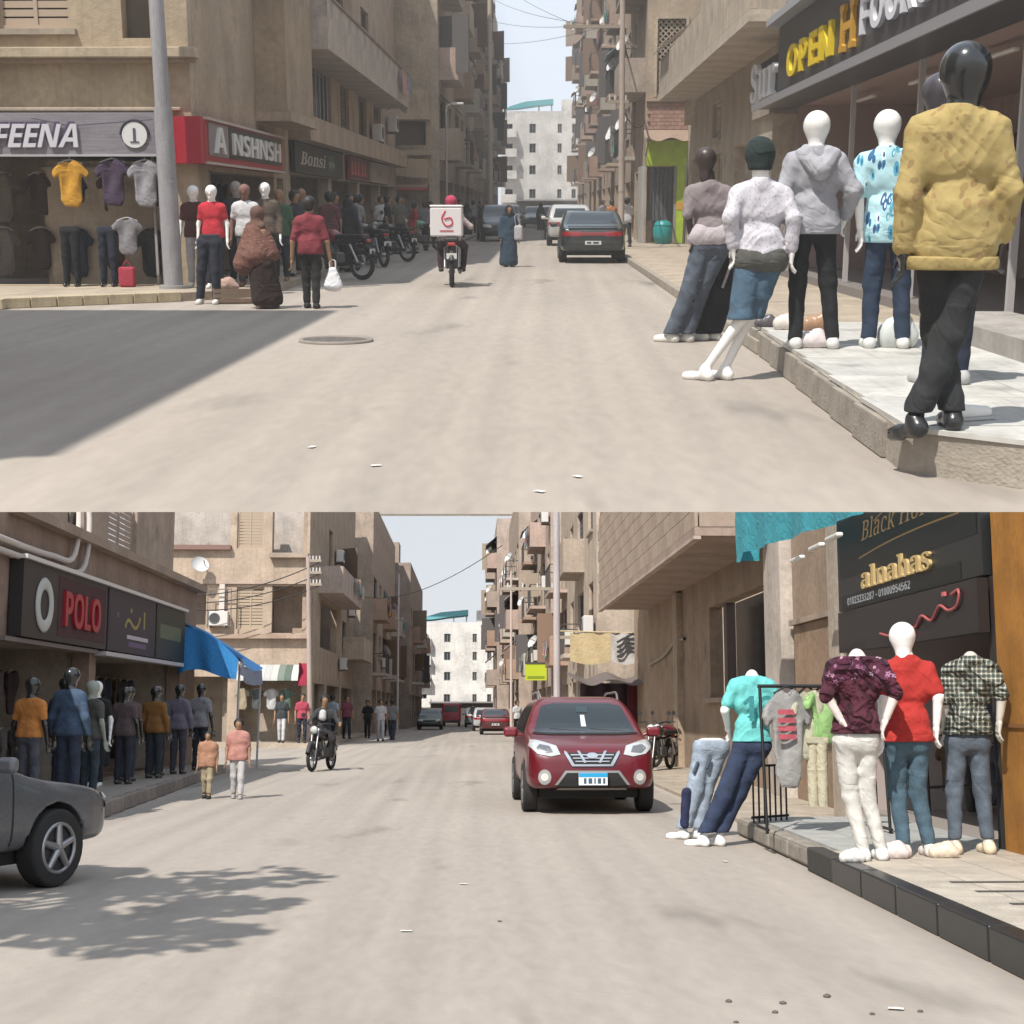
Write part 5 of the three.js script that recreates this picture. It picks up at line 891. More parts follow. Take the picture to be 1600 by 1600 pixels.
function whiteBuilding(label, z, x0, x1, h, roofLabel) {
  const T = thing('white_building', label, 'building'), W = PL([0.84, 0.83, 0.82], 6), w = x1 - x0, ops = [];
  const rows = [0.2, 0.42, 0.62, 0.8].map(k => k * h);
  for (const v of rows) for (const [u, ww] of [[0.08, 0.09], [0.36, 0.075], [0.68, 0.05], [0.85, 0.05], [0.93, 0.04]]) ops.push({ u0: u * w - ww * w * 0.5 + 0.15, u1: u * w + ww * w * 0.5 + 0.15, v0: v, v1: v + h * 0.085, kind: 'window', style: 'glass', frame: mat([0.2, 0.2, 0.2]), sill: false });
  const put = wall(T, [x0, 0, z], 'camera', w, h, W, ops);
  for (const v of rows) balcony(T, put, 0.02 * w, 0.19 * w, v - 0.3, 0.8, { mat: W, h: 0.7 });
  part(T, 'side_wall', [bx(x0, x0 + 0.2, 0, h, z - 8, z - 0.29), bx(x1 - 0.2, x1, 0, h, z - 8, z - 0.29)], W); part(T, 'roof', bx(x0 + 0.2, x1 - 0.2, h - 0.6, h - 0.4, z - 8, z - 0.3), W); part(T, 'core', bx(x0 + 0.3, x1 - 0.3, 0, h - 0.7, z - 8, z - 0.5), mat(DARK));
  part(T, 'stair_tower', bx(x0 + w * 0.72, x1, h + 0.002, h + 1.2, z - 5, z - 0.6), W);
  part(T, 'roof_canopy', moved(extrude([[0.05 * w, h + 0.25], [0.12 * w, h + 0.55], [0.3 * w, h + 1.0], [0.62 * w, h + 1.25], [0.62 * w, h + 0.75], [0.4 * w, h + 0.55], [0.2 * w, h + 0.3]], 2.6), x0, 0, z - 3), mat([0.14, 0.42, 0.46], { rough: 0.5 }), 'teal sheet canopy on the roof');
  for (const a of [0.45, 0.6]) part(T, 'canopy_post', rod([x0 + w * a, h, z - 0.6], [x0 + w * a, h + 0.7, z - 0.6], 0.07), mat([0.25, 0.35, 0.36]));
  const sh = part(T, 'lean_to', [bx(x0 + w * 0.2, x1, 0, 1.9, z + 1, z + 2.6)], mat([0.14, 0.12, 0.11], { tex: 'grain' })); part(sh, 'lean_to_roof', bx(x0 + w * 0.18, x1 + 0.1, 1.905, 2.05, z + 0.8, z + 3), mat([0.25, 0.24, 0.24]));
}
whiteBuilding('white four storey building closing the high street, teal roof canopy', -151, -4.2, 4.6, 11.0);
// ---- printed fabrics
function fabric(size, draw, rough = 0.9) { const t = canvasTex(512, 512, draw); t.repeat.set(1 / size, 1 / size); return mat([0.9, 0.9, 0.9], { map: t, rough, sheen: 0.2, crease: 0.009 }); }
const wrapDraw = (x, w, f) => { for (const dx of [-w, 0, w]) for (const dy of [-w, 0, w]) { x.save(); x.translate(dx, dy); f(); x.restore(); } };
const PRINTS = {
  tan: () => fabric(1.0, (x, w) => { x.fillStyle = '#a8945f'; x.fillRect(0, 0, w, w); for (let i = 0; i < 330; i++) { const a = rnd() * w, b = rnd() * w, r = 2 + rnd() * 12, c = pick(['#b7a470', '#947c4a', '#9c8350', '#856a3e', '#b9a675', '#8d6f4a', '#7d6140']), e = rnd() * 3, q = 0.35 + rnd() * 0.5; wrapDraw(x, w, () => { x.fillStyle = c; x.globalAlpha = 0.5; x.beginPath(); x.ellipse(a, b, r, r * q, e, 0, 7); x.fill(); x.globalAlpha = 1; }); } }),
  ikat: () => fabric(0.5, (x, w) => { x.fillStyle = '#b4dbe4'; x.fillRect(0, 0, w, w); for (let i = 0; i < 34; i++) { const a = rnd() * w, b = rnd() * w, r = 18 + rnd() * 24, e = 0.25 * (rnd() - 0.5), c = pick(['#5fa9c2', '#3f86a8', '#7cc3d2', '#38618c', '#d7eef0', '#4a5a86']), d = pick(['#27476f', '#2d6c90', '#d2eef2', '#45406e']); wrapDraw(x, w, () => { x.fillStyle = c; x.beginPath(); x.ellipse(a, b, r * 0.62, r * 1.5, e, 0, 7); x.fill(); x.fillStyle = d; x.beginPath(); x.ellipse(a + 3, b + 4, r * 0.26, r * 0.75, e, 0, 7); x.fill(); }); } }),
  dotted: () => fabric(0.3, (x, w) => { x.fillStyle = '#c9c7cf'; x.fillRect(0, 0, w, w); for (let i = 0; i < 70; i++) { x.fillStyle = pick(['#aeabba', '#b6b2c0', '#a7a2b4']); x.fillRect(rnd() * w, rnd() * w, 16, 26); } }),
  floral: () => fabric(0.7, (x, w) => { x.fillStyle = '#4c1a2c'; x.fillRect(0, 0, w, w); }),
  bloom: () => fabric(0.5, (x, w) => { x.fillStyle = '#4a1930'; x.fillRect(0, 0, w, w); for (let i = 0; i < 46; i++) { const a = rnd() * w, b = rnd() * w, r = 12 + rnd() * 18, c = pick(['#a06f8c', '#7b4a68', '#b58aa2', '#8f5d7c', '#c3a3b4']); wrapDraw(x, w, () => { x.fillStyle = c; for (let p = 0; p < 5; p++) { x.beginPath(); x.ellipse(a + Math.cos(p * 1.26) * r * 0.6, b + Math.sin(p * 1.26) * r * 0.6, r * 0.5, r * 0.3, p * 1.26, 0, 7); x.fill(); } x.fillStyle = '#3a1226'; x.beginPath(); x.arc(a, b, r * 0.22, 0, 7); x.fill(); }); } }),
  plaid: () => fabric(0.16, (x, w) => { x.fillStyle = '#80837a'; x.fillRect(0, 0, w, w); for (let i = 0; i < 4; i++) { x.fillStyle = 'rgba(50,58,54,0.55)'; x.fillRect(i * w / 4, 0, w / 9, w); x.fillRect(0, i * w / 4, w, w / 9); x.fillStyle = 'rgba(225,222,205,0.7)'; x.fillRect(i * w / 4 + w / 6, 0, w / 36, w); x.fillRect(0, i * w / 4 + w / 6, w, w / 36); } }),
  shawl: () => fabric(0.28, (x, w) => { x.fillStyle = '#6f4b40'; x.fillRect(0, 0, w, w); for (let i = 0; i < 60; i++) { x.fillStyle = pick(['#a88276', '#8d665a', '#54352c']); const a = rnd() * w, b = rnd() * w; x.fillRect(a, b, 18, 18); } }),
};
const PRINT = {}; for (const k in PRINTS) PRINT[k] = PRINTS[k]();
// ---- mannequins on and beside the shop platform
{ // tan jacket, black trousers, crossed stance, black head
  const T = thing('mannequin', 'black headed mannequin in a camouflage tan jacket and black trousers, one leg crossed', 'mannequin', [2.1, 0.25, -7.45]);
  const J = pose({ h: 1.93, phi: 0.06, hip: [0.03, 0.97, 0.02], neck: [0.01, 1.61, 0.04], head: [0.035, 1.8, 0.02], footL: [0.07, 0, 0.06], footR: [-0.145, -0.03, 0.13], kneeL: [0.0, 0.5, -0.06], kneeR: [0.03, 0.5, 0.05], handL: [-0.235, 0.93, 0.05], handR: [0.27, 0.99, 0.02], elbowL: [-0.235, 1.2, 0.08], elbowR: [0.275, 1.22, 0.09], toeR: [-0.35, -0.25, -0.9] });
  skinPart(T, J, BLACK_DOLL, { cell: 0.012, headSize: 1.3 });
  shirtPart(T, J, PRINT.tan, { name: 'jacket', cell: 0.0095, t: 0.04, sleeve: 1.93, sleeveT: 0.022, hem: 0.86, folds: 0.013, foldSize: 6.5, fold2: 0.003, collar: true, flare: -0.015 });
  part(T, 'jacket_hem', sdfMesh([bone([-0.09, 0.88, 0.02], [0.12, 0.87, 0.02], 0.145, 0.145)], { cell: 0.01, cuts: [[0, 1, 0, 0.9], [0, -1, 0, -0.83]], folds: 0.008, foldSize: 14 }), PRINT.tan);
  trouserPart(T, J, cloth([0.022, 0.024, 0.026]), { cell: 0.0115, t: 0.028, low: 0.1, taper: 1.2, folds: 0.014, fold2: 0.01 });
  shoePart(T, J, mat([0.02, 0.021, 0.023], { rough: 0.3 }), { cell: 0.011 });
}
{ // dark purple-grey head behind the tan jacket
  const T = thing('mannequin', 'dark grey headed mannequin in a navy shirt, standing behind the tan jacket', 'mannequin', [2.66, 0.25, -9.3]);
  const J = pose({ h: 1.98, phi: -0.3, hip: [0.05, 1.04, 0], neck: [-0.02, 1.62, 0], head: [-0.13, 1.84, -0.02], handL: [-0.1, 1.1, -0.15] }); skinPart(T, J, mat([0.055, 0.05, 0.06], { rough: 0.3 }), { cell: 0.016 }); shirtPart(T, J, cloth([0.02, 0.025, 0.05]), { cell: 0.016, sleeve: 1.8 }); trouserPart(T, J, denim([0.02, 0.03, 0.06]), { cell: 0.016 }); shoePart(T, J, mat([0.4, 0.4, 0.4]));
}
{ // hooded grey sweatshirt
  const T = thing('mannequin', 'white headed mannequin in a grey hooded sweatshirt and black trousers', 'mannequin', [2.24, 0.25, -11.7]);
  const J = pose({ h: 1.9, hip: [-0.03, 0.99, 0], neck: [-0.03, 1.58, 0], head: [-0.03, 1.765, -0.02], footL: [-0.135, 0, 0], footR: [0.165, 0, 0.02], handL: [-0.235, 1.03, -0.12], handR: [0.245, 1.06, -0.1], elbowL: [-0.29, 1.26, 0.05], elbowR: [0.275, 1.27, 0.06] });
  skinPart(T, J, WHITE_DOLL, { cell: 0.013 });
  shirtPart(T, J, cloth([0.40, 0.40, 0.44]), { name: 'sweatshirt', cell: 0.0115, t: 0.04, sleeve: 1.85, hem: 0.93, folds: 0.018, collar: true });
  part(T, 'hood', sdfMesh([bone([-0.15, 1.55, 0.05], [-0.02, 1.43, 0.155], 0.06, 0.07), bone([-0.02, 1.43, 0.155], [0.1, 1.55, 0.05], 0.07, 0.06), bone([-0.11, 1.6, -0.02], [-0.1, 1.57, 0.06], 0.04, 0.05), bone([0.05, 1.6, -0.02], [0.05, 1.57, 0.06], 0.04, 0.05)], { cell: 0.011, folds: 0.014, foldSize: 7 }), cloth([0.42, 0.42, 0.46]));
  trouserPart(T, J, denim([0.018, 0.02, 0.024]), { cell: 0.012, t: 0.016, top: 1.08, low: 0.06, taper: 1.2 });
  shoePart(T, J, mat([0.6, 0.6, 0.58]), { cell: 0.012 });
}
{ // ikat shirt
  const T = thing('mannequin', 'white headed mannequin in a pale blue patterned shirt and dark jeans', 'mannequin', [2.84, 0.25, -11.75]);
  const J = pose({ h: 1.92, hip: [0.0, 0.97, 0], neck: [-0.05, 1.58, 0], head: [-0.055, 1.775, -0.02], footL: [-0.12, 0, 0], footR: [0.15, 0, 0.03], handL: [-0.24, 0.97, 0.02], handR: [0.22, 0.96, 0], elbowL: [-0.275, 1.25, 0.05] });
  skinPart(T, J, WHITE_DOLL, { cell: 0.013 });
  shirtPart(T, J, PRINT.ikat, { cell: 0.0115, t: 0.035, sleeve: 0.95, hem: 0.86, folds: 0.016, collar: true });
  trouserPart(T, J, denim([0.035, 0.06, 0.11]), { cell: 0.012, t: 0.02, low: 0.08 }); shoePart(T, J, mat([0.62, 0.62, 0.6]), { cell: 0.012 });
}
{ // white patterned shirt, denim shorts, leaning, feet on the road
  const T = thing('mannequin', 'leaning mannequin in a white patterned shirt and denim shorts, bare white feet on the road', 'mannequin', [1.42, 0, -11.6]);
  const J = pose({ h: 1.88, hip: [0.36, 0.98, -0.02], neck: [0.35, 1.58, -0.03], head: [0.335, 1.8, -0.05], footL: [-0.07, 0.0, 0.06], footR: [0.1, 0, 0.0], kneeL: [0.21, 0.5, 0.05], kneeR: [0.3, 0.52, -0.05], handL: [0.13, 1.08, 0.02], handR: [0.6, 1.05, 0.05], elbowL: [0.1, 1.32, 0.06], elbowR: [0.6, 1.3, 0.08], toeL: [-0.8, 0, -0.6], toeR: [-0.75, 0, -0.65] });
  skinPart(T, J, WHITE_DOLL, { cell: 0.012 });
  shirtPart(T, J, PRINT.dotted, { cell: 0.0115, t: 0.03, sleeve: 1.9, hem: 0.93, folds: 0.018, collar: true });
  trouserPart(T, J, denim([0.11, 0.19, 0.27]), { name: 'shorts', cell: 0.012, t: 0.034, top: 1.0, low: 0.5, cal: 1.35 });
  part(T, 'under_trousers', sdfMesh([bone([0.28, 0.98, -0.02], [0.44, 0.98, -0.02], 0.15, 0.15)], { cell: 0.013, cuts: [[0, 1, 0, 1.07], [0, -1, 0, -0.88]], folds: 0.01 }), cloth([0.10, 0.10, 0.09]));
  part(T, 'cap', sdfMesh([bone([0.335, 1.82, -0.06], [0.335, 1.83, -0.055], 0.118, 0.118), bone([0.335, 1.72, -0.04], [0.335, 1.78, -0.05], 0.1, 0.112)], { cell: 0.012, cuts: [[0, -1, 0, -1.68]] }), cloth([0.015, 0.03, 0.028]));
}
{ // grey shirt over pale shirt, grey jeans, leaning
  const T = thing('mannequin', 'brown headed leaning mannequin in a grey shirt and ripped grey jeans beside the platform', 'mannequin', [1.47, 0, -14.9]);
  const J = pose({ h: 1.9, hip: [0.3, 1.0, 0], neck: [0.26, 1.62, 0], head: [0.22, 1.86, 0], footL: [-0.09, 0, 0.04], footR: [0.07, 0, 0], kneeL: [0.08, 0.52, 0.04], kneeR: [0.2, 0.52, -0.04], handL: [0.08, 1.12, 0.05], handR: [0.48, 1.1, 0.05], toeL: [-0.8, 0, -0.5], toeR: [-0.8, 0, -0.5] });
  skinPart(T, J, mat([0.045, 0.03, 0.028], { rough: 0.4 }), { cell: 0.014 });
  shirtPart(T, J, cloth([0.27, 0.23, 0.24]), { cell: 0.013, t: 0.03, sleeve: 1.0, hem: 1.12, folds: 0.014, collar: true });
  part(T, 'under_shirt', sdfMesh([bone([0.2, 1.1, 0], [0.38, 1.1, 0], 0.155, 0.155)], { cell: 0.014, cuts: [[0, 1, 0, 1.22], [0, -1, 0, -1.0]], folds: 0.014 }), cloth([0.56, 0.5, 0.53]));
  trouserPart(T, J, denim([0.13, 0.15, 0.19]), { cell: 0.013, t: 0.034, low: 0.09, cal: 1.2, taper: 1.6 });
  for (const y of [0.62, 0.5, 0.42]) part(T, 'trouser_rip', sdfMesh([bone([0.03 + (y - 0.45) * 0.35, y, 0.1], [0.13 + (y - 0.45) * 0.35, y + 0.02, 0.1], 0.022, 0.018)], { cell: 0.008 }), cloth([0.04, 0.04, 0.05]));
  shoePart(T, J, mat([0.66, 0.65, 0.62]), { cell: 0.012 });
}
{ // legs only, black with a white side stripe
  const T = thing('half_mannequin', 'legs-only mannequin in black trousers with a white side stripe', 'mannequin', [1.78, 0, -15.1]);
  const J = pose({ h: 1.82, hip: [0.2, 0.95, 0], footL: [-0.06, 0, 0.03], footR: [0.08, 0, 0], kneeL: [0.08, 0.5, 0], kneeR: [0.2, 0.5, -0.05], toeL: [-0.8, 0, -0.5], toeR: [-0.8, 0, -0.5] });
  skinPart(T, J, WHITE_DOLL, { cell: 0.014, legsOnly: true }); trouserPart(T, J, cloth([0.02, 0.02, 0.026]), { cell: 0.013, t: 0.028, cal: 1.25, taper: 1.6, top: 1.02 });
  part(T, 'side_stripe', tube([[0.22, 0.93, 0.125], [0.19, 0.75, 0.13], [0.13, 0.56, 0.12]], 0.016), cloth([0.5, 0.48, 0.5])); shoePart(T, J, mat([0.66, 0.65, 0.62]), { cell: 0.013 });
}
// weights, sacks and stock round the mannequins' feet
const sackGeo = sdfMesh([bone([-0.1, 0.06, 0], [0.09, 0.065, 0.02], 0.075, 0.065), bone([-0.04, 0.08, -0.03], [0.04, 0.12, 0.01], 0.08, 0.06)], { cell: 0.011, folds: 0.016, foldSize: 6, fold2: 0.003, cuts: [[0, -1, 0, 0]] });
function sack(label, [x, y, z], c, s = 1, o = {}) { const T = thing('plastic_bag', label, 'bag', [x, y, z], o.turn || 0, o.group); const m = part(T, 'sack', sackGeo, mat(c, { rough: 0.35 })); m.scale.set(s, s * (o.tall || 1), s); return T; }
sack('pinkish white stuffed bag between the black trouser legs', [2.27, 0.25, -11.75], [0.62, 0.55, 0.55], 0.9);
sack('tall clear plastic bag beside the dark blue jeans', [2.98, 0.25, -11.8], [0.55, 0.58, 0.56], 1.0, { tall: 1.6 });
sack('grey plastic bag behind the tan jacket mannequin', [3.2, 0.25, -11.2], [0.4, 0.42, 0.42], 0.9);
sack('brown and white sack on the step behind the blue shirt', [2.62, 0.25, -13.4], [0.34, 0.2, 0.12], 0.95); sack('white sack on the step behind the hooded sweatshirt', [2.38, 0.25, -13.5], [0.6, 0.55, 0.5], 0.95); sack('small dark sack near the platform end', [2.2, 0.25, -13.8], [0.1, 0.09, 0.1], 0.7);
{ const T = thing('shoe', 'single white trainer on the platform near the crossed leg', 'shoe', [2.36, 0.252, -7.7], -1.2); part(T, 'upper', sdfMesh([bone([0, 0.05, 0.1], [0, 0.04, -0.1], 0.045, 0.035), bone([0, 0.07, 0.1], [0, 0.09, 0.1], 0.04, 0.035)], { cell: 0.008, cuts: [[0, -1, 0, -0.02]] }), mat([0.7, 0.7, 0.68])); part(T, 'sole', bx(-0.045, 0.045, 0, 0.022, -0.14, 0.15, 0.01), mat([0.4, 0.4, 0.4])); }
// ---- shaded side: mannequins by the red sign, passers-by, rider
function doll(name, label, at, o) {
  const T = thing(name, label, 'mannequin', at, 0, o.group), J = pose({ h: 1.6, ...o });
  skinPart(T, J, o.body || WHITE_DOLL, { cell: 0.02, headless: o.headless, legsOnly: o.legsOnly, noLegs: o.noLegs });
  if (o.shirt) shirtPart(T, J, o.shirt, { cell: 0.022, sleeve: o.sleeve ?? 0.6, folds: 0.01, hem: o.hem });
  if (o.trousers) trouserPart(T, J, o.trousers, { cell: 0.022 });
  return [T, J];
}
doll('mannequin', 'white headed mannequin in a red t-shirt outside the red sign shop', [-5.15, 0.13, -22.45], { phi: PI, h: 1.6, shirt: cloth([0.58, 0.03, 0.05]), trousers: denim([0.03, 0.035, 0.05]) });
doll('mannequin', 'mannequin in a plain white t-shirt next to the red one', [-4.72, 0.13, -22.9], { phi: PI, h: 1.62, body: mat([0.2, 0.1, 0.08]), shirt: cloth([0.68, 0.67, 0.69]), trousers: denim([0.12, 0.1, 0.1]) });
doll('mannequin', 'white headed mannequin in a dark brown shirt behind the lamp post', [-5.5, 0.13, -22.72], { phi: PI, h: 1.6, shirt: cloth([0.10, 0.03, 0.03]), trousers: cloth([0.5, 0.48, 0.5]) });
doll('mannequin', 'white masked mannequin in an olive jacket behind the shawl', [-4.55, 0.13, -23.7], { phi: PI, h: 1.66, shirt: cloth([0.12, 0.09, 0.07]), trousers: denim([0.05, 0.04, 0.04]), sleeve: 1.9 });
doll('mannequin', 'mannequin in a moss green shirt by the green door strip', [-4.48, 0.13, -24.6], { phi: PI, h: 1.56, body: SKIN[1], shirt: cloth([0.06, 0.13, 0.075]), trousers: denim([0.03, 0.04, 0.06]) });
doll('mannequin', 'mannequin in a khaki camouflage shirt beyond the green one', [-4.5, 0.13, -27.0], { phi: PI, h: 1.6, body: SKIN[1], shirt: cloth([0.12, 0.11, 0.06]), trousers: denim([0.03, 0.03, 0.035]) });
doll('mannequin', 'grey faced mannequin peering out behind the red and white t-shirts', [-5.05, 0.13, -23.8], { phi: PI, h: 1.68, body: mat([0.3, 0.27, 0.25]), shirt: cloth([0.05, 0.05, 0.06]), trousers: denim([0.04, 0.04, 0.05]) });
{ // pair of legs in dark jeans, bending sides, white shoes
  const T = thing('half_mannequin', 'legs-only mannequin in dark jeans with white feet on the roadside', 'mannequin', [-4.86, 0, -20.7]);
  const J = pose({ h: 1.7, phi: PI, hip: [0.05, 0.88, 0], footL: [0.13, 0, 0.02], footR: [-0.12, 0, 0] }); skinPart(T, J, WHITE_DOLL, { cell: 0.016, legsOnly: true }); trouserPart(T, J, denim([0.028, 0.032, 0.05]), { cell: 0.015, t: 0.025, top: 1.0 }); shoePart(T, J, mat([0.62, 0.6, 0.58]), { cell: 0.014 });
}
{ // woman in a dotted shawl over a dark skirt, leaning to one side as she walks
  const T = thing('person', 'person in a dotted brown shawl and long dark brown skirt, bent while walking', 'person', [-3.89, 0, -19.75]);
  const J = pose({ h: 1.45, phi: 0.5, hip: [0.0, 0.74, 0], neck: [-0.06, 1.12, -0.05], head: [-0.03, 1.29, -0.08], footL: [-0.02, 0, 0.08], footR: [0.12, 0, -0.05] });
  skinPart(T, J, SKIN[1], { cell: 0.02, kind: 'person' });
  part(T, 'skirt', sdfMesh([bone([0, 0.74, 0], [0.1, 0.15, 0], 0.17, 0.2), bone([0.02, 0.6, 0.05], [0.02, 0.15, 0.06], 0.17, 0.15)], { cell: 0.016, k: 0.06, cuts: [[0, -1, 0, -0.05]], folds: 0.016, foldSize: 7 }), cloth([0.035, 0.018, 0.014]));
  part(T, 'shawl', sdfMesh([bone([-0.13, 1.03, -0.03], [-0.2, 0.62, 0.04], 0.1, 0.17), bone([0.04, 1.04, -0.05], [0.12, 0.74, -0.02], 0.1, 0.15), bone([-0.06, 1.05, -0.03], [-0.05, 0.72, 0.06], 0.12, 0.2)], { cell: 0.014, k: 0.07, cuts: [[0.5, -1, 0, -0.56]], folds: 0.02, foldSize: 6 }), PRINT.shawl);
  hairPart(T, J, cloth([0.16, 0.085, 0.065]), { scarf: true, cell: 0.013 });
  shoePart(T, J, mat([0.3, 0.25, 0.22]), { cell: 0.018 });
  const B = thing('shopping_bag', 'lumpy pinkish sack resting on the kerb behind the shawl', 'bag', [-4.75, 0.13, -21.4]); part(B, 'sack', moved(sackGeo, 0, 0, 0, 0.4, 0, 0, 1.25), cloth([0.5, 0.33, 0.27])); 
}
{ // man in a maroon shirt with a white bag
  const [T, J] = person('person in a maroon shirt and dark trousers walking away with a white bag', [-3.2, 0, -19.8], { h: 1.53, phi: 0, shirt: cloth([0.24, 0.035, 0.05]), trousers: cloth([0.022, 0.02, 0.02]), cell: 0.015, stride: 0.05, handR: [0.27, 0.66, -0.05], handL: [-0.26, 0.66, 0.0], sleeve: 0.85, skin: 2 });
  const B = thing('shopping_bag', 'white plastic shopping bag hanging from the hand of the maroon shirt', 'bag', [-2.9, 0.22, -19.85]); part(B, 'sack', sdfMesh([bone([-0.05, 0.1, 0], [-0.02, 0.3, 0], 0.085, 0.04), bone([0.05, 0.1, 0], [0.02, 0.3, 0], 0.085, 0.04)], { cell: 0.011, k: 0.06, folds: 0.014, foldSize: 9 }), mat([0.7, 0.71, 0.74], { rough: 0.4 })); part(B, 'handle', tube([[-0.04, 0.3, 0], [-0.03, 0.44, 0], [0.03, 0.44, 0], [0.04, 0.3, 0]], 0.012), mat([0.7, 0.71, 0.74], { rough: 0.4 }));
}
const dark1 = cloth([0.02, 0.021, 0.028]), jeans1 = denim([0.035, 0.045, 0.075]), jeans2 = denim([0.09, 0.11, 0.15]);
const W1 = person('person in a long black robe walking by the dark shop signs', [-4.15, 0.0, -30.9], { h: 1.56, phi: 0.2, robe: dark1, scarf: true, hair: dark1, stride: 0.02 })[0];
const P1 = person('person in a white t-shirt and jeans near the parked motorcycles', [-4.5, 0.13, -40.5], { h: 1.55, phi: 2.6, shirt: cloth([0.55, 0.55, 0.56]), trousers: jeans1 })[0];
const P2 = person('person in a red shirt bending over a motorcycle', [-3.9, 0, -43], { h: 1.5, phi: 1.2, shirt: cloth([0.4, 0.03, 0.04]), trousers: jeans1, neck: [0.12, 1.26, 0], stride: 0.1 })[0];
function another(P, label, at, turn, dress = {}) { const c = copyOf(P, at, turn, label); c.children.forEach(k => { if (dress[k.name]) k.material = dress[k.name]; }); delete c.userData.group; return c; }
another(P1, 'person in a dark jacket standing beside the black robe', [-4.55, 0.13, -31.6], 0.6, { shirt: cloth([0.02, 0.022, 0.03]), trousers: dark1 });
another(P1, 'person in a grey striped top walking past the red shutter', [-3.7, 0, -46], 2.4, { shirt: cloth([0.25, 0.25, 0.27]), trousers: dark1 });
another(P1, 'person in a navy shirt leaning by the faded beige sign', [-4.6, 0.13, -36.5], 1.1, { shirt: cloth([0.03, 0.04, 0.09]), trousers: jeans2 });
another(P1, 'person in an olive shirt behind the person in white', [-4.2, 0.13, -42.5], 0.3, { shirt: cloth([0.12, 0.12, 0.09]), trousers: jeans1 });
another(W1, 'person in a dark robe far along the shaded pavement', [-3.4, 0, -66], 0);
another(P1, 'person in a white shirt standing by the pale utility pole', [2.75, 0.12, -46], 2.9, { shirt: cloth([0.6, 0.58, 0.6]), trousers: dark1 });
another(P1, 'person in a pink shirt by the rail past the utility pole', [3.1, 0.12, -52], 3.3, { shirt: cloth([0.5, 0.28, 0.25]), trousers: jeans2 });
another(P2, 'person in an orange shirt stooping beyond the dark sedan', [2.8, 0.12, -57], 1.5, { shirt: cloth([0.5, 0.2, 0.08]) });
another(P1, 'person in a grey shirt far down the sunny pavement', [2.85, 0.12, -66], 0, { shirt: cloth([0.3, 0.3, 0.32]) });
another(P1, 'person in a teal shirt far down the sunny pavement', [3.0, 0.12, -61], 3, { shirt: cloth([0.06, 0.2, 0.2]) });
another(W1, 'person in a black robe far off between the parked cars', [0.0, 0, -84], 0);
[[-4.5, 0.13, -26.2, 0.4, [0.03, 0.03, 0.04], 'person in black standing by the green shirt mannequin'], [-4.3, 0.13, -29.2, 2.8, [0.16, 0.05, 0.06], 'person in a plum shirt outside the black sign shop'], [-4.45, 0.13, -33.4, 0.2, [0.05, 0.06, 0.08], 'person in a slate shirt past the black robe'], [-4.5, 0.13, -34.8, 2.9, [0.3, 0.3, 0.32], 'person in a light grey shirt past the black robe'], [-4.1, 0.13, -38.4, 1.0, [0.02, 0.02, 0.025], 'person in black between the parked motorcycles'], [-4.5, 0.13, -46.5, 0.2, [0.1, 0.12, 0.16], 'person in a blue grey shirt under the faded beige sign'], [-3.8, 0.0, -49.5, 2.9, [0.25, 0.05, 0.06], 'person in a dark red shirt near the slim street lamp'], [-3.4, 0.12, -60, 0.1, [0.05, 0.05, 0.06], 'person in charcoal below the projecting tan building'], [-3.3, 0.12, -70, 2.8, [0.4, 0.38, 0.36], 'person in beige far below the projecting tan building'], [-3.2, 0.12, -76, 0.3, [0.06, 0.07, 0.1], 'person in navy far below the projecting tan building']].forEach(([x, y, z, t, c, l]) => another(P1, l, [x, y, z], t, { shirt: cloth(c), trousers: rnd() < 0.5 ? dark1 : jeans1 }));
{ // woman in a long blue dress with a pale bag
  const [T, J] = person('person in a black headscarf and long dark blue dress crossing the street', [-0.75, 0, -33.6], { h: 1.42, phi: PI - 0.3, robe: cloth([0.03, 0.06, 0.10]), scarf: true, hair: cloth([0.015, 0.016, 0.02]), cell: 0.018, stride: 0.04 });
  const B = thing('handbag', 'pale grey bag carried against the dark blue dress', 'bag', [-0.52, 0.62, -33.45]); part(B, 'pouch', bx(-0.1, 0.1, 0, 0.34, -0.06, 0.06, 0.05), cloth([0.55, 0.54, 0.55])); part(B, 'strap', tube([[-0.06, 0.33, 0], [-0.08, 0.55, 0], [-0.02, 0.6, 0], [0.05, 0.33, 0]], 0.012), cloth([0.5, 0.5, 0.5]));
}
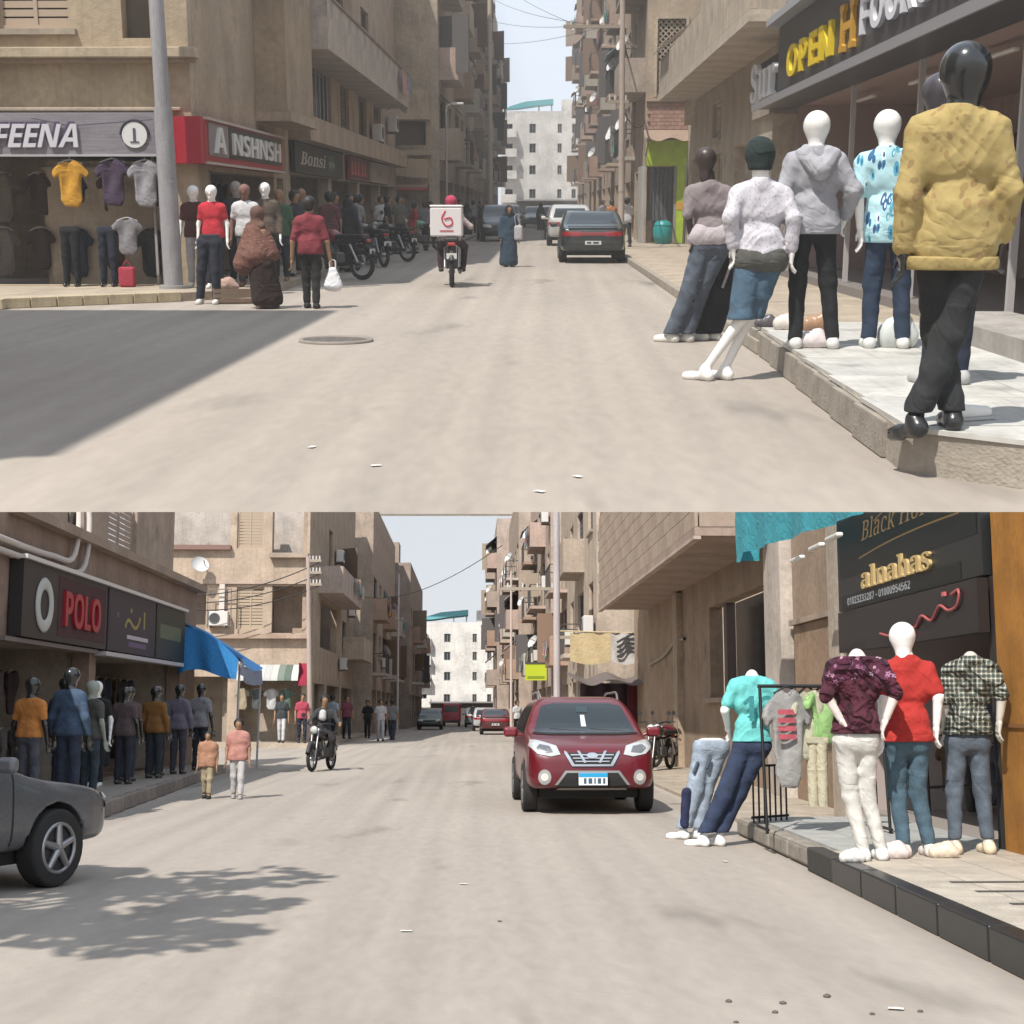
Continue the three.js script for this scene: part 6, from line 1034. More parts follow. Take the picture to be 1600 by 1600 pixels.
{ // delivery rider seen from behind
  const M = motorcycle('black and red motorcycle ridden away with a delivery box', [-1.6, 0, -25.7], 0.06, [0.3, 0.02, 0.04], {});
  const T = thing('person', 'motorcycle rider in a pink headscarf and pale jacket', 'person', [-1.6, 0, -25.55]);
  const J = pose({ h: 1.6, phi: 0, hip: [0, 0.84, 0.05], neck: [0, 1.3, -0.08], head: [0, 1.46, -0.12], footL: [-0.2, 0.24, -0.25], footR: [0.2, 0.24, -0.25], kneeL: [-0.22, 0.68, -0.4], kneeR: [0.22, 0.68, -0.4], handL: [-0.32, 1.03, -0.4], handR: [0.32, 1.03, -0.4], elbowL: [-0.34, 1.04, -0.14], elbowR: [0.34, 1.04, -0.14] });
  skinPart(T, J, SKIN[0], { cell: 0.02, kind: 'person' }); shirtPart(T, J, cloth([0.55, 0.45, 0.46]), { name: 'jacket', cell: 0.016, sleeve: 1.85, collar: true, hem: 0.8 }); trouserPart(T, J, cloth([0.035, 0.012, 0.02]), { cell: 0.016, low: 0.3 }); shoePart(T, J, mat([0.05, 0.045, 0.045]), { cell: 0.018 });
  hairPart(T, J, cloth([0.5, 0.05, 0.11]), { scarf: true });
  const B = thing('delivery_box', 'white delivery box with a red swirl mark behind the rider', 'box', [-1.64, 0.88, -25.2]);
  part(B, 'case', bx(-0.29, 0.27, 0, 0.5, -0.19, 0.22, 0.03), mat([0.68, 0.64, 0.65], { rough: 0.5 })); part(B, 'lid', bx(-0.295, 0.275, 0.5, 0.54, -0.195, 0.225, 0.02), mat([0.7, 0.66, 0.66], { rough: 0.5 }));
  part(B, 'swirl_mark', tube([[-0.02, 0.44, 0.222], [-0.08, 0.3, 0.224], [0.0, 0.18, 0.224], [0.1, 0.22, 0.224], [0.07, 0.32, 0.224], [-0.04, 0.3, 0.224]], 0.014, 30, 5), mat([0.5, 0.05, 0.08])); part(B, 'print_line', bx(-0.12, 0.12, 0.08, 0.11, 0.221, 0.224), mat([0.4, 0.12, 0.14]));
}
car('sedan', 'dark teal sedan parked with its red tail lamp strip showing', [1.3, 0, -39.9], 0, [0.028, 0.042, 0.045], { rough: 0.3, low: 0.93 });
car('hatch', 'white car parked in front of the dark teal sedan', [1.05, 0, -55], 0, [0.6, 0.6, 0.58]);
car('sedan', 'silver sedan third in the parked row on the sunny side', [1.0, 0, -66], 0, [0.32, 0.33, 0.34]);
car('hatch', 'black car facing the camera on the shaded side', [-1.55, 0, -57.5], PI + 0.1, [0.015, 0.015, 0.018]);
car('hatch', 'dark green car far off on the sunny side', [1.2, 0, -75], 0, [0.04, 0.07, 0.06]); car('sedan', 'grey sedan far off in the middle of the street', [-0.4, 0, -96], PI, [0.2, 0.2, 0.2]); car('hatch', 'pale car far off before the white building', [0.8, 0, -110], 0, [0.5, 0.5, 0.5]); car('hatch', 'dark blue car far off on the shaded side', [-1.9, 0, -82], PI, [0.03, 0.04, 0.08]);
motorcycle('dark motorcycle parked among the shaded shops', [-3.95, 0, -33.8], 0.5, [0.03, 0.03, 0.04]); motorcycle('green motorcycle parked beside the red shirt', [-3.7, 0, -44.6], 1.4, [0.05, 0.22, 0.12]); motorcycle('black motorcycle parked before the faded beige sign', [-3.9, 0, -37], 0.9, [0.02, 0.02, 0.02]); motorcycle('red motorcycle parked against the kerb behind the maroon shirt', [-4.0, 0, -27.8], 1.1, [0.2, 0.03, 0.03]);
{ const T = thing('wooden_crate', 'low brown crate on the road behind the shawl', 'crate', [-4.4, 0, -20.9], 0.2); for (let k = 0; k < 3; k++) part(T, 'board', bx(-0.4, 0.4, 0.02 + k * 0.07, 0.08 + k * 0.07, 0.2, 0.22), mat([0.24, 0.17, 0.12], { tex: 'grain', size: 0.5 })); for (const s of [-1, 1]) part(T, 'end_panel', bx(s * 0.4, s * 0.42, 0, 0.23, -0.2, 0.22), mat([0.22, 0.15, 0.11])); part(T, 'bottom', bx(-0.4, 0.4, 0, 0.02, -0.2, 0.2), mat([0.2, 0.14, 0.1])); }

for (const [x, l] of [[-7.55, 'legs-only mannequin in black trousers under the orange shirt'], [-6.95, 'legs-only mannequin in navy jeans under the plum shirt']]) { const T = thing('half_mannequin', l, 'mannequin', [x, 0.14, -22.85]); const J = pose({ h: 1.62, phi: PI }); skinPart(T, J, BLACK_DOLL, { cell: 0.02, legsOnly: true }); trouserPart(T, J, denim(x < -7.2 ? [0.012, 0.013, 0.017] : [0.02, 0.025, 0.045]), { cell: 0.018 }); }
// ================================================================ THE LOW STREET
street = 'low';
const ROAD2 = mat([0.445, 0.404, 0.368], { map: roadTex, rough: 0.95, bump: 0.005, bumpSize: 0.8 });
struct('ground', [sheet([[-9, 6], [9, 6], [9, -135], [-9, -135]], 0), sheet([[-1500, 40], [1500, 40], [1500, -3000], [-1500, -3000]], -0.03)], ROAD2, 'dusty pale asphalt of the street with the red car');
{ // right pavement with a black stone kerb
  const P = struct('pavement', slab([[2.98, -4], [4.75, -4], [4.75, -16], [3.14, -16], [3.08, -12.5]], 0, 0.175), mat([0.36, 0.33, 0.29], { tex: 'plaster', size: 1.4 }), 'pale tiled pavement before the menswear shop');
  const t1 = mat([0.60, 0.53, 0.44], { tex: 'grain', size: 0.9, rough: 0.6 }), t2 = mat([0.55, 0.49, 0.41], { tex: 'grain', size: 1.1, rough: 0.6 }), t3 = mat([0.50, 0.50, 0.48], { tex: 'grain', size: 1.2, rough: 0.6 });
  for (let z = -15.96; z < -4.1; z += 0.42) { const k = z < -12.5 ? 3.14 : 3.07 + (z + 12.5) * -0.012; let x = k + 0.02; while (x < 4.7) { const x1 = Math.min(x + 0.42, 4.74); part(P, 'floor_tile', bx(x, x1 - 0.008, 0.175, 0.2, z, z + 0.411), z < -12.4 ? t3 : rnd() < 0.5 ? t1 : t2); x = x1; } }
  const blk = mat([0.018, 0.02, 0.021], { rough: 0.35, tex: 'grain', size: 0.8 }), gry = mat([0.33, 0.3, 0.26], { tex: 'plaster', size: 0.8, bump: 0.01 });
  for (let z = -12.5; z < -4.2; z += 0.9) { const k = 3.07 - (z + 12.5) * 0.012; part(P, 'kerb_stone', moved(bx(-0.13, 0.02, 0, 0.205, 0.006, 0.894, 0.018), k, 0, z, -0.012), z < -11.7 ? mat([0.06, 0.055, 0.05], { tex: 'grain', size: 0.5 }) : blk); }
  for (let z = -16; z < -12.6; z += 0.85) part(P, 'kerb_stone', bx(2.98, 3.16, 0, 0.195, z + 0.006, z + 0.84, 0.05), gry);
  for (let x = 3.2; x < 4.6; x += 0.75) part(P, 'kerb_stone', bx(x, x + 0.74, 0, 0.19, -16.14, -16.003, 0.04), gry);
  for (const z of [-8.9, -9.5, -10.0]) part(P, 'drain_slot', bx(3.35, 4.6, 0.199, 0.204, z, z + 0.07), mat([0.05, 0.045, 0.04]));
}
struct('pavement', slab([[3.3, -16.3], [5.1, -16.3], [5.1, -44], [3.5, -44]], 0, 0.05), mat([0.46, 0.40, 0.33], { tex: 'plaster', size: 2, bump: 0.02 }), 'sandy strip before the canopy building');
{ const P = struct('pavement', slab([[-6.25, -8], [-4.6, -8], [-4.85, -18.2], [-5.35, -27.6], [-5.35, -31.5], [-6.25, -31.5]], 0, 0.18), mat([0.36, 0.32, 0.28], { tex: 'plaster', size: 1.5 }), 'pavement along the shaded menswear shops');
  for (let k = 0; k < 22; k++) { const z = -8.2 - k * 0.9, x = z > -18.2 ? -4.6 - (-8 - z) * 0.0245 : -4.85 - (-18.2 - z) * 0.0532; part(P, 'kerb_stone', bx(x + 0.003, x + 0.14, 0, 0.2, z - 0.88, z, 0.02), mat(k % 3 ? [0.26, 0.23, 0.21] : [0.32, 0.28, 0.25], { tex: 'plaster', size: 0.7 })); }
  struct('pavement', slab([[-12, -51.5], [-5.6, -51.5], [-5.2, -53], [-5.2, -75], [-6.25, -75], [-6.25, -54.05], [-12, -54.05]], 0, 0.14), SANDL(), 'pavement at the corner with the valance awning');
}
function SANDL() { return mat([0.47, 0.40, 0.32], { tex: 'plaster', size: 2.4 }); }
// ---- sunny side: the menswear shop with the black sign
{
  const T = thing('menswear_shop', 'menswear shop front between an orange pillar and a pale pilaster', 'building');
  const put = wallFrame([4.6, 0, -17.2], 'left');          // u towards the camera
  part(T, 'back_wall', put(bx(0, 5, 0, 4, -2.3, -2.2)), mat([0.34, 0.28, 0.26], { tex: 'plaster' })); part(T, 'side_wall', put(bx(-0.1, 0, 0, 4, -2.3, -0.01)), mat([0.34, 0.28, 0.26]));
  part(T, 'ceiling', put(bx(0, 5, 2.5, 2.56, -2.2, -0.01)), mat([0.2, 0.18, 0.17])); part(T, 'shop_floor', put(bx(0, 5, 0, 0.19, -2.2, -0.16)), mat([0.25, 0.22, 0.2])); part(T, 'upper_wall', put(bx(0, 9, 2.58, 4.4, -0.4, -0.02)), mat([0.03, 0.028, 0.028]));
  part(T, 'orange_pillar', put(bx(5.05, 6.9, 0, 4.4, -0.6, 0.03)), mat([0.42, 0.19, 0.035], { tex: 'plaster', size: 1.4, rough: 0.7 })); part(T, 'pillar_band', put(bx(5.04, 6.92, 1.24, 1.27, 0.031, 0.045)), mat([0.2, 0.09, 0.03])); part(T, 'dark_jamb', put(bx(4.86, 5.045, 0.19, 2.56, -0.3, 0.02)), mat([0.03, 0.022, 0.02]));
  part(T, 'pilaster', put(bx(-0.65, -0.11, 0, 4.4, -0.3, 0.04)), PL([0.5, 0.43, 0.36]));
  stock(put, 0.4, 4.8, 1.95, -1.2, 'dark garment added to darken the inside of the black sign menswear shop', 'stock inside the black sign shop', SHADE_STOCK); stock(put, 0.4, 4.8, 1.05, -1.1, 'dark garment added to darken the inside of the black sign menswear shop', 'stock inside the black sign shop', SHADE_STOCK);
  const S = thing('shop_sign', 'large black menswear sign with gold serif lettering', 'sign');
  part(S, 'panel', put(bx(0.05, 4.95, 2.57, 4.3, 0.0, 0.08)), mat([0.012, 0.014, 0.014], { rough: 0.4 }));
  letters(S, 'alnahas', 0.235, 0.03, mat([0.5, 0.36, 0.16], { rough: 0.4 }), g => put(moved(g, 1.15, 2.76, 0.08)), SERIF, 0.14, 0, 1, 'letter', 2.45);
  const face = canvasTex(1024, 256, (x, w, h) => { x.fillStyle = '#151817'; x.fillRect(0, 0, w, h); x.fillStyle = '#8a6f45'; x.font = 'italic 110px serif'; x.fillText('Black Horse', 210, 120); x.strokeStyle = '#7b6038'; x.lineWidth = 7; x.beginPath(); x.moveTo(190, 190); x.quadraticCurveTo(520, 150, 930, 165); x.stroke(); x.beginPath(); x.moveTo(330, 60); x.quadraticCurveTo(450, 30, 560, -10); x.stroke(); });
  const pg = new THREE.PlaneGeometry(4.7, 0.7); pg.translate(2.5, 3.3, 0.083); part(S, 'printed_face', put(clean(pg)), mat([0.9, 0.9, 0.9], { map: face, rough: 0.45 }));
  const ph = canvasTex(1024, 64, (x, w, h) => { x.fillStyle = '#141716'; x.fillRect(0, 0, w, h); x.fillStyle = '#a8adb0'; x.font = 'bold 46px sans-serif'; x.fillText('01023233287 - 01000954562', 60, 48); });
  const p3 = new THREE.PlaneGeometry(4.2, 0.17); p3.translate(2.3, 2.665, 0.083); part(S, 'phone_line', put(clean(p3)), mat([0.9, 0.9, 0.9], { map: ph, rough: 0.45 }));
  const N = thing('neon_sign', 'dark lower sign board with a flowing red and white script', 'sign');
  part(N, 'board', put(bx(0.3, 5.0, 2.06, 2.54, 0.06, 0.16)), mat([0.016, 0.013, 0.013], { rough: 0.4 }));
  part(N, 'script', put(tube([[2.1, 2.2, 0.18], [2.5, 2.16, 0.18], [3.0, 2.24, 0.18], [3.3, 2.2, 0.18], [3.5, 2.3, 0.18], [3.8, 2.24, 0.18], [4.05, 2.36, 0.18], [4.3, 2.3, 0.18], [4.55, 2.34, 0.18], [4.6, 2.46, 0.18], [4.4, 2.44, 0.18]], 0.014, 60, 6)), mat([0.4, 0.09, 0.09], { rough: 0.4 })); part(N, 'script_dot', put([bx(4.15, 4.22, 2.44, 2.48, 0.165, 0.19)]), mat([0.5, 0.12, 0.12])); part(N, 'script_dot', put([bx(3.2, 3.27, 2.12, 2.15, 0.165, 0.19)]), mat([0.5, 0.12, 0.12]));
  for (const [u, v] of [[0.4, 3.28], [1.2, 3.3], [-0.6, 3.24]]) part(T, 'tube_light', put(bx(u, u + 0.55, v, v + 0.05, 0.45, 0.53, 0.02)), mat([0.7, 0.68, 0.64], { rough: 0.3 }));
}
{ // brown wall, white column, dark window, deep canopy
  const T = thing('canopy_building', 'brown building under a deep block-faced canopy with a dark window', 'building');
  const put = wall(T, [5.0, 0, -43], 'left', 25, 6.8, PL([0.36, 0.27, 0.2]), [{ u0: 13.6, u1: 20, v0: 1.62, v1: 3.5, kind: 'recess', deep: 0.35, mat: mat(GLASS, { rough: 0.15 }) }]);
  part(T, 'window_post', put([bx(14.6, 14.95, 1.62, 3.5, -0.3, -0.12)]), mat([0.12, 0.09, 0.08])); part(T, 'window_sill', put(bx(13.4, 20.2, 1.52, 1.61, 0.003, 0.12)), PL([0.38, 0.31, 0.25]));
  part(T, 'column', put(bx(20.1, 21.3, 0.05, 4.9, 0.003, 0.2)), PL([0.56, 0.5, 0.45])); part(T, 'column', put(bx(9.2, 9.9, 0.05, 4.1, 0.003, 0.15)), PL([0.42, 0.33, 0.25]));
  part(T, 'wall_recess_trim', put(bx(21.4, 24.6, 2.66, 2.74, 0.003, 0.1)), PL([0.42, 0.34, 0.27])); part(T, 'panel', put(bx(21.5, 24.8, 0.05, 2.65, 0.003, 0.04)), PL([0.36, 0.25, 0.17]));
  part(T, 'cable_conduit', put(tube([[4, 2.6, 0.05], [7, 2.75, 0.06], [9, 3.0, 0.06], [10.5, 3.0, 0.06]], 0.04)), mat([0.3, 0.26, 0.22]));
  const C = part(T, 'canopy', put([bx(3.4, 20.6, 4.16, 4.3, 0.003, 1.4)]), PL([0.38, 0.29, 0.24]));
  part(T, 'canopy_core', put([bx(3.45, 20.55, 4.303, 7.4, 1.12, 1.34), bx(3.45, 3.7, 4.303, 7.4, 0.01, 1.11), bx(20.3, 20.55, 4.303, 7.4, 0.01, 1.11)]), PL([0.3, 0.24, 0.2]));
  const bm = [[0.46, 0.35, 0.27], [0.42, 0.32, 0.25], [0.49, 0.38, 0.3]].map(c => mat(c, { tex: 'grain', size: 0.8 }));
  for (let j = 0; j < 8; j++) for (let i = 0; i < 25; i++) { const u = 3.4 + i * 0.7 + (j % 2) * 0.33; if (u < 20.3) part(C, 'block', put(bx(u, Math.min(u + 0.685, 20.6), 4.305 + j * 0.3, 4.305 + j * 0.3 + 0.288, 1.345, 1.4)), bm[(i * 7 + j * 4) % 3]); }
  for (let j = 0; j < 4; j++) for (let i = 0; i < 2; i++) part(C, 'block', put(bx(20.553, 20.61, 4.305 + j * 0.3, 4.305 + j * 0.3 + 0.288, 0.02 + i * 0.66, 0.66 + i * 0.66)), bm[(i + j) % 3]);
  part(T, 'drip_edge', put(bx(3.38, 20.62, 4.1, 4.155, 1.3, 1.42)), PL([0.52, 0.42, 0.36]));
  part(T, 'side_return', bx(5.3, 9, 0, 6.8, -43.2, -43.0), PL([0.42, 0.34, 0.27]));
}
{ const T = thing('cloth_awning', 'bright turquoise cloth valance hung before the shop', 'awning'); const put = wallFrame([3.82, 0, -20], 'left'); part(T, 'cloth', put(grid(6, 1.4, 30, 8, (a, b) => [a * 6.5, 3.58 - 0.3 * a + b * 1.6 - (a < 0.07 ? 0.12 : 0), 0.05 * Math.sin(a * 22) * (1 - b) + 0.02 * Math.sin(a * 60 + b * 5)])), cloth([0.05, 0.33, 0.40])); part(T, 'end_flap', put(grid(1, 1.4, 8, 6, (a, b) => [0.02 * Math.sin(b * 8), 3.5 + b * 1.5, -a * 0.32])), cloth([0.05, 0.33, 0.40])); }
// ---- clothes rack and rails on the pavement
{
  const T = thing('clothes_rack', 'black metal clothes rack between the turquoise and the floral shirts', 'rack', [3.15, 0.2, -14.0]);
  const st = mat([0.03, 0.03, 0.03], { rough: 0.4, metal: 0.5 });
  part(T, 'top_bar', rod([-0.3, 1.42, 0], [0.95, 1.42, 0], 0.018), st); part(T, 'upright', rod([-0.28, 0, 0.2], [-0.28, 1.42, 0], 0.016), st); part(T, 'upright', rod([0.92, 0, 0.2], [0.92, 1.42, 0], 0.016), st); part(T, 'foot_bar', rod([-0.28, 0.04, -0.25], [-0.28, 0.04, 0.25], 0.016), st); part(T, 'foot_bar', rod([0.92, 0.04, -0.25], [0.92, 0.04, 0.25], 0.016), st);
  const hang = (l, x, z, c, w, h, turn) => { const H = thing('hanging_shirt', l, 'shirt', [3.15 + x, 1.6 - h, -14.0 + z], turn); part(H, 'shirt', shirtGeo(w, h, 0.075), cloth(c)); part(H, 'hanger', tube([[-w * 0.3, h - 0.05, 0], [0, h + 0.01, 0], [w * 0.3, h - 0.05, 0]], 0.01), st); return H; };
  const A = hang('long grey t-shirt with a red print on the black rack', -0.02, 0.04, [0.34, 0.33, 0.32], 0.44, 0.98, 0.1); for (const y of [0.48, 0.56, 0.64, 0.72]) part(A, 'red_print', bx(-0.12, 0.06, y, y + 0.05, 0.075, 0.082), cloth([0.5, 0.1, 0.13]));
  hang('cream t-shirt hung next to the grey one on the rack', 0.2, -0.02, [0.58, 0.55, 0.42], 0.4, 0.72, 0.5); hang('lime green t-shirt hung on the rack', 0.36, -0.05, [0.35, 0.58, 0.22], 0.42, 0.56, 0.4); hang('dark green shirt at the end of the rack', 0.62, -0.08, [0.03, 0.06, 0.045], 0.44, 0.6, 0.9);
  const H = thing('hanging_trousers', 'cream trousers hanging below the lime green shirt', 'trousers', [3.42, 0.45, -14.02]); part(H, 'leg', rod([-0.04, 0, 0], [-0.04, 0.62, 0], 0.05, 0.06, 10), cloth([0.55, 0.5, 0.36])); part(H, 'leg', rod([0.05, 0.0, 0.03], [0.05, 0.62, 0.03], 0.05, 0.06, 10), cloth([0.55, 0.5, 0.36])); part(H, 'waistband', bx(-0.11, 0.12, 0.6, 0.67, -0.05, 0.07, 0.02), cloth([0.5, 0.46, 0.34]));
  const R = thing('railing', 'short black railing behind the leaning blue jeans', 'railing', [3.12, 0.19, -15.2]); for (let k = 0; k < 7; k++) part(R, 'post', rod([k * 0.07 - 0.1, 0, -0.05 * k], [k * 0.07 - 0.1, 0.6, -0.05 * k], 0.011, 0.011, 6), st); part(R, 'top_rail', rod([-0.12, 0.6, 0], [0.34, 0.6, -0.31], 0.014), st); part(R, 'bottom_rail', rod([-0.12, 0.06, 0], [0.34, 0.06, -0.31], 0.014), st);
  const Q = thing('display_rail', 'dark waist-high display rail behind the red and plaid shirts', 'rail', [3.5, 0.2, -12.35]); part(Q, 'top_bar', rod([-0.02, 0.95, 0], [1.1, 1.0, 0.12], 0.016), st); part(Q, 'lower_bar', rod([0.45, 0.52, 0.04], [1.1, 0.55, 0.12], 0.014), st); for (const x of [0, 0.46, 1.08]) part(Q, 'post', rod([x, 0, 0.1], [x, 0.97, 0.05], 0.018), st);
}
// ---- mannequins before the menswear shop
{
  const T = thing('mannequin', 'headless mannequin in a maroon floral shirt and tight white trousers', 'mannequin', [3.16, 0.2, -11.4]);
  const J = pose({ h: 1.86, hip: [-0.06, 0.95, 0.02], neck: [-0.02, 1.6, 0], footL: [-0.03, 0, 0.02], footR: [0.13, 0, -0.03], kneeL: [-0.1, 0.5, -0.04], kneeR: [0.04, 0.5, -0.06], handL: [-0.2, 1.12, 0.1], handR: [0.17, 1.12, 0.1], elbowL: [-0.31, 1.3, 0.12], elbowR: [0.24, 1.32, 0.14] });
  skinPart(T, J, mat([0.72, 0.62, 0.58], { rough: 0.4 }), { cell: 0.013, headless: true });
  shirtPart(T, J, PRINT.floral, { cell: 0.0115, t: 0.03, sleeve: 1.0, hem: 1.0, folds: 0.02, fold2: 0.006 });
  part(T, 'shirt_yoke', sdfMesh([...torsoBones(J, 0.044).slice(4), ...armBones(J, 0.036, 0.4)], { cell: 0.0115, k: 0.04, cuts: [[0, -1, 0, -1.32], [0, 1, 0, 1.62]], folds: 0.016 }), PRINT.bloom);
  trouserPart(T, J, cloth([0.66, 0.64, 0.60]), { cell: 0.0115, t: 0.012, top: 1.04, low: 0.08, taper: 1.1, folds: 0.006 }); shoePart(T, J, mat([0.72, 0.71, 0.69]), { cell: 0.012 });
}
{
  const T = thing('mannequin', 'white headed mannequin in a bright red short-sleeved shirt and blue jeans', 'mannequin', [3.65, 0.2, -11.7]);
  const J = pose({ h: 1.9, hip: [-0.04, 0.93, 0.02], neck: [-0.02, 1.6, 0], head: [-0.04, 1.785, 0.0], footL: [-0.1, 0, 0.02], footR: [0.12, 0, 0.0], kneeL: [-0.12, 0.5, -0.03], kneeR: [0.05, 0.5, -0.04], handL: [-0.25, 0.98, 0.02], handR: [0.2, 1.06, 0.05], elbowL: [-0.24, 1.28, 0.06], elbowR: [0.215, 1.3, 0.08] });
  skinPart(T, J, WHITE_DOLL, { cell: 0.013 }); shirtPart(T, J, cloth([0.44, 0.03, 0.024]), { cell: 0.0115, t: 0.032, sleeve: 0.8, hem: 0.93, folds: 0.02, collar: true, fold2: 0.007 });
  trouserPart(T, J, denim([0.10, 0.17, 0.22]), { cell: 0.012, t: 0.016, low: 0.1, taper: 1.15 }); part(T, 'belt', sdfMesh([bone([-0.11, 0.99, 0.02], [0.03, 0.99, 0.02], 0.13, 0.13)], { cell: 0.012, cuts: [[0, 1, 0, 1.0], [0, -1, 0, -0.96]] }), mat([0.03, 0.025, 0.02])); shoePart(T, J, mat([0.66, 0.6, 0.56]), { cell: 0.012 });
}
{
  const T = thing('mannequin', 'headless mannequin in a grey checked shirt and faded grey-blue jeans', 'mannequin', [4.17, 0.2, -11.9]);
  const J = pose({ h: 1.88, hip: [0.02, 0.93, 0], neck: [0.08, 1.6, 0], footL: [-0.13, 0, 0.02], footR: [0.16, 0, 0.0], handL: [-0.13, 1.05, -0.1], handR: [0.28, 1.1, 0.06] });
  skinPart(T, J, mat([0.5, 0.47, 0.42], { rough: 0.4 }), { cell: 0.014, headless: true }); shirtPart(T, J, PRINT.plaid, { cell: 0.0115, t: 0.032, sleeve: 0.95, hem: 0.98, folds: 0.02, collar: true, fold2: 0.006 });
  trouserPart(T, J, denim([0.14, 0.17, 0.21]), { cell: 0.012, t: 0.016, low: 0.12, taper: 1.1 }); shoePart(T, J, mat([0.62, 0.53, 0.4]), { cell: 0.012 });
}
{
  const T = thing('mannequin', 'headless mannequin in a turquoise t-shirt, leaning in dark blue jeans', 'mannequin', [2.5, 0, -14.7]);
  const J = pose({ h: 1.86, phi: 0.1, hip: [0.42, 1.02, 0], neck: [0.44, 1.72, -0.02], footL: [-0.12, 0, 0.04], footR: [0.05, 0, 0], kneeL: [0.1, 0.5, 0.05], kneeR: [0.27, 0.53, -0.06], handL: [0.2, 1.2, -0.15], handR: [0.72, 1.22, -0.12], elbowL: [0.14, 1.38, 0.02], elbowR: [0.73, 1.4, 0.02], toeL: [-0.8, 0, -0.55], toeR: [-0.8, 0, -0.55] });
  skinPart(T, J, WHITE_DOLL, { cell: 0.013, headless: true }); shirtPart(T, J, cloth([0.16, 0.58, 0.56]), { cell: 0.0115, t: 0.03, sleeve: 0.75, hem: 1.06, folds: 0.018, fold2: 0.005 });
  const nm = canvasTex(128, 128, (x) => { x.fillStyle = '#6fd0c8'; x.fillRect(0, 0, 128, 128); });
  letters(T, '16', 0.26, 0.012, cloth([0.05, 0.28, 0.29]), g => moved(g, 0.3, 1.27, 0.175), FONT, 0.12, 0, 0.9, 'shirt_number');
  trouserPart(T, J, denim([0.04, 0.06, 0.12]), { cell: 0.012, t: 0.028, top: 1.14, low: 0.14, cal: 1.2, taper: 1.4 });
}
{
  const T = thing('half_mannequin', 'legs-only mannequin in pale ripped jeans with a navy panel', 'mannequin', [2.36, 0, -15.5]);
  const J = pose({ h: 1.86, hip: [0.27, 0.98, 0], footL: [-0.06, 0, 0.03], footR: [0.1, 0, 0], kneeL: [0.08, 0.52, 0.03], kneeR: [0.2, 0.52, -0.05], toeL: [-0.8, 0, -0.5], toeR: [-0.8, 0, -0.5] });
  skinPart(T, J, WHITE_DOLL, { cell: 0.014, legsOnly: true }); trouserPart(T, J, denim([0.46, 0.52, 0.60]), { cell: 0.012, t: 0.03, top: 1.06, low: 0.12, cal: 1.25, taper: 1.5 });
  part(T, 'navy_panel', sdfMesh([bone([-0.02, 0.5, 0.09], [-0.05, 0.16, 0.08], 0.055, 0.05)], { cell: 0.012, folds: 0.01 }), denim([0.03, 0.035, 0.1])); for (const [x, y] of [[0.2, 0.76], [0.06, 0.72]]) part(T, 'rip', sdfMesh([bone([x, y, 0.12], [x + 0.04, y + 0.1, 0.12], 0.02, 0.016)], { cell: 0.009 }), cloth([0.08, 0.1, 0.14]));
}
sack('white cloth bundle at the feet of the white trousers', [3.02, 0.2, -11.28], [0.6, 0.58, 0.56], 0.62); sack('pinkish white bag between the white trousers and blue jeans', [3.43, 0.2, -11.55], [0.6, 0.52, 0.5], 0.8); sack('beige bag at the feet of the blue jeans', [3.86, 0.2, -11.6], [0.58, 0.5, 0.4], 0.75);
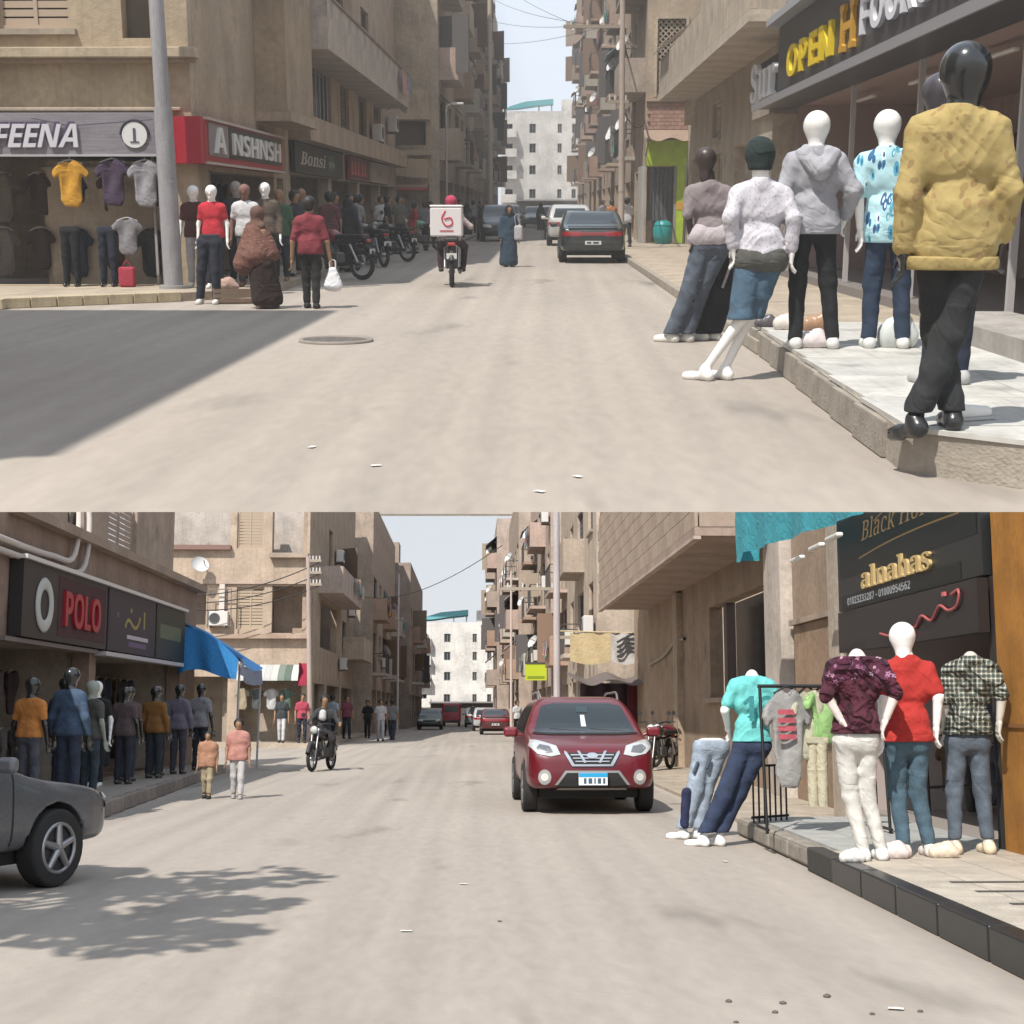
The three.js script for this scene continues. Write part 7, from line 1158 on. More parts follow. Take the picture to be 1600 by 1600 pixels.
// ---- shaded side: low shop row with three signs
{
  const T = thing('shop_row', 'low brown shop row with dark fronts under three signs', 'building');
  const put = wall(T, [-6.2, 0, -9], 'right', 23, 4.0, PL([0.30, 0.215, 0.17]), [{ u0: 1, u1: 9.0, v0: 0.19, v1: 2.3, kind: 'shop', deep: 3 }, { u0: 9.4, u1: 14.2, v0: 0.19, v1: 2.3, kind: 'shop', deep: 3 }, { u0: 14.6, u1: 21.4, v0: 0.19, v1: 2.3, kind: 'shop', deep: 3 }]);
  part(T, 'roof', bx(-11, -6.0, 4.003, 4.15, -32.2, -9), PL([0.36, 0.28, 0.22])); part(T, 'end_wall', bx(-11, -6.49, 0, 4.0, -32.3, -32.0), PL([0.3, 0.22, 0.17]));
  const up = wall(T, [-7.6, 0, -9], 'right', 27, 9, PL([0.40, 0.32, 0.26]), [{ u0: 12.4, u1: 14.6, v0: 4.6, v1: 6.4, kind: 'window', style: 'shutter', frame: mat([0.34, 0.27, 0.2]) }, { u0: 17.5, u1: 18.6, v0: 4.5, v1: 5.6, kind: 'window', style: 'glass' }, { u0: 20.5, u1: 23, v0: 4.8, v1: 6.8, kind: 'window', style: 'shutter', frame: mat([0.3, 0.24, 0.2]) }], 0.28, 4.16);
  part(T, 'pipe', put(tube([[6.5, 3.62, 0.12], [11.5, 3.6, 0.12], [12.6, 3.7, 0.12], [12.9, 4.3, 0.1], [13.0, 5, 0.0]], 0.045, 40, 8)), mat([0.5, 0.44, 0.4]), 'pale water pipe bending up'); part(T, 'pipe', put(tube([[6.5, 3.45, 0.12], [11.8, 3.46, 0.12], [13.2, 3.6, 0.12], [13.5, 4.3, 0.1], [13.6, 5, 0]], 0.045, 40, 8)), mat([0.45, 0.4, 0.36]), 'pale water pipe bending up');
  const sg = (l, u0, u1, col, draw, w = 512) => { const S = thing('shop_sign', l, 'sign'); part(S, 'panel', put(bx(u0, u1, 2.36, 3.4, 0.02, 0.2)), mat(col, { rough: 0.5 })); if (draw) { const pg = new THREE.PlaneGeometry(u1 - u0 - 0.06, 1.0); pg.translate((u0 + u1) / 2, 2.88, 0.203); part(S, 'printed_face', put(clean(pg)), mat([0.9, 0.9, 0.9], { map: canvasTex(w, 256, draw), rough: 0.5 })); } part(S, 'top_edge', put(bx(u0 - 0.05, u1 + 0.05, 3.403, 3.46, 0.02, 0.26)), mat([0.55, 0.52, 0.5], { rough: 0.4 })); return S; };
  const S = sg('black sign with a pale ring and dark red capitals', 10.0, 14.4, [0.02, 0.016, 0.016]);
  const rg = new THREE.TorusGeometry(0.3, 0.09, 8, 28); rg.scale(1.05, 1, 0.3); rg.translate(10.95, 2.84, 0.21); part(S, 'ring_logo', put(clean(rg)), mat([0.42, 0.42, 0.4]));
  part(S, 'red_panel', put(bx(11.65, 14.3, 2.45, 3.32, 0.2, 0.206)), mat([0.055, 0.02, 0.022]));
  letters(S, 'POLO', 0.52, 0.05, mat([0.30, 0.012, 0.025], { rough: 0.4 }), g => put(moved(g, 11.85, 2.6, 0.207)), FONT, 0.12, 0, 1.15);
  sg('dark violet sign with a yellow script mark', 14.5, 18.0, [0.03, 0.025, 0.04], (x, w, h) => { x.fillStyle = '#241d30'; x.fillRect(0, 0, w, h); x.strokeStyle = '#8d8340'; x.lineWidth = 16; x.beginPath(); x.moveTo(380, 60); x.lineTo(380, 140); x.moveTo(330, 90); x.quadraticCurveTo(300, 170, 240, 130); x.quadraticCurveTo(190, 90, 170, 150); x.stroke(); x.fillStyle = '#8d8340'; x.fillRect(220, 60, 18, 18); x.fillStyle = '#b8b0b8'; x.fillRect(190, 180, 240, 18); x.fillStyle = '#5d4c72'; x.fillRect(210, 210, 200, 22); x.fillRect(80, 90, 20, 24); });
  sg('dark green sign at the end of the low shop row', 18.1, 20.8, [0.02, 0.028, 0.024], (x, w, h) => { x.fillStyle = '#1d2723'; x.fillRect(0, 0, w, h); x.fillStyle = '#54604a'; x.fillRect(60, 90, 380, 70); });
  stock(put, 1.4, 8.8, 2.0, -1.0, 'dark garment added to darken the inside of the first shaded menswear shop', 'stock inside the shaded shops', SHADE_STOCK); stock(put, 9.7, 14.0, 2.0, -1.0, 'dark garment added to darken the inside of the middle shaded menswear shop', 'stock inside the shaded shops', SHADE_STOCK); stock(put, 14.9, 21.2, 2.0, -1.0, 'dark garment added to darken the inside of the last shaded menswear shop', 'stock inside the shaded shops', SHADE_STOCK); stock(put, 9.7, 21.2, 1.1, -0.9, 'dark garment added low down to darken the inside of the shaded menswear shops', 'stock inside the shaded shops', SHADE_STOCK);
  part(T, 'light_strip', put(bx(14.3, 20.6, 2.26, 2.33, 0.05, 0.24)), mat([0.42, 0.4, 0.42], { rough: 0.4 }));
  part(T, 'light_strip', put(bx(9.5, 14.1, 2.28, 2.34, 0.05, 0.16)), mat([0.16, 0.13, 0.12]));
}
{ // blue tarpaulin
  const T = thing('blue_tarpaulin', 'blue tarpaulin stretched out from the end of the shop row', 'tarpaulin');
  part(T, 'sheet', grid(3, 2, 26, 16, (a, b) => [-6.25 + b * 1.32, 3.3 - b * 0.85 - 0.16 * Math.sin(a * PI) * b - a * 0.1, -30.4 - a * 3.4 + 0.05 * Math.sin(b * 12)]), cloth([0.025, 0.16, 0.40])); part(T, 'valance', grid(3, 0.5, 26, 6, (a, b) => [-4.93 + 0.05 * Math.sin(a * 16 + b), 2.46 - a * 0.1 - 0.16 * Math.sin(a * PI) - (1 - b) * 0.34, -30.4 - a * 3.4]), cloth([0.30, 0.34, 0.46])); part(T, 'front_edge', grid(2, 0.9, 22, 10, (a, b) => { const top = 3.15 - 0.1 * a - 0.62 * a * a, bot = 2.12 + 0.1 * Math.sin(a * 5); return [-6.2 + a * 1.25, bot + (top - bot) * b, -30.36 + 0.07 * Math.sin(a * 13 + b * 2) * (1 - b * 0.6) + (1 - b) * 0.25]; }), cloth([0.025, 0.19, 0.45]));
  part(T, 'pole', rod([-5.0, 0, -30.6], [-4.95, 2.4, -30.5], 0.025), mat([0.45, 0.43, 0.42])); part(T, 'pole', rod([-5.0, 0, -33.6], [-4.95, 2.3, -33.6], 0.025), mat([0.45, 0.43, 0.42]));
}
{ // corner building across the side street
  const T = thing('corner_building', 'pinkish tan corner building with recessed balconies and an air unit', 'building'); const m = PL([0.50, 0.40, 0.32]);
  const w = mat([0.5, 0.45, 0.42], { tex: 'plaster' }), br = PL([0.42, 0.33, 0.27]);
  const put = wall(T, [-13, 0, -54], 'camera', 6.8, 12, m, [{ u0: 1.4, u1: 3.75, v0: 7.6, v1: 9.6, kind: 'recess', deep: 1.1, mat: w }, { u0: 4.0, u1: 5.0, v0: 7.5, v1: 9.4, kind: 'window', style: 'shutter', frame: mat([0.36, 0.28, 0.21]), sill: false }, { u0: 5.35, u1: 6.7, v0: 7.3, v1: 9.4, kind: 'recess', deep: 1.0, mat: w }, { u0: 1.4, u1: 2.9, v0: 4.35, v1: 6.1, kind: 'recess', deep: 0.9, mat: br }, { u0: 4.05, u1: 5.1, v0: 4.4, v1: 6.0, kind: 'window', style: 'shutter', frame: mat([0.38, 0.3, 0.22]), sill: false }, { u0: 5.4, u1: 6.7, v0: 4.25, v1: 6.05, kind: 'recess', deep: 1.0, mat: br }, { u0: 4.2, u1: 6.6, v0: 0.15, v1: 2.6, kind: 'shop', deep: 2.5 }, { u0: 0.6, u1: 3.8, v0: 0.15, v1: 2.6, kind: 'shop', deep: 2.5 }]);
  part(T, 'balcony_rail', put(bx(1.3, 3.8, 7.42, 7.6, 0.003, 0.25)), mat([0.2, 0.12, 0.1])); part(T, 'balcony_rail', put(bx(5.3, 6.78, 7.12, 7.3, 0.003, 0.3)), PL([0.42, 0.34, 0.28])); part(T, 'ledge', put(bx(1.0, 6.9, 4.03, 4.2, 0.003, 0.3)), PL([0.45, 0.34, 0.27])); part(T, 'band', put(bx(0.5, 6.85, 6.12, 6.3, 0.003, 0.1)), PL([0.5, 0.4, 0.33]));
  airUnit(T, put, 3.0, 4.5); part(T, 'unit_cage', put([bx(3.02, 3.06, 4.4, 5.9, 0.42, 0.46), bx(3.9, 3.94, 4.4, 5.9, 0.42, 0.46), bx(3.06, 3.9, 5.86, 5.9, 0.42, 0.46)]), mat([0.2, 0.15, 0.12]));
  part(T, 'white_post', put(bx(3.42, 3.62, 4.6, 6.1, 0.1, 0.2)), mat([0.55, 0.5, 0.46])); dish(T, put, 2.9, 7.0);
  const pr = wall(T, [-6.2, 0, -54.29], 'right', 20.7, 12, PL([0.42, 0.34, 0.27]), [{ u0: 4, u1: 11, v0: 3.9, v1: 5.9, kind: 'recess', deep: 1.6, mat: PL([0.42, 0.37, 0.35]) }, { u0: 1, u1: 6, v0: 0.15, v1: 2.4, kind: 'shop' }, { u0: 7, u1: 13, v0: 0.15, v1: 2.4, kind: 'shop' }, { u0: 14, u1: 20, v0: 0.15, v1: 2.4, kind: 'shop' }, { u0: 13, u1: 15, v0: 7.5, v1: 9, kind: 'window', style: 'open' }, { u0: 7, u1: 8.6, v0: 7.4, v1: 9.2, kind: 'window', style: 'shutter' }, { u0: 14, u1: 16, v0: 4.2, v1: 5.6, kind: 'window', style: 'glass' }]);
  balcony(T, pr, 3, 13, 6.2, 1.0, { mat: PL([0.5, 0.42, 0.38]) }); balcony(T, pr, 14.5, 20.5, 3.9, 1.0, { mat: PL([0.48, 0.4, 0.33]) }); airUnit(T, pr, 9.5, 8); airUnit(T, pr, 16.5, 6.0); airUnit(T, pr, 12.0, 3.2);
  part(T, 'core', bx(-13, -8.3, 2.9, 11.8, -75, -55.6), mat(DARK)); part(T, 'roof', bx(-13, -6.5, 11.6, 11.8, -75, -54.3), m);
  laundry(pr, 8, 12.8, 7.1, 1.15, 'washing on the corner building balcony over the street');
  const A = thing('striped_valance', 'striped white, green and red valance awning over the corner shop', 'awning'); const cs = [[0.55, 0.55, 0.52], [0.12, 0.16, 0.13], [0.5, 0.5, 0.48], [0.2, 0.24, 0.2], [0.6, 0.6, 0.58]]; for (let k = 0; k < 9; k++) part(A, 'awning_strip', put(grid(0.26, 0.9, 3, 6, (a, b) => [4.25 + k * 0.255 + a * 0.25, 3.05 - b * 0.62, 0.05 + Math.sin(b * PI / 2) * 0.75])), cloth(cs[(k * 3) % 5])); part(A, 'red_end', put(grid(0.8, 0.9, 6, 6, (a, b) => [6.56 + 0.01 * a, 3.1 - b * 0.9 * (0.4 + 0.6 * a), a * 0.8])), cloth([0.32, 0.02, 0.05])); part(A, 'red_strip', put(grid(0.3, 0.9, 3, 6, (a, b) => [6.56 + a * 0.3, 3.1 - b * 0.85, 0.05 + Math.sin(b * PI / 2) * 0.75])), cloth([0.32, 0.02, 0.05]));
  const sc = shirtGeo(0.55, 0.8); [[0.36, 0.3, 0.22], [0.08, 0.09, 0.09], [0.5, 0.5, 0.5], [0.1, 0.16, 0.12]].forEach((c, i) => { const H = thing('hanging_shirt', ['brown long shirt', 'black shirt', 'white shirt', 'green shirt'][i] + ' hung under the striped valance awning', 'shirt', [-8.6 + i * 0.55, 1.35, -53.8]); part(H, 'shirt', sc, cloth(c)); part(H, 'hanger', tube([[-0.17, 0.74, 0], [0, 0.8, 0], [0.17, 0.74, 0]], 0.012), mat([0.3, 0.3, 0.3])); });
}
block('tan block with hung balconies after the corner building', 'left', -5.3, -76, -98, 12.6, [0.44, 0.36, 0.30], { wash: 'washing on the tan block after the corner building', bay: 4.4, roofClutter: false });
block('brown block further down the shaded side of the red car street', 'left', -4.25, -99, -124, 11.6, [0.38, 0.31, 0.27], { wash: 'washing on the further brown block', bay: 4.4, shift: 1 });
block('sunlit tan block behind the cloth banners', 'right', 4.0, -44.5, -62, 12, [0.50, 0.42, 0.35], { wash: 'washing on the block behind the cloth banners', bay: 4.3, rails: 0.4 });
block('sunlit pinkish block behind the lime shop sign', 'right', 3.6, -63, -84, 14, [0.52, 0.42, 0.36], { wash: 'washing on the pinkish block', bay: 4.3, shift: 1 });
block('sunlit brown block with many dishes down the red car street', 'right', 2.9, -85, -107, 15, [0.48, 0.39, 0.33], { wash: 'washing on the block with dishes', bay: 4.4 });
block('last sunlit block beside the white building of the red car street', 'right', 2.0, -108, -126, 16, [0.5, 0.41, 0.36], { wash: 'washing on the last sunlit block of the red car street', bay: 4.5, shift: 1 });
whiteBuilding('white building with a teal roof closing the red car street', -137, -5.4, 2.9, 9.7);
// ---- poles, banners, lime sign
streetPole('slim pale pole with insulators at the side street corner', [-5.95, -53.2], 6.95, 0.1, { y: 0.14, lean: -0.22, mat: mat([0.5, 0.4, 0.36], { tex: 'grain', size: 0.8 }), taper: 0.8, arms: [[6.75, 0.0, 0.5], [6.3, 0.0, 0.5], [5.85, 0.0, 0.5]] });
streetPole('thick pale pole behind the red car', [2.75, -45], 9, 0.12, { taper: 0.85, mat: mat([0.56, 0.5, 0.5], { tex: 'grain', size: 0.8 }), arms: [[5.15, -1.8, 0.1], [3.6, -0.2, 2.0]] });
streetPole('slim pole on the far shaded kerb', [-4.1, -80], 9, 0.07, { mat: mat([0.5, 0.45, 0.42]), arms: [[6.3, -1, 0.4]] }); streetPole('slim pole on the far sunny kerb before the lime sign', [1.95, -68], 8, 0.07, { mat: mat([0.5, 0.42, 0.4]) });
{ const T = thing('cloth_banner', 'sagging pair of beige and white cloth banners over the pavement stalls', 'banner'); for (const [x0, x1, c, n] of [[3.05, 4.3, [0.6, 0.47, 0.27], 'beige_cloth'], [4.32, 5.25, [0.58, 0.55, 0.52], 'white_cloth']]) part(T, n, grid(x1 - x0, 1, 14, 8, (a, b) => [x0 + a * (x1 - x0), 2.85 + b * 0.85 - 0.12 * Math.sin(a * PI) * (1 - b), -43.3 + 0.05 * Math.sin(a * 11 + b * 3)]), cloth(c)); part(T, 'top_rope', rod([2.75, 3.76, -43.3], [5.3, 3.7, -43.3], 0.02), mat([0.5, 0.4, 0.25])); for (let k = 0; k < 4; k++) part(T, 'printed_stroke', moved(bx(-0.3, 0.3, -0.035, 0.035, 0, 0.02), 4.75, 3.1 + k * 0.15, -43.22, 0, 0, 0.5), cloth([0.05, 0.05, 0.05]));
  const S = thing('market_stall', 'dark cloth covered market stall under the sagging banners', 'stall'); part(S, 'cover', grid(3, 2, 20, 8, (a, b) => [2.9 + a * 2.3, 2.5 - b * 0.25 - 0.2 * Math.sin(a * 6) ** 2, -43.0 + b * 2.2]), cloth([0.16, 0.13, 0.12])); part(S, 'curtain', grid(2, 2, 20, 6, (a, b) => [3.3 + a * 1.9, 0.05 + b * 2.1, -42.6 + 0.08 * Math.sin(a * 22)]), cloth([0.05, 0.03, 0.04])); part(S, 'red_curtain', grid(1, 2, 8, 6, (a, b) => [4.7 + a * 0.5, 0.05 + b * 2.1, -42.4 + 0.05 * Math.sin(a * 22)]), cloth([0.14, 0.02, 0.03])); part(S, 'post', rod([2.95, 0, -41], [2.95, 2.3, -41], 0.03), mat([0.3, 0.25, 0.2]));
  const L = thing('shop_sign', 'lime green box sign at the sunlit pinkish block', 'sign'); part(L, 'box', bx(2.55, 3.55, 2.7, 3.45, -66.2, -66), mat([0.42, 0.5, 0.02], { rough: 0.5 })); part(L, 'dark_edge', bx(2.6, 3.55, 3.453, 3.55, -66.2, -65.98), mat([0.06, 0.06, 0.05])); part(L, 'print_band', bx(2.65, 3.45, 2.8, 2.9, -65.997, -65.98), mat([0.2, 0.26, 0.02])); }
for (let k = 0; k < 3; k++) cable('sagging cable strung along the corner building', [-5.7, 6.9 - k * 0.45, -53.2], [-12, 5.6 - k * 0.2, -52.5], 0.5, 0.02);
cable('cable over the red car street towards the sunny blocks', [1.0, 6.6, -45], [-5.6, 7.2, -74], 0.6, 0.015);
// ---- vehicles
car('suv', 'dark red hatchback facing the camera, parked beside the pavement', [1.62, 0, -18.85], PI + 0.02, [0.15, 0.007, 0.016], { rough: 0.32, coat: 0.45 });
car('sedan', 'grey car at the shaded kerb seen from its flank', [-3.7, 0, -12.6], -0.4, [0.13, 0.13, 0.138], { rough: 0.38 });
car('sedan', 'dark red sedan parked further along behind the pole', [1.35, 0, -80.5], 0, [0.12, 0.02, 0.025]);
car('hatch', 'white car ahead of the dark red sedan', [0.95, 0, -92], 0, [0.55, 0.56, 0.56]);
car('sedan', 'grey green sedan facing the camera on the shaded side', [-2.7, 0, -94], PI, [0.05, 0.07, 0.06]);
car('hatch', 'blue grey car far off near the white building', [0.4, 0, -110], 0, [0.15, 0.2, 0.24]);
{ const T = thing('delivery_van', 'small bright red van far down the street', 'van', [-1.5, 0, -112]); part(T, 'body', moved(new RoundedBoxGeometry(1.5, 1.55, 3.2, 3, 0.15), 0, 1.05, -1.6), mat([0.45, 0.02, 0.05], { rough: 0.4, coat: 0.5 })); part(T, 'rear_window', bx(-0.55, 0.55, 1.15, 1.6, -0.0, 0.02), mat(GLASS, { rough: 0.1 })); for (const [x, z] of [[-0.6, -0.5], [0.6, -0.5], [-0.6, -2.7], [0.6, -2.7]]) { const w = new THREE.CylinderGeometry(0.28, 0.28, 0.18, 18).toNonIndexed(); w.rotateZ(PI / 2); w.translate(x, 0.28, z); part(T, 'wheel', w, mat([0.02, 0.02, 0.02])); } part(T, 'bumper', bx(-0.72, 0.72, 0.35, 0.5, -0.02, 0.06, 0.03), mat([0.1, 0.1, 0.1])); }
motorcycle('black motorcycle parked under the canopy with its front wheel out', [4.2, 0.05, -31.5], PI - 0.5, [0.02, 0.02, 0.022]); motorcycle('dark red motorcycle parked behind the black one', [4.72, 0.05, -33.2], PI - 0.9, [0.12, 0.02, 0.03]);
// ---- people
const kid = person('child in a pink patterned top and pale trousers walking hand in hand', [-3.65, 0, -22.55], { h: 1.24, phi: PI - 0.1, shirt: cloth([0.5, 0.24, 0.2]), trousers: cloth([0.52, 0.5, 0.5]), cell: 0.016, stride: 0.1, shoes: mat([0.3, 0.28, 0.27]) })[0];
person('smaller child in an orange brown top walking beside the taller child', [-4.13, 0, -22.6], { h: 1.04, phi: PI, shirt: cloth([0.42, 0.22, 0.14]), trousers: cloth([0.36, 0.3, 0.2]), cell: 0.016, stride: 0.08 });
{ const M = motorcycle('dark motorcycle ridden towards the camera by the side street', [-3.38, 0, -32.6], PI - 0.25, [0.03, 0.03, 0.035]); const T = thing('person', 'motorcycle rider in a white and black jacket', 'person', [-3.38, 0, -32.75]);
  const J = pose({ h: 1.75, phi: PI - 0.25, hip: [0, 0.86, -0.12], neck: [0.02, 1.4, -0.02], head: [0.03, 1.58, 0.02], footL: [0.22, 0.22, 0.2], footR: [-0.2, 0.22, 0.2], kneeL: [0.26, 0.7, 0.3], kneeR: [-0.2, 0.7, 0.32], handL: [0.4, 1.06, 0.28], handR: [-0.24, 1.06, 0.32], elbowL: [0.36, 1.1, 0.05], elbowR: [-0.28, 1.1, 0.08] });
  skinPart(T, J, SKIN[0], { cell: 0.02, kind: 'person' }); shirtPart(T, J, cloth([0.05, 0.05, 0.055]), { name: 'jacket', cell: 0.017, sleeve: 1.85, hem: 0.85 }); part(T, 'white_front', sdfMesh([bone([0.0, 1.2, 0.1], [0.0, 1.3, 0.08], 0.09, 0.08)], { cell: 0.014, folds: 0.01 }), cloth([0.55, 0.55, 0.55])); trouserPart(T, J, cloth([0.02, 0.02, 0.022]), { cell: 0.017, low: 0.26 }); shoePart(T, J, mat([0.03, 0.03, 0.03]), { cell: 0.018 }); hairPart(T, J, HAIR, {}); }
const G = 'mannequins lined up before the shaded menswear shops';
const D = (label, at, o) => doll('mannequin', label, at, { ...o, group: G });
D('dark headed mannequin in an orange shirt and grey jeans', [-5.55, 0.18, -18.1], { phi: 0.3, h: 1.62, body: BLACK_DOLL, shirt: cloth([0.62, 0.24, 0.06]), trousers: denim([0.13, 0.13, 0.15]), hem: 0.86 });
D('capped mannequin in a blue denim jacket beside the orange shirt', [-5.2, 0.18, -18.6], { phi: 0.3, h: 1.76, body: BLACK_DOLL, shirt: denim([0.08, 0.13, 0.21]), sleeve: 1.9, trousers: denim([0.045, 0.06, 0.10]) });
D('pale headed mannequin in an olive shirt next to the denim jacket', [-5.35, 0.18, -20.2], { phi: 0.5, h: 1.62, body: mat([0.3, 0.32, 0.27]), shirt: cloth([0.10, 0.10, 0.09]), trousers: denim([0.06, 0.09, 0.11]) });
D('white faced mannequin in black standing in the shop doorway', [-5.9, 0.18, -22.6], { phi: PI, h: 1.66, shirt: cloth([0.02, 0.02, 0.022]), trousers: denim([0.02, 0.02, 0.025]) });
D('mannequin in a dull mauve shirt in the shaded line', [-5.65, 0.18, -23.4], { phi: 0.2, h: 1.58, body: BLACK_DOLL, shirt: cloth([0.12, 0.085, 0.09]), trousers: denim([0.05, 0.05, 0.07]) });
D('mannequin in an ochre orange jacket in the shaded line', [-5.6, 0.18, -25.4], { phi: 0.2, h: 1.62, body: BLACK_DOLL, shirt: cloth([0.26, 0.12, 0.03]), sleeve: 1.9, trousers: denim([0.04, 0.05, 0.06]) });
D('mannequin in a violet grey shirt beside the ochre jacket', [-5.5, 0.18, -27.0], { phi: 0.2, h: 1.68, body: BLACK_DOLL, shirt: cloth([0.17, 0.15, 0.2]), sleeve: 1.7, trousers: denim([0.08, 0.08, 0.1]) });
D('mannequin in a plain grey t-shirt at the end of the shaded line', [-5.4, 0.18, -28.6], { phi: 0.3, h: 1.72, body: BLACK_DOLL, shirt: cloth([0.28, 0.28, 0.3]), trousers: denim([0.03, 0.035, 0.05]) });
D('mannequin in jeans at the near end of the shaded line by the orange shirt', [-5.9, 0.18, -17.0], { phi: 0.3, h: 1.6, body: BLACK_DOLL, shirt: cloth([0.03, 0.03, 0.04]), trousers: denim([0.2, 0.23, 0.27]) });
D('mannequin in a black shirt crowding between the denim and olive ones', [-5.55, 0.18, -19.6], { phi: 0.2, h: 1.66, body: BLACK_DOLL, shirt: cloth([0.03, 0.03, 0.035]), trousers: denim([0.04, 0.05, 0.07]) });
D('mannequin in a brown checked shirt behind the mauve one', [-5.8, 0.18, -24.3], { phi: 0.2, h: 1.6, body: BLACK_DOLL, shirt: cloth([0.14, 0.09, 0.07]), trousers: denim([0.05, 0.06, 0.09]) });
D('mannequin in a dark teal shirt between the ochre and violet ones', [-5.75, 0.18, -26.3], { phi: 0.2, h: 1.64, body: BLACK_DOLL, shirt: cloth([0.04, 0.08, 0.085]), trousers: denim([0.04, 0.04, 0.05]) });
sack('white paper bag on the dark kerb by the denim jacket', [-4.98, 0.18, -19.4], [0.6, 0.58, 0.56], 0.6);
{ const P = person('person in a dark shirt and white trousers outside the corner shop', [-7.0, 0.14, -53.0], { h: 1.8, phi: PI, shirt: cloth([0.04, 0.05, 0.055]), trousers: cloth([0.58, 0.58, 0.6]) })[0];
  another(P, 'person in a red top beside the slim pole with insulators', [-6.2, 0.14, -52.6], 0.3, { shirt: cloth([0.42, 0.06, 0.1]), trousers: jeans1 });
  another(P, 'person in white walking past the corner building', [-3.9, 0, -62], 0.2, { shirt: cloth([0.62, 0.6, 0.6]) }); another(P, 'person in a grey shirt following the one in white', [-3.5, 0, -64], 3, { shirt: cloth([0.25, 0.25, 0.26]), trousers: jeans2 });
  another(P, 'person in a maroon shirt by the corner building shops', [-5.2, 0.14, -60], 0.4, { shirt: cloth([0.2, 0.05, 0.08]), trousers: jeans1 }); another(P, 'person in a pale blue shirt by the corner building shops', [-5.6, 0.14, -58], 2.8, { shirt: cloth([0.35, 0.42, 0.5]), trousers: jeans1 }); another(P, 'person in black among the far shaded shops', [-4.9, 0, -68], 0, { shirt: dark1, trousers: dark1 }); another(P, 'person in a pink shirt among the far shaded shops', [-4.3, 0, -74], 0.5, { shirt: cloth([0.5, 0.25, 0.28]), trousers: jeans1 }); another(P, 'person in a white shirt crossing near the dark red sedan', [2.3, 0, -70], 0.5, { shirt: cloth([0.6, 0.6, 0.6]), trousers: dark1 }); another(P, 'person in an ochre shirt near the lime shop sign', [2.9, 0, -62], 2.5, { shirt: cloth([0.4, 0.3, 0.12]), trousers: jeans1 }); another(P, 'person in black stepping out behind the dark red sedan', [0.2, 0, -98], 2.5, { shirt: dark1, trousers: dark1 });
}
{ // a street tree beside the camera, outside the picture; it shades the road by the grey car
  const T = thing('street_tree', 'leafy street tree on the near shaded pavement', 'tree', [-5.75, 0, -6.3]); T.userData.whole = true;
  part(T, 'trunk', [rod([0, 0, 0], [0.1, 3.2, 0], 0.17, 0.12, 10), rod([0.1, 3.1, 0], [-0.9, 5.6, 0.4], 0.08, 0.03), rod([0.1, 3.1, 0], [1.0, 5.8, -0.5], 0.09, 0.03), rod([0.1, 3.2, 0], [0.1, 6.6, 0.6], 0.08, 0.02), rod([0.1, 3.0, 0], [0.1, 5.7, 2.3], 0.09, 0.03)], mat([0.12, 0.09, 0.07], { tex: 'grain', size: 0.6 }));
  const leaf = new THREE.PlaneGeometry(0.24, 0.16).toNonIndexed(), L = []; for (let i = 0; i < 2700; i++) { const c = pick([[-1.1, 5.9, 0.5, 0.75], [1.1, 6.2, -0.6, 0.8], [0.1, 6.9, 0.7, 0.8], [0.6, 5.6, 1.2, 0.65], [-0.3, 5.8, -1.2, 0.75], [1.5, 5.7, 0.6, 0.5], [-1.5, 6.5, -0.5, 0.5], [0.2, 6.2, -0.1, 0.5], [0.2, 5.9, 1.8, 0.75], [-0.8, 6.3, 1.5, 0.7], [1.2, 6.0, 2.2, 0.6], [-0.2, 5.6, 2.8, 0.7], [-1.3, 5.9, 2.6, 0.6]]); const d = V(rr(-1, 1), rr(-1, 1), rr(-1, 1)); if (d.length() > 1) continue; L.push(moved(leaf, c[0] + d.x * c[3], c[1] + d.y * c[3] * 0.8, c[2] + d.z * c[3], rr(0, 6), rr(0, 6))); }
  const cr = part(T, 'crown', L, mat([0.05, 0.09, 0.025])); cr.userData.kind = 'stuff';
}

// ---- litter, pebbles and worn patches on both roads
function scraps(list, kind) { for (const [x, z, r, l] of list) { const g = new THREE.IcosahedronGeometry(r, 1), p = g.attributes.position; for (let i = 0; i < p.count; i++) { const q = 1 + 0.35 * nz(p.getX(i) / r * 1.7 + x, p.getY(i) / r * 1.7 + z, p.getZ(i) / r * 1.7); p.setXYZ(i, p.getX(i) * q, p.getY(i) * q * 0.55 + r * 0.3, p.getZ(i) * q); } g.computeVertexNormals(); single(kind[0], l, kind[1], clean(g), kind[2], [x, 0, z], rnd() * 6, kind[3]); } }
scraps([[1.25, -7.0, 0.016], [1.5, -6.95, 0.017], [1.75, -7.1, 0.02], [1.42, -6.75, 0.015], [1.86, -6.7, 0.013], [1.2, -6.55, 0.012], [2.1, -6.75, 0.014], [0.2, -9.6, 0.014]].map(q => [...q, 'small dark pebble lying loose on the pale road']), ['pebble', 'pebble', mat([0.10, 0.085, 0.075]), 'pebbles on the road before the red car']);
function litter(x, z, s, c, l) { single('paper_scrap', l, 'litter', grid(s, s, 4, 4, (a, b) => [(a - 0.5) * s, 0.008 + 0.02 * s * 4 * Math.abs(nz(a * 3 + x, b * 3, z)), (b - 0.5) * s * 1.6]), mat(c), [x, 0, z], rnd() * 6, 'scraps of litter on the roads'); }
for (const [x, z] of [[2.0, -6.8], [-0.05, -11.6], [2.35, -13.2], [-0.4, -9.2]]) litter(x, z, 0.045, [0.6, 0.58, 0.55], 'white paper scrap on the red car road');
street = "high";
for (const [x, z] of [[0.0, -6.9], [-0.9, -7.6], [-1.35, -8.2], [0.2, -7.3]]) litter(x, z, 0.035, [0.62, 0.6, 0.57], 'white paper scrap on the platform road');
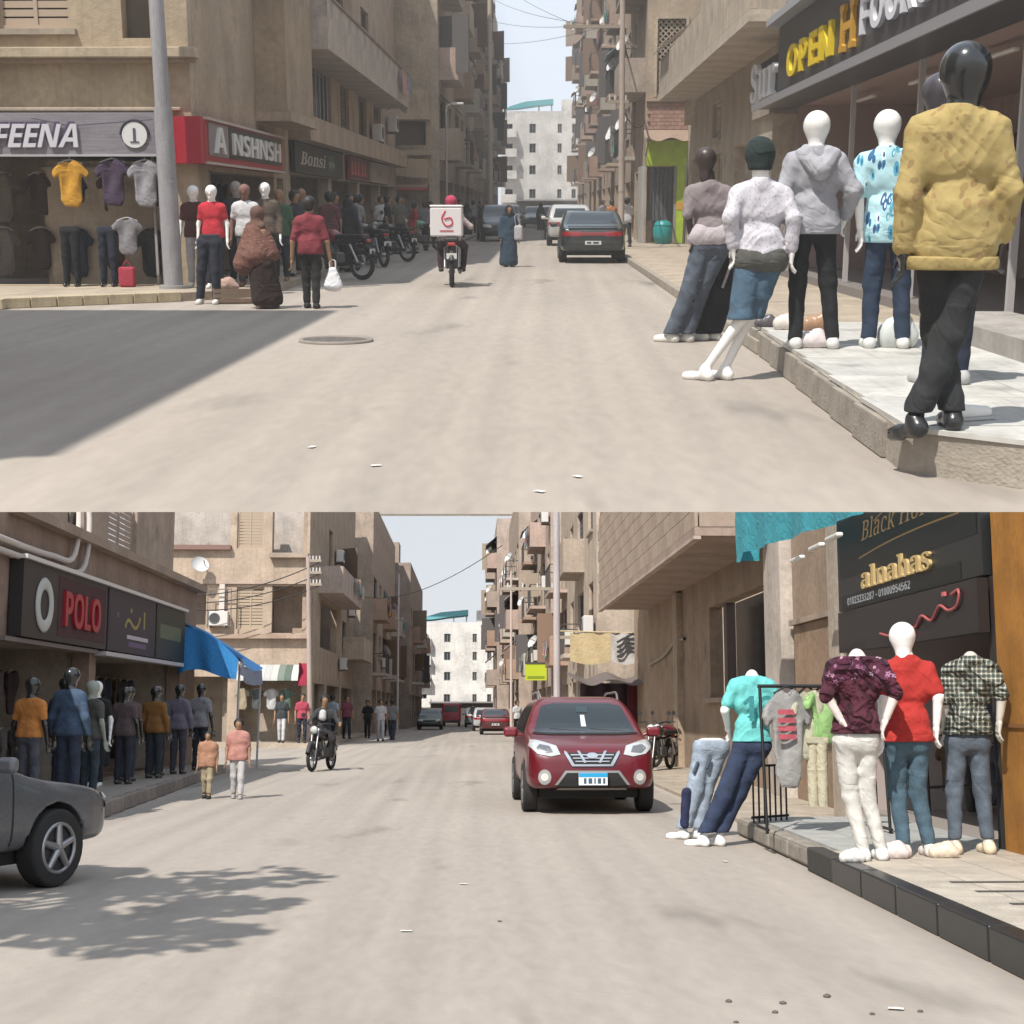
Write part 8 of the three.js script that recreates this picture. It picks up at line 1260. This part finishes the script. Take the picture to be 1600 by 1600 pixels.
// ---------------------------------------------------------------- set the streets in place
{
  const up = V(0, 1, 0).applyEuler(camera.rotation), cut = 0.0006;   // the low street's fronts end where the deck of the high street begins
  const plane = new THREE.Plane(up.clone(), -up.dot(EYE));
  const doomed = [];
  for (const T of built.low) {
    T.updateMatrixWorld(true); if (T.userData.whole) { delete T.userData.whole; continue; }
    T.traverse(o => { if (o.isMesh) trim(o, plane, doomed); });
  }
  function trim(o, P, doomed) {
    const inv = new THREE.Matrix4().copy(o.matrixWorld).invert(), Q = P.clone().applyMatrix4(inv), g0 = o.geometry;
    if (!g0.boundingBox) g0.computeBoundingBox();
    const c = g0.boundingBox.getCenter(V(0, 0, 0)), h = g0.boundingBox.getSize(V(0, 0, 0)).multiplyScalar(0.5), r = Math.abs(Q.normal.x) * h.x + Math.abs(Q.normal.y) * h.y + Math.abs(Q.normal.z) * h.z, d = Q.distanceToPoint(c);
    if (d + r <= 0) return;
    if (d - r >= 0) { doomed.push(o); return; }
    const g = clean(g0.clone()), A = ['position', 'normal', 'uv'].map(k => g.attributes[k]), S = [3, 3, 2], out = [[], [], []], n = A[0].count;
    const get = i => ({ a: A.map((q, k) => Array.from(q.array.slice(i * S[k], i * S[k] + S[k]))), d: Q.normal.x * A[0].array[i * 3] + Q.normal.y * A[0].array[i * 3 + 1] + Q.normal.z * A[0].array[i * 3 + 2] + Q.constant });
    for (let i = 0; i < n; i += 3) {
      const t = [get(i), get(i + 1), get(i + 2)], p = [];
      for (let k = 0; k < 3; k++) { const a = t[k], b = t[(k + 1) % 3]; if (a.d <= 0) p.push(a); if ((a.d <= 0) !== (b.d <= 0)) { const s = a.d / (a.d - b.d); p.push({ a: a.a.map((v, j) => v.map((x, m) => x + (b.a[j][m] - x) * s)) }); } }
      for (let k = 1; k + 1 < p.length; k++) for (const v of [p[0], p[k], p[k + 1]]) v.a.forEach((q, j) => out[j].push(...q));
    }
    if (!out[0].length) { doomed.push(o); return; }
    const q = new THREE.BufferGeometry(); ['position', 'normal', 'uv'].forEach((k, j) => q.setAttribute(k, new THREE.Float32BufferAttribute(out[j], S[j]))); o.geometry = q;
  }
  for (const o of doomed) { if (o.children.length === 0) o.parent && o.parent.remove(o); }
  for (const o of doomed) if (o.parent && o.children.length === 0) o.parent.remove(o);
  for (const T of [...built.low]) { let any = false; T.traverse(o => { if (o.isMesh) any = true; }); if (!any) scene.remove(T); }
  for (const T of built.high) { T.updateMatrix(); T.applyMatrix4(HIGH); }
}
scene.fog = new THREE.FogExp2(0xf0efee, 0.0001);
renderer.render(scene, camera);
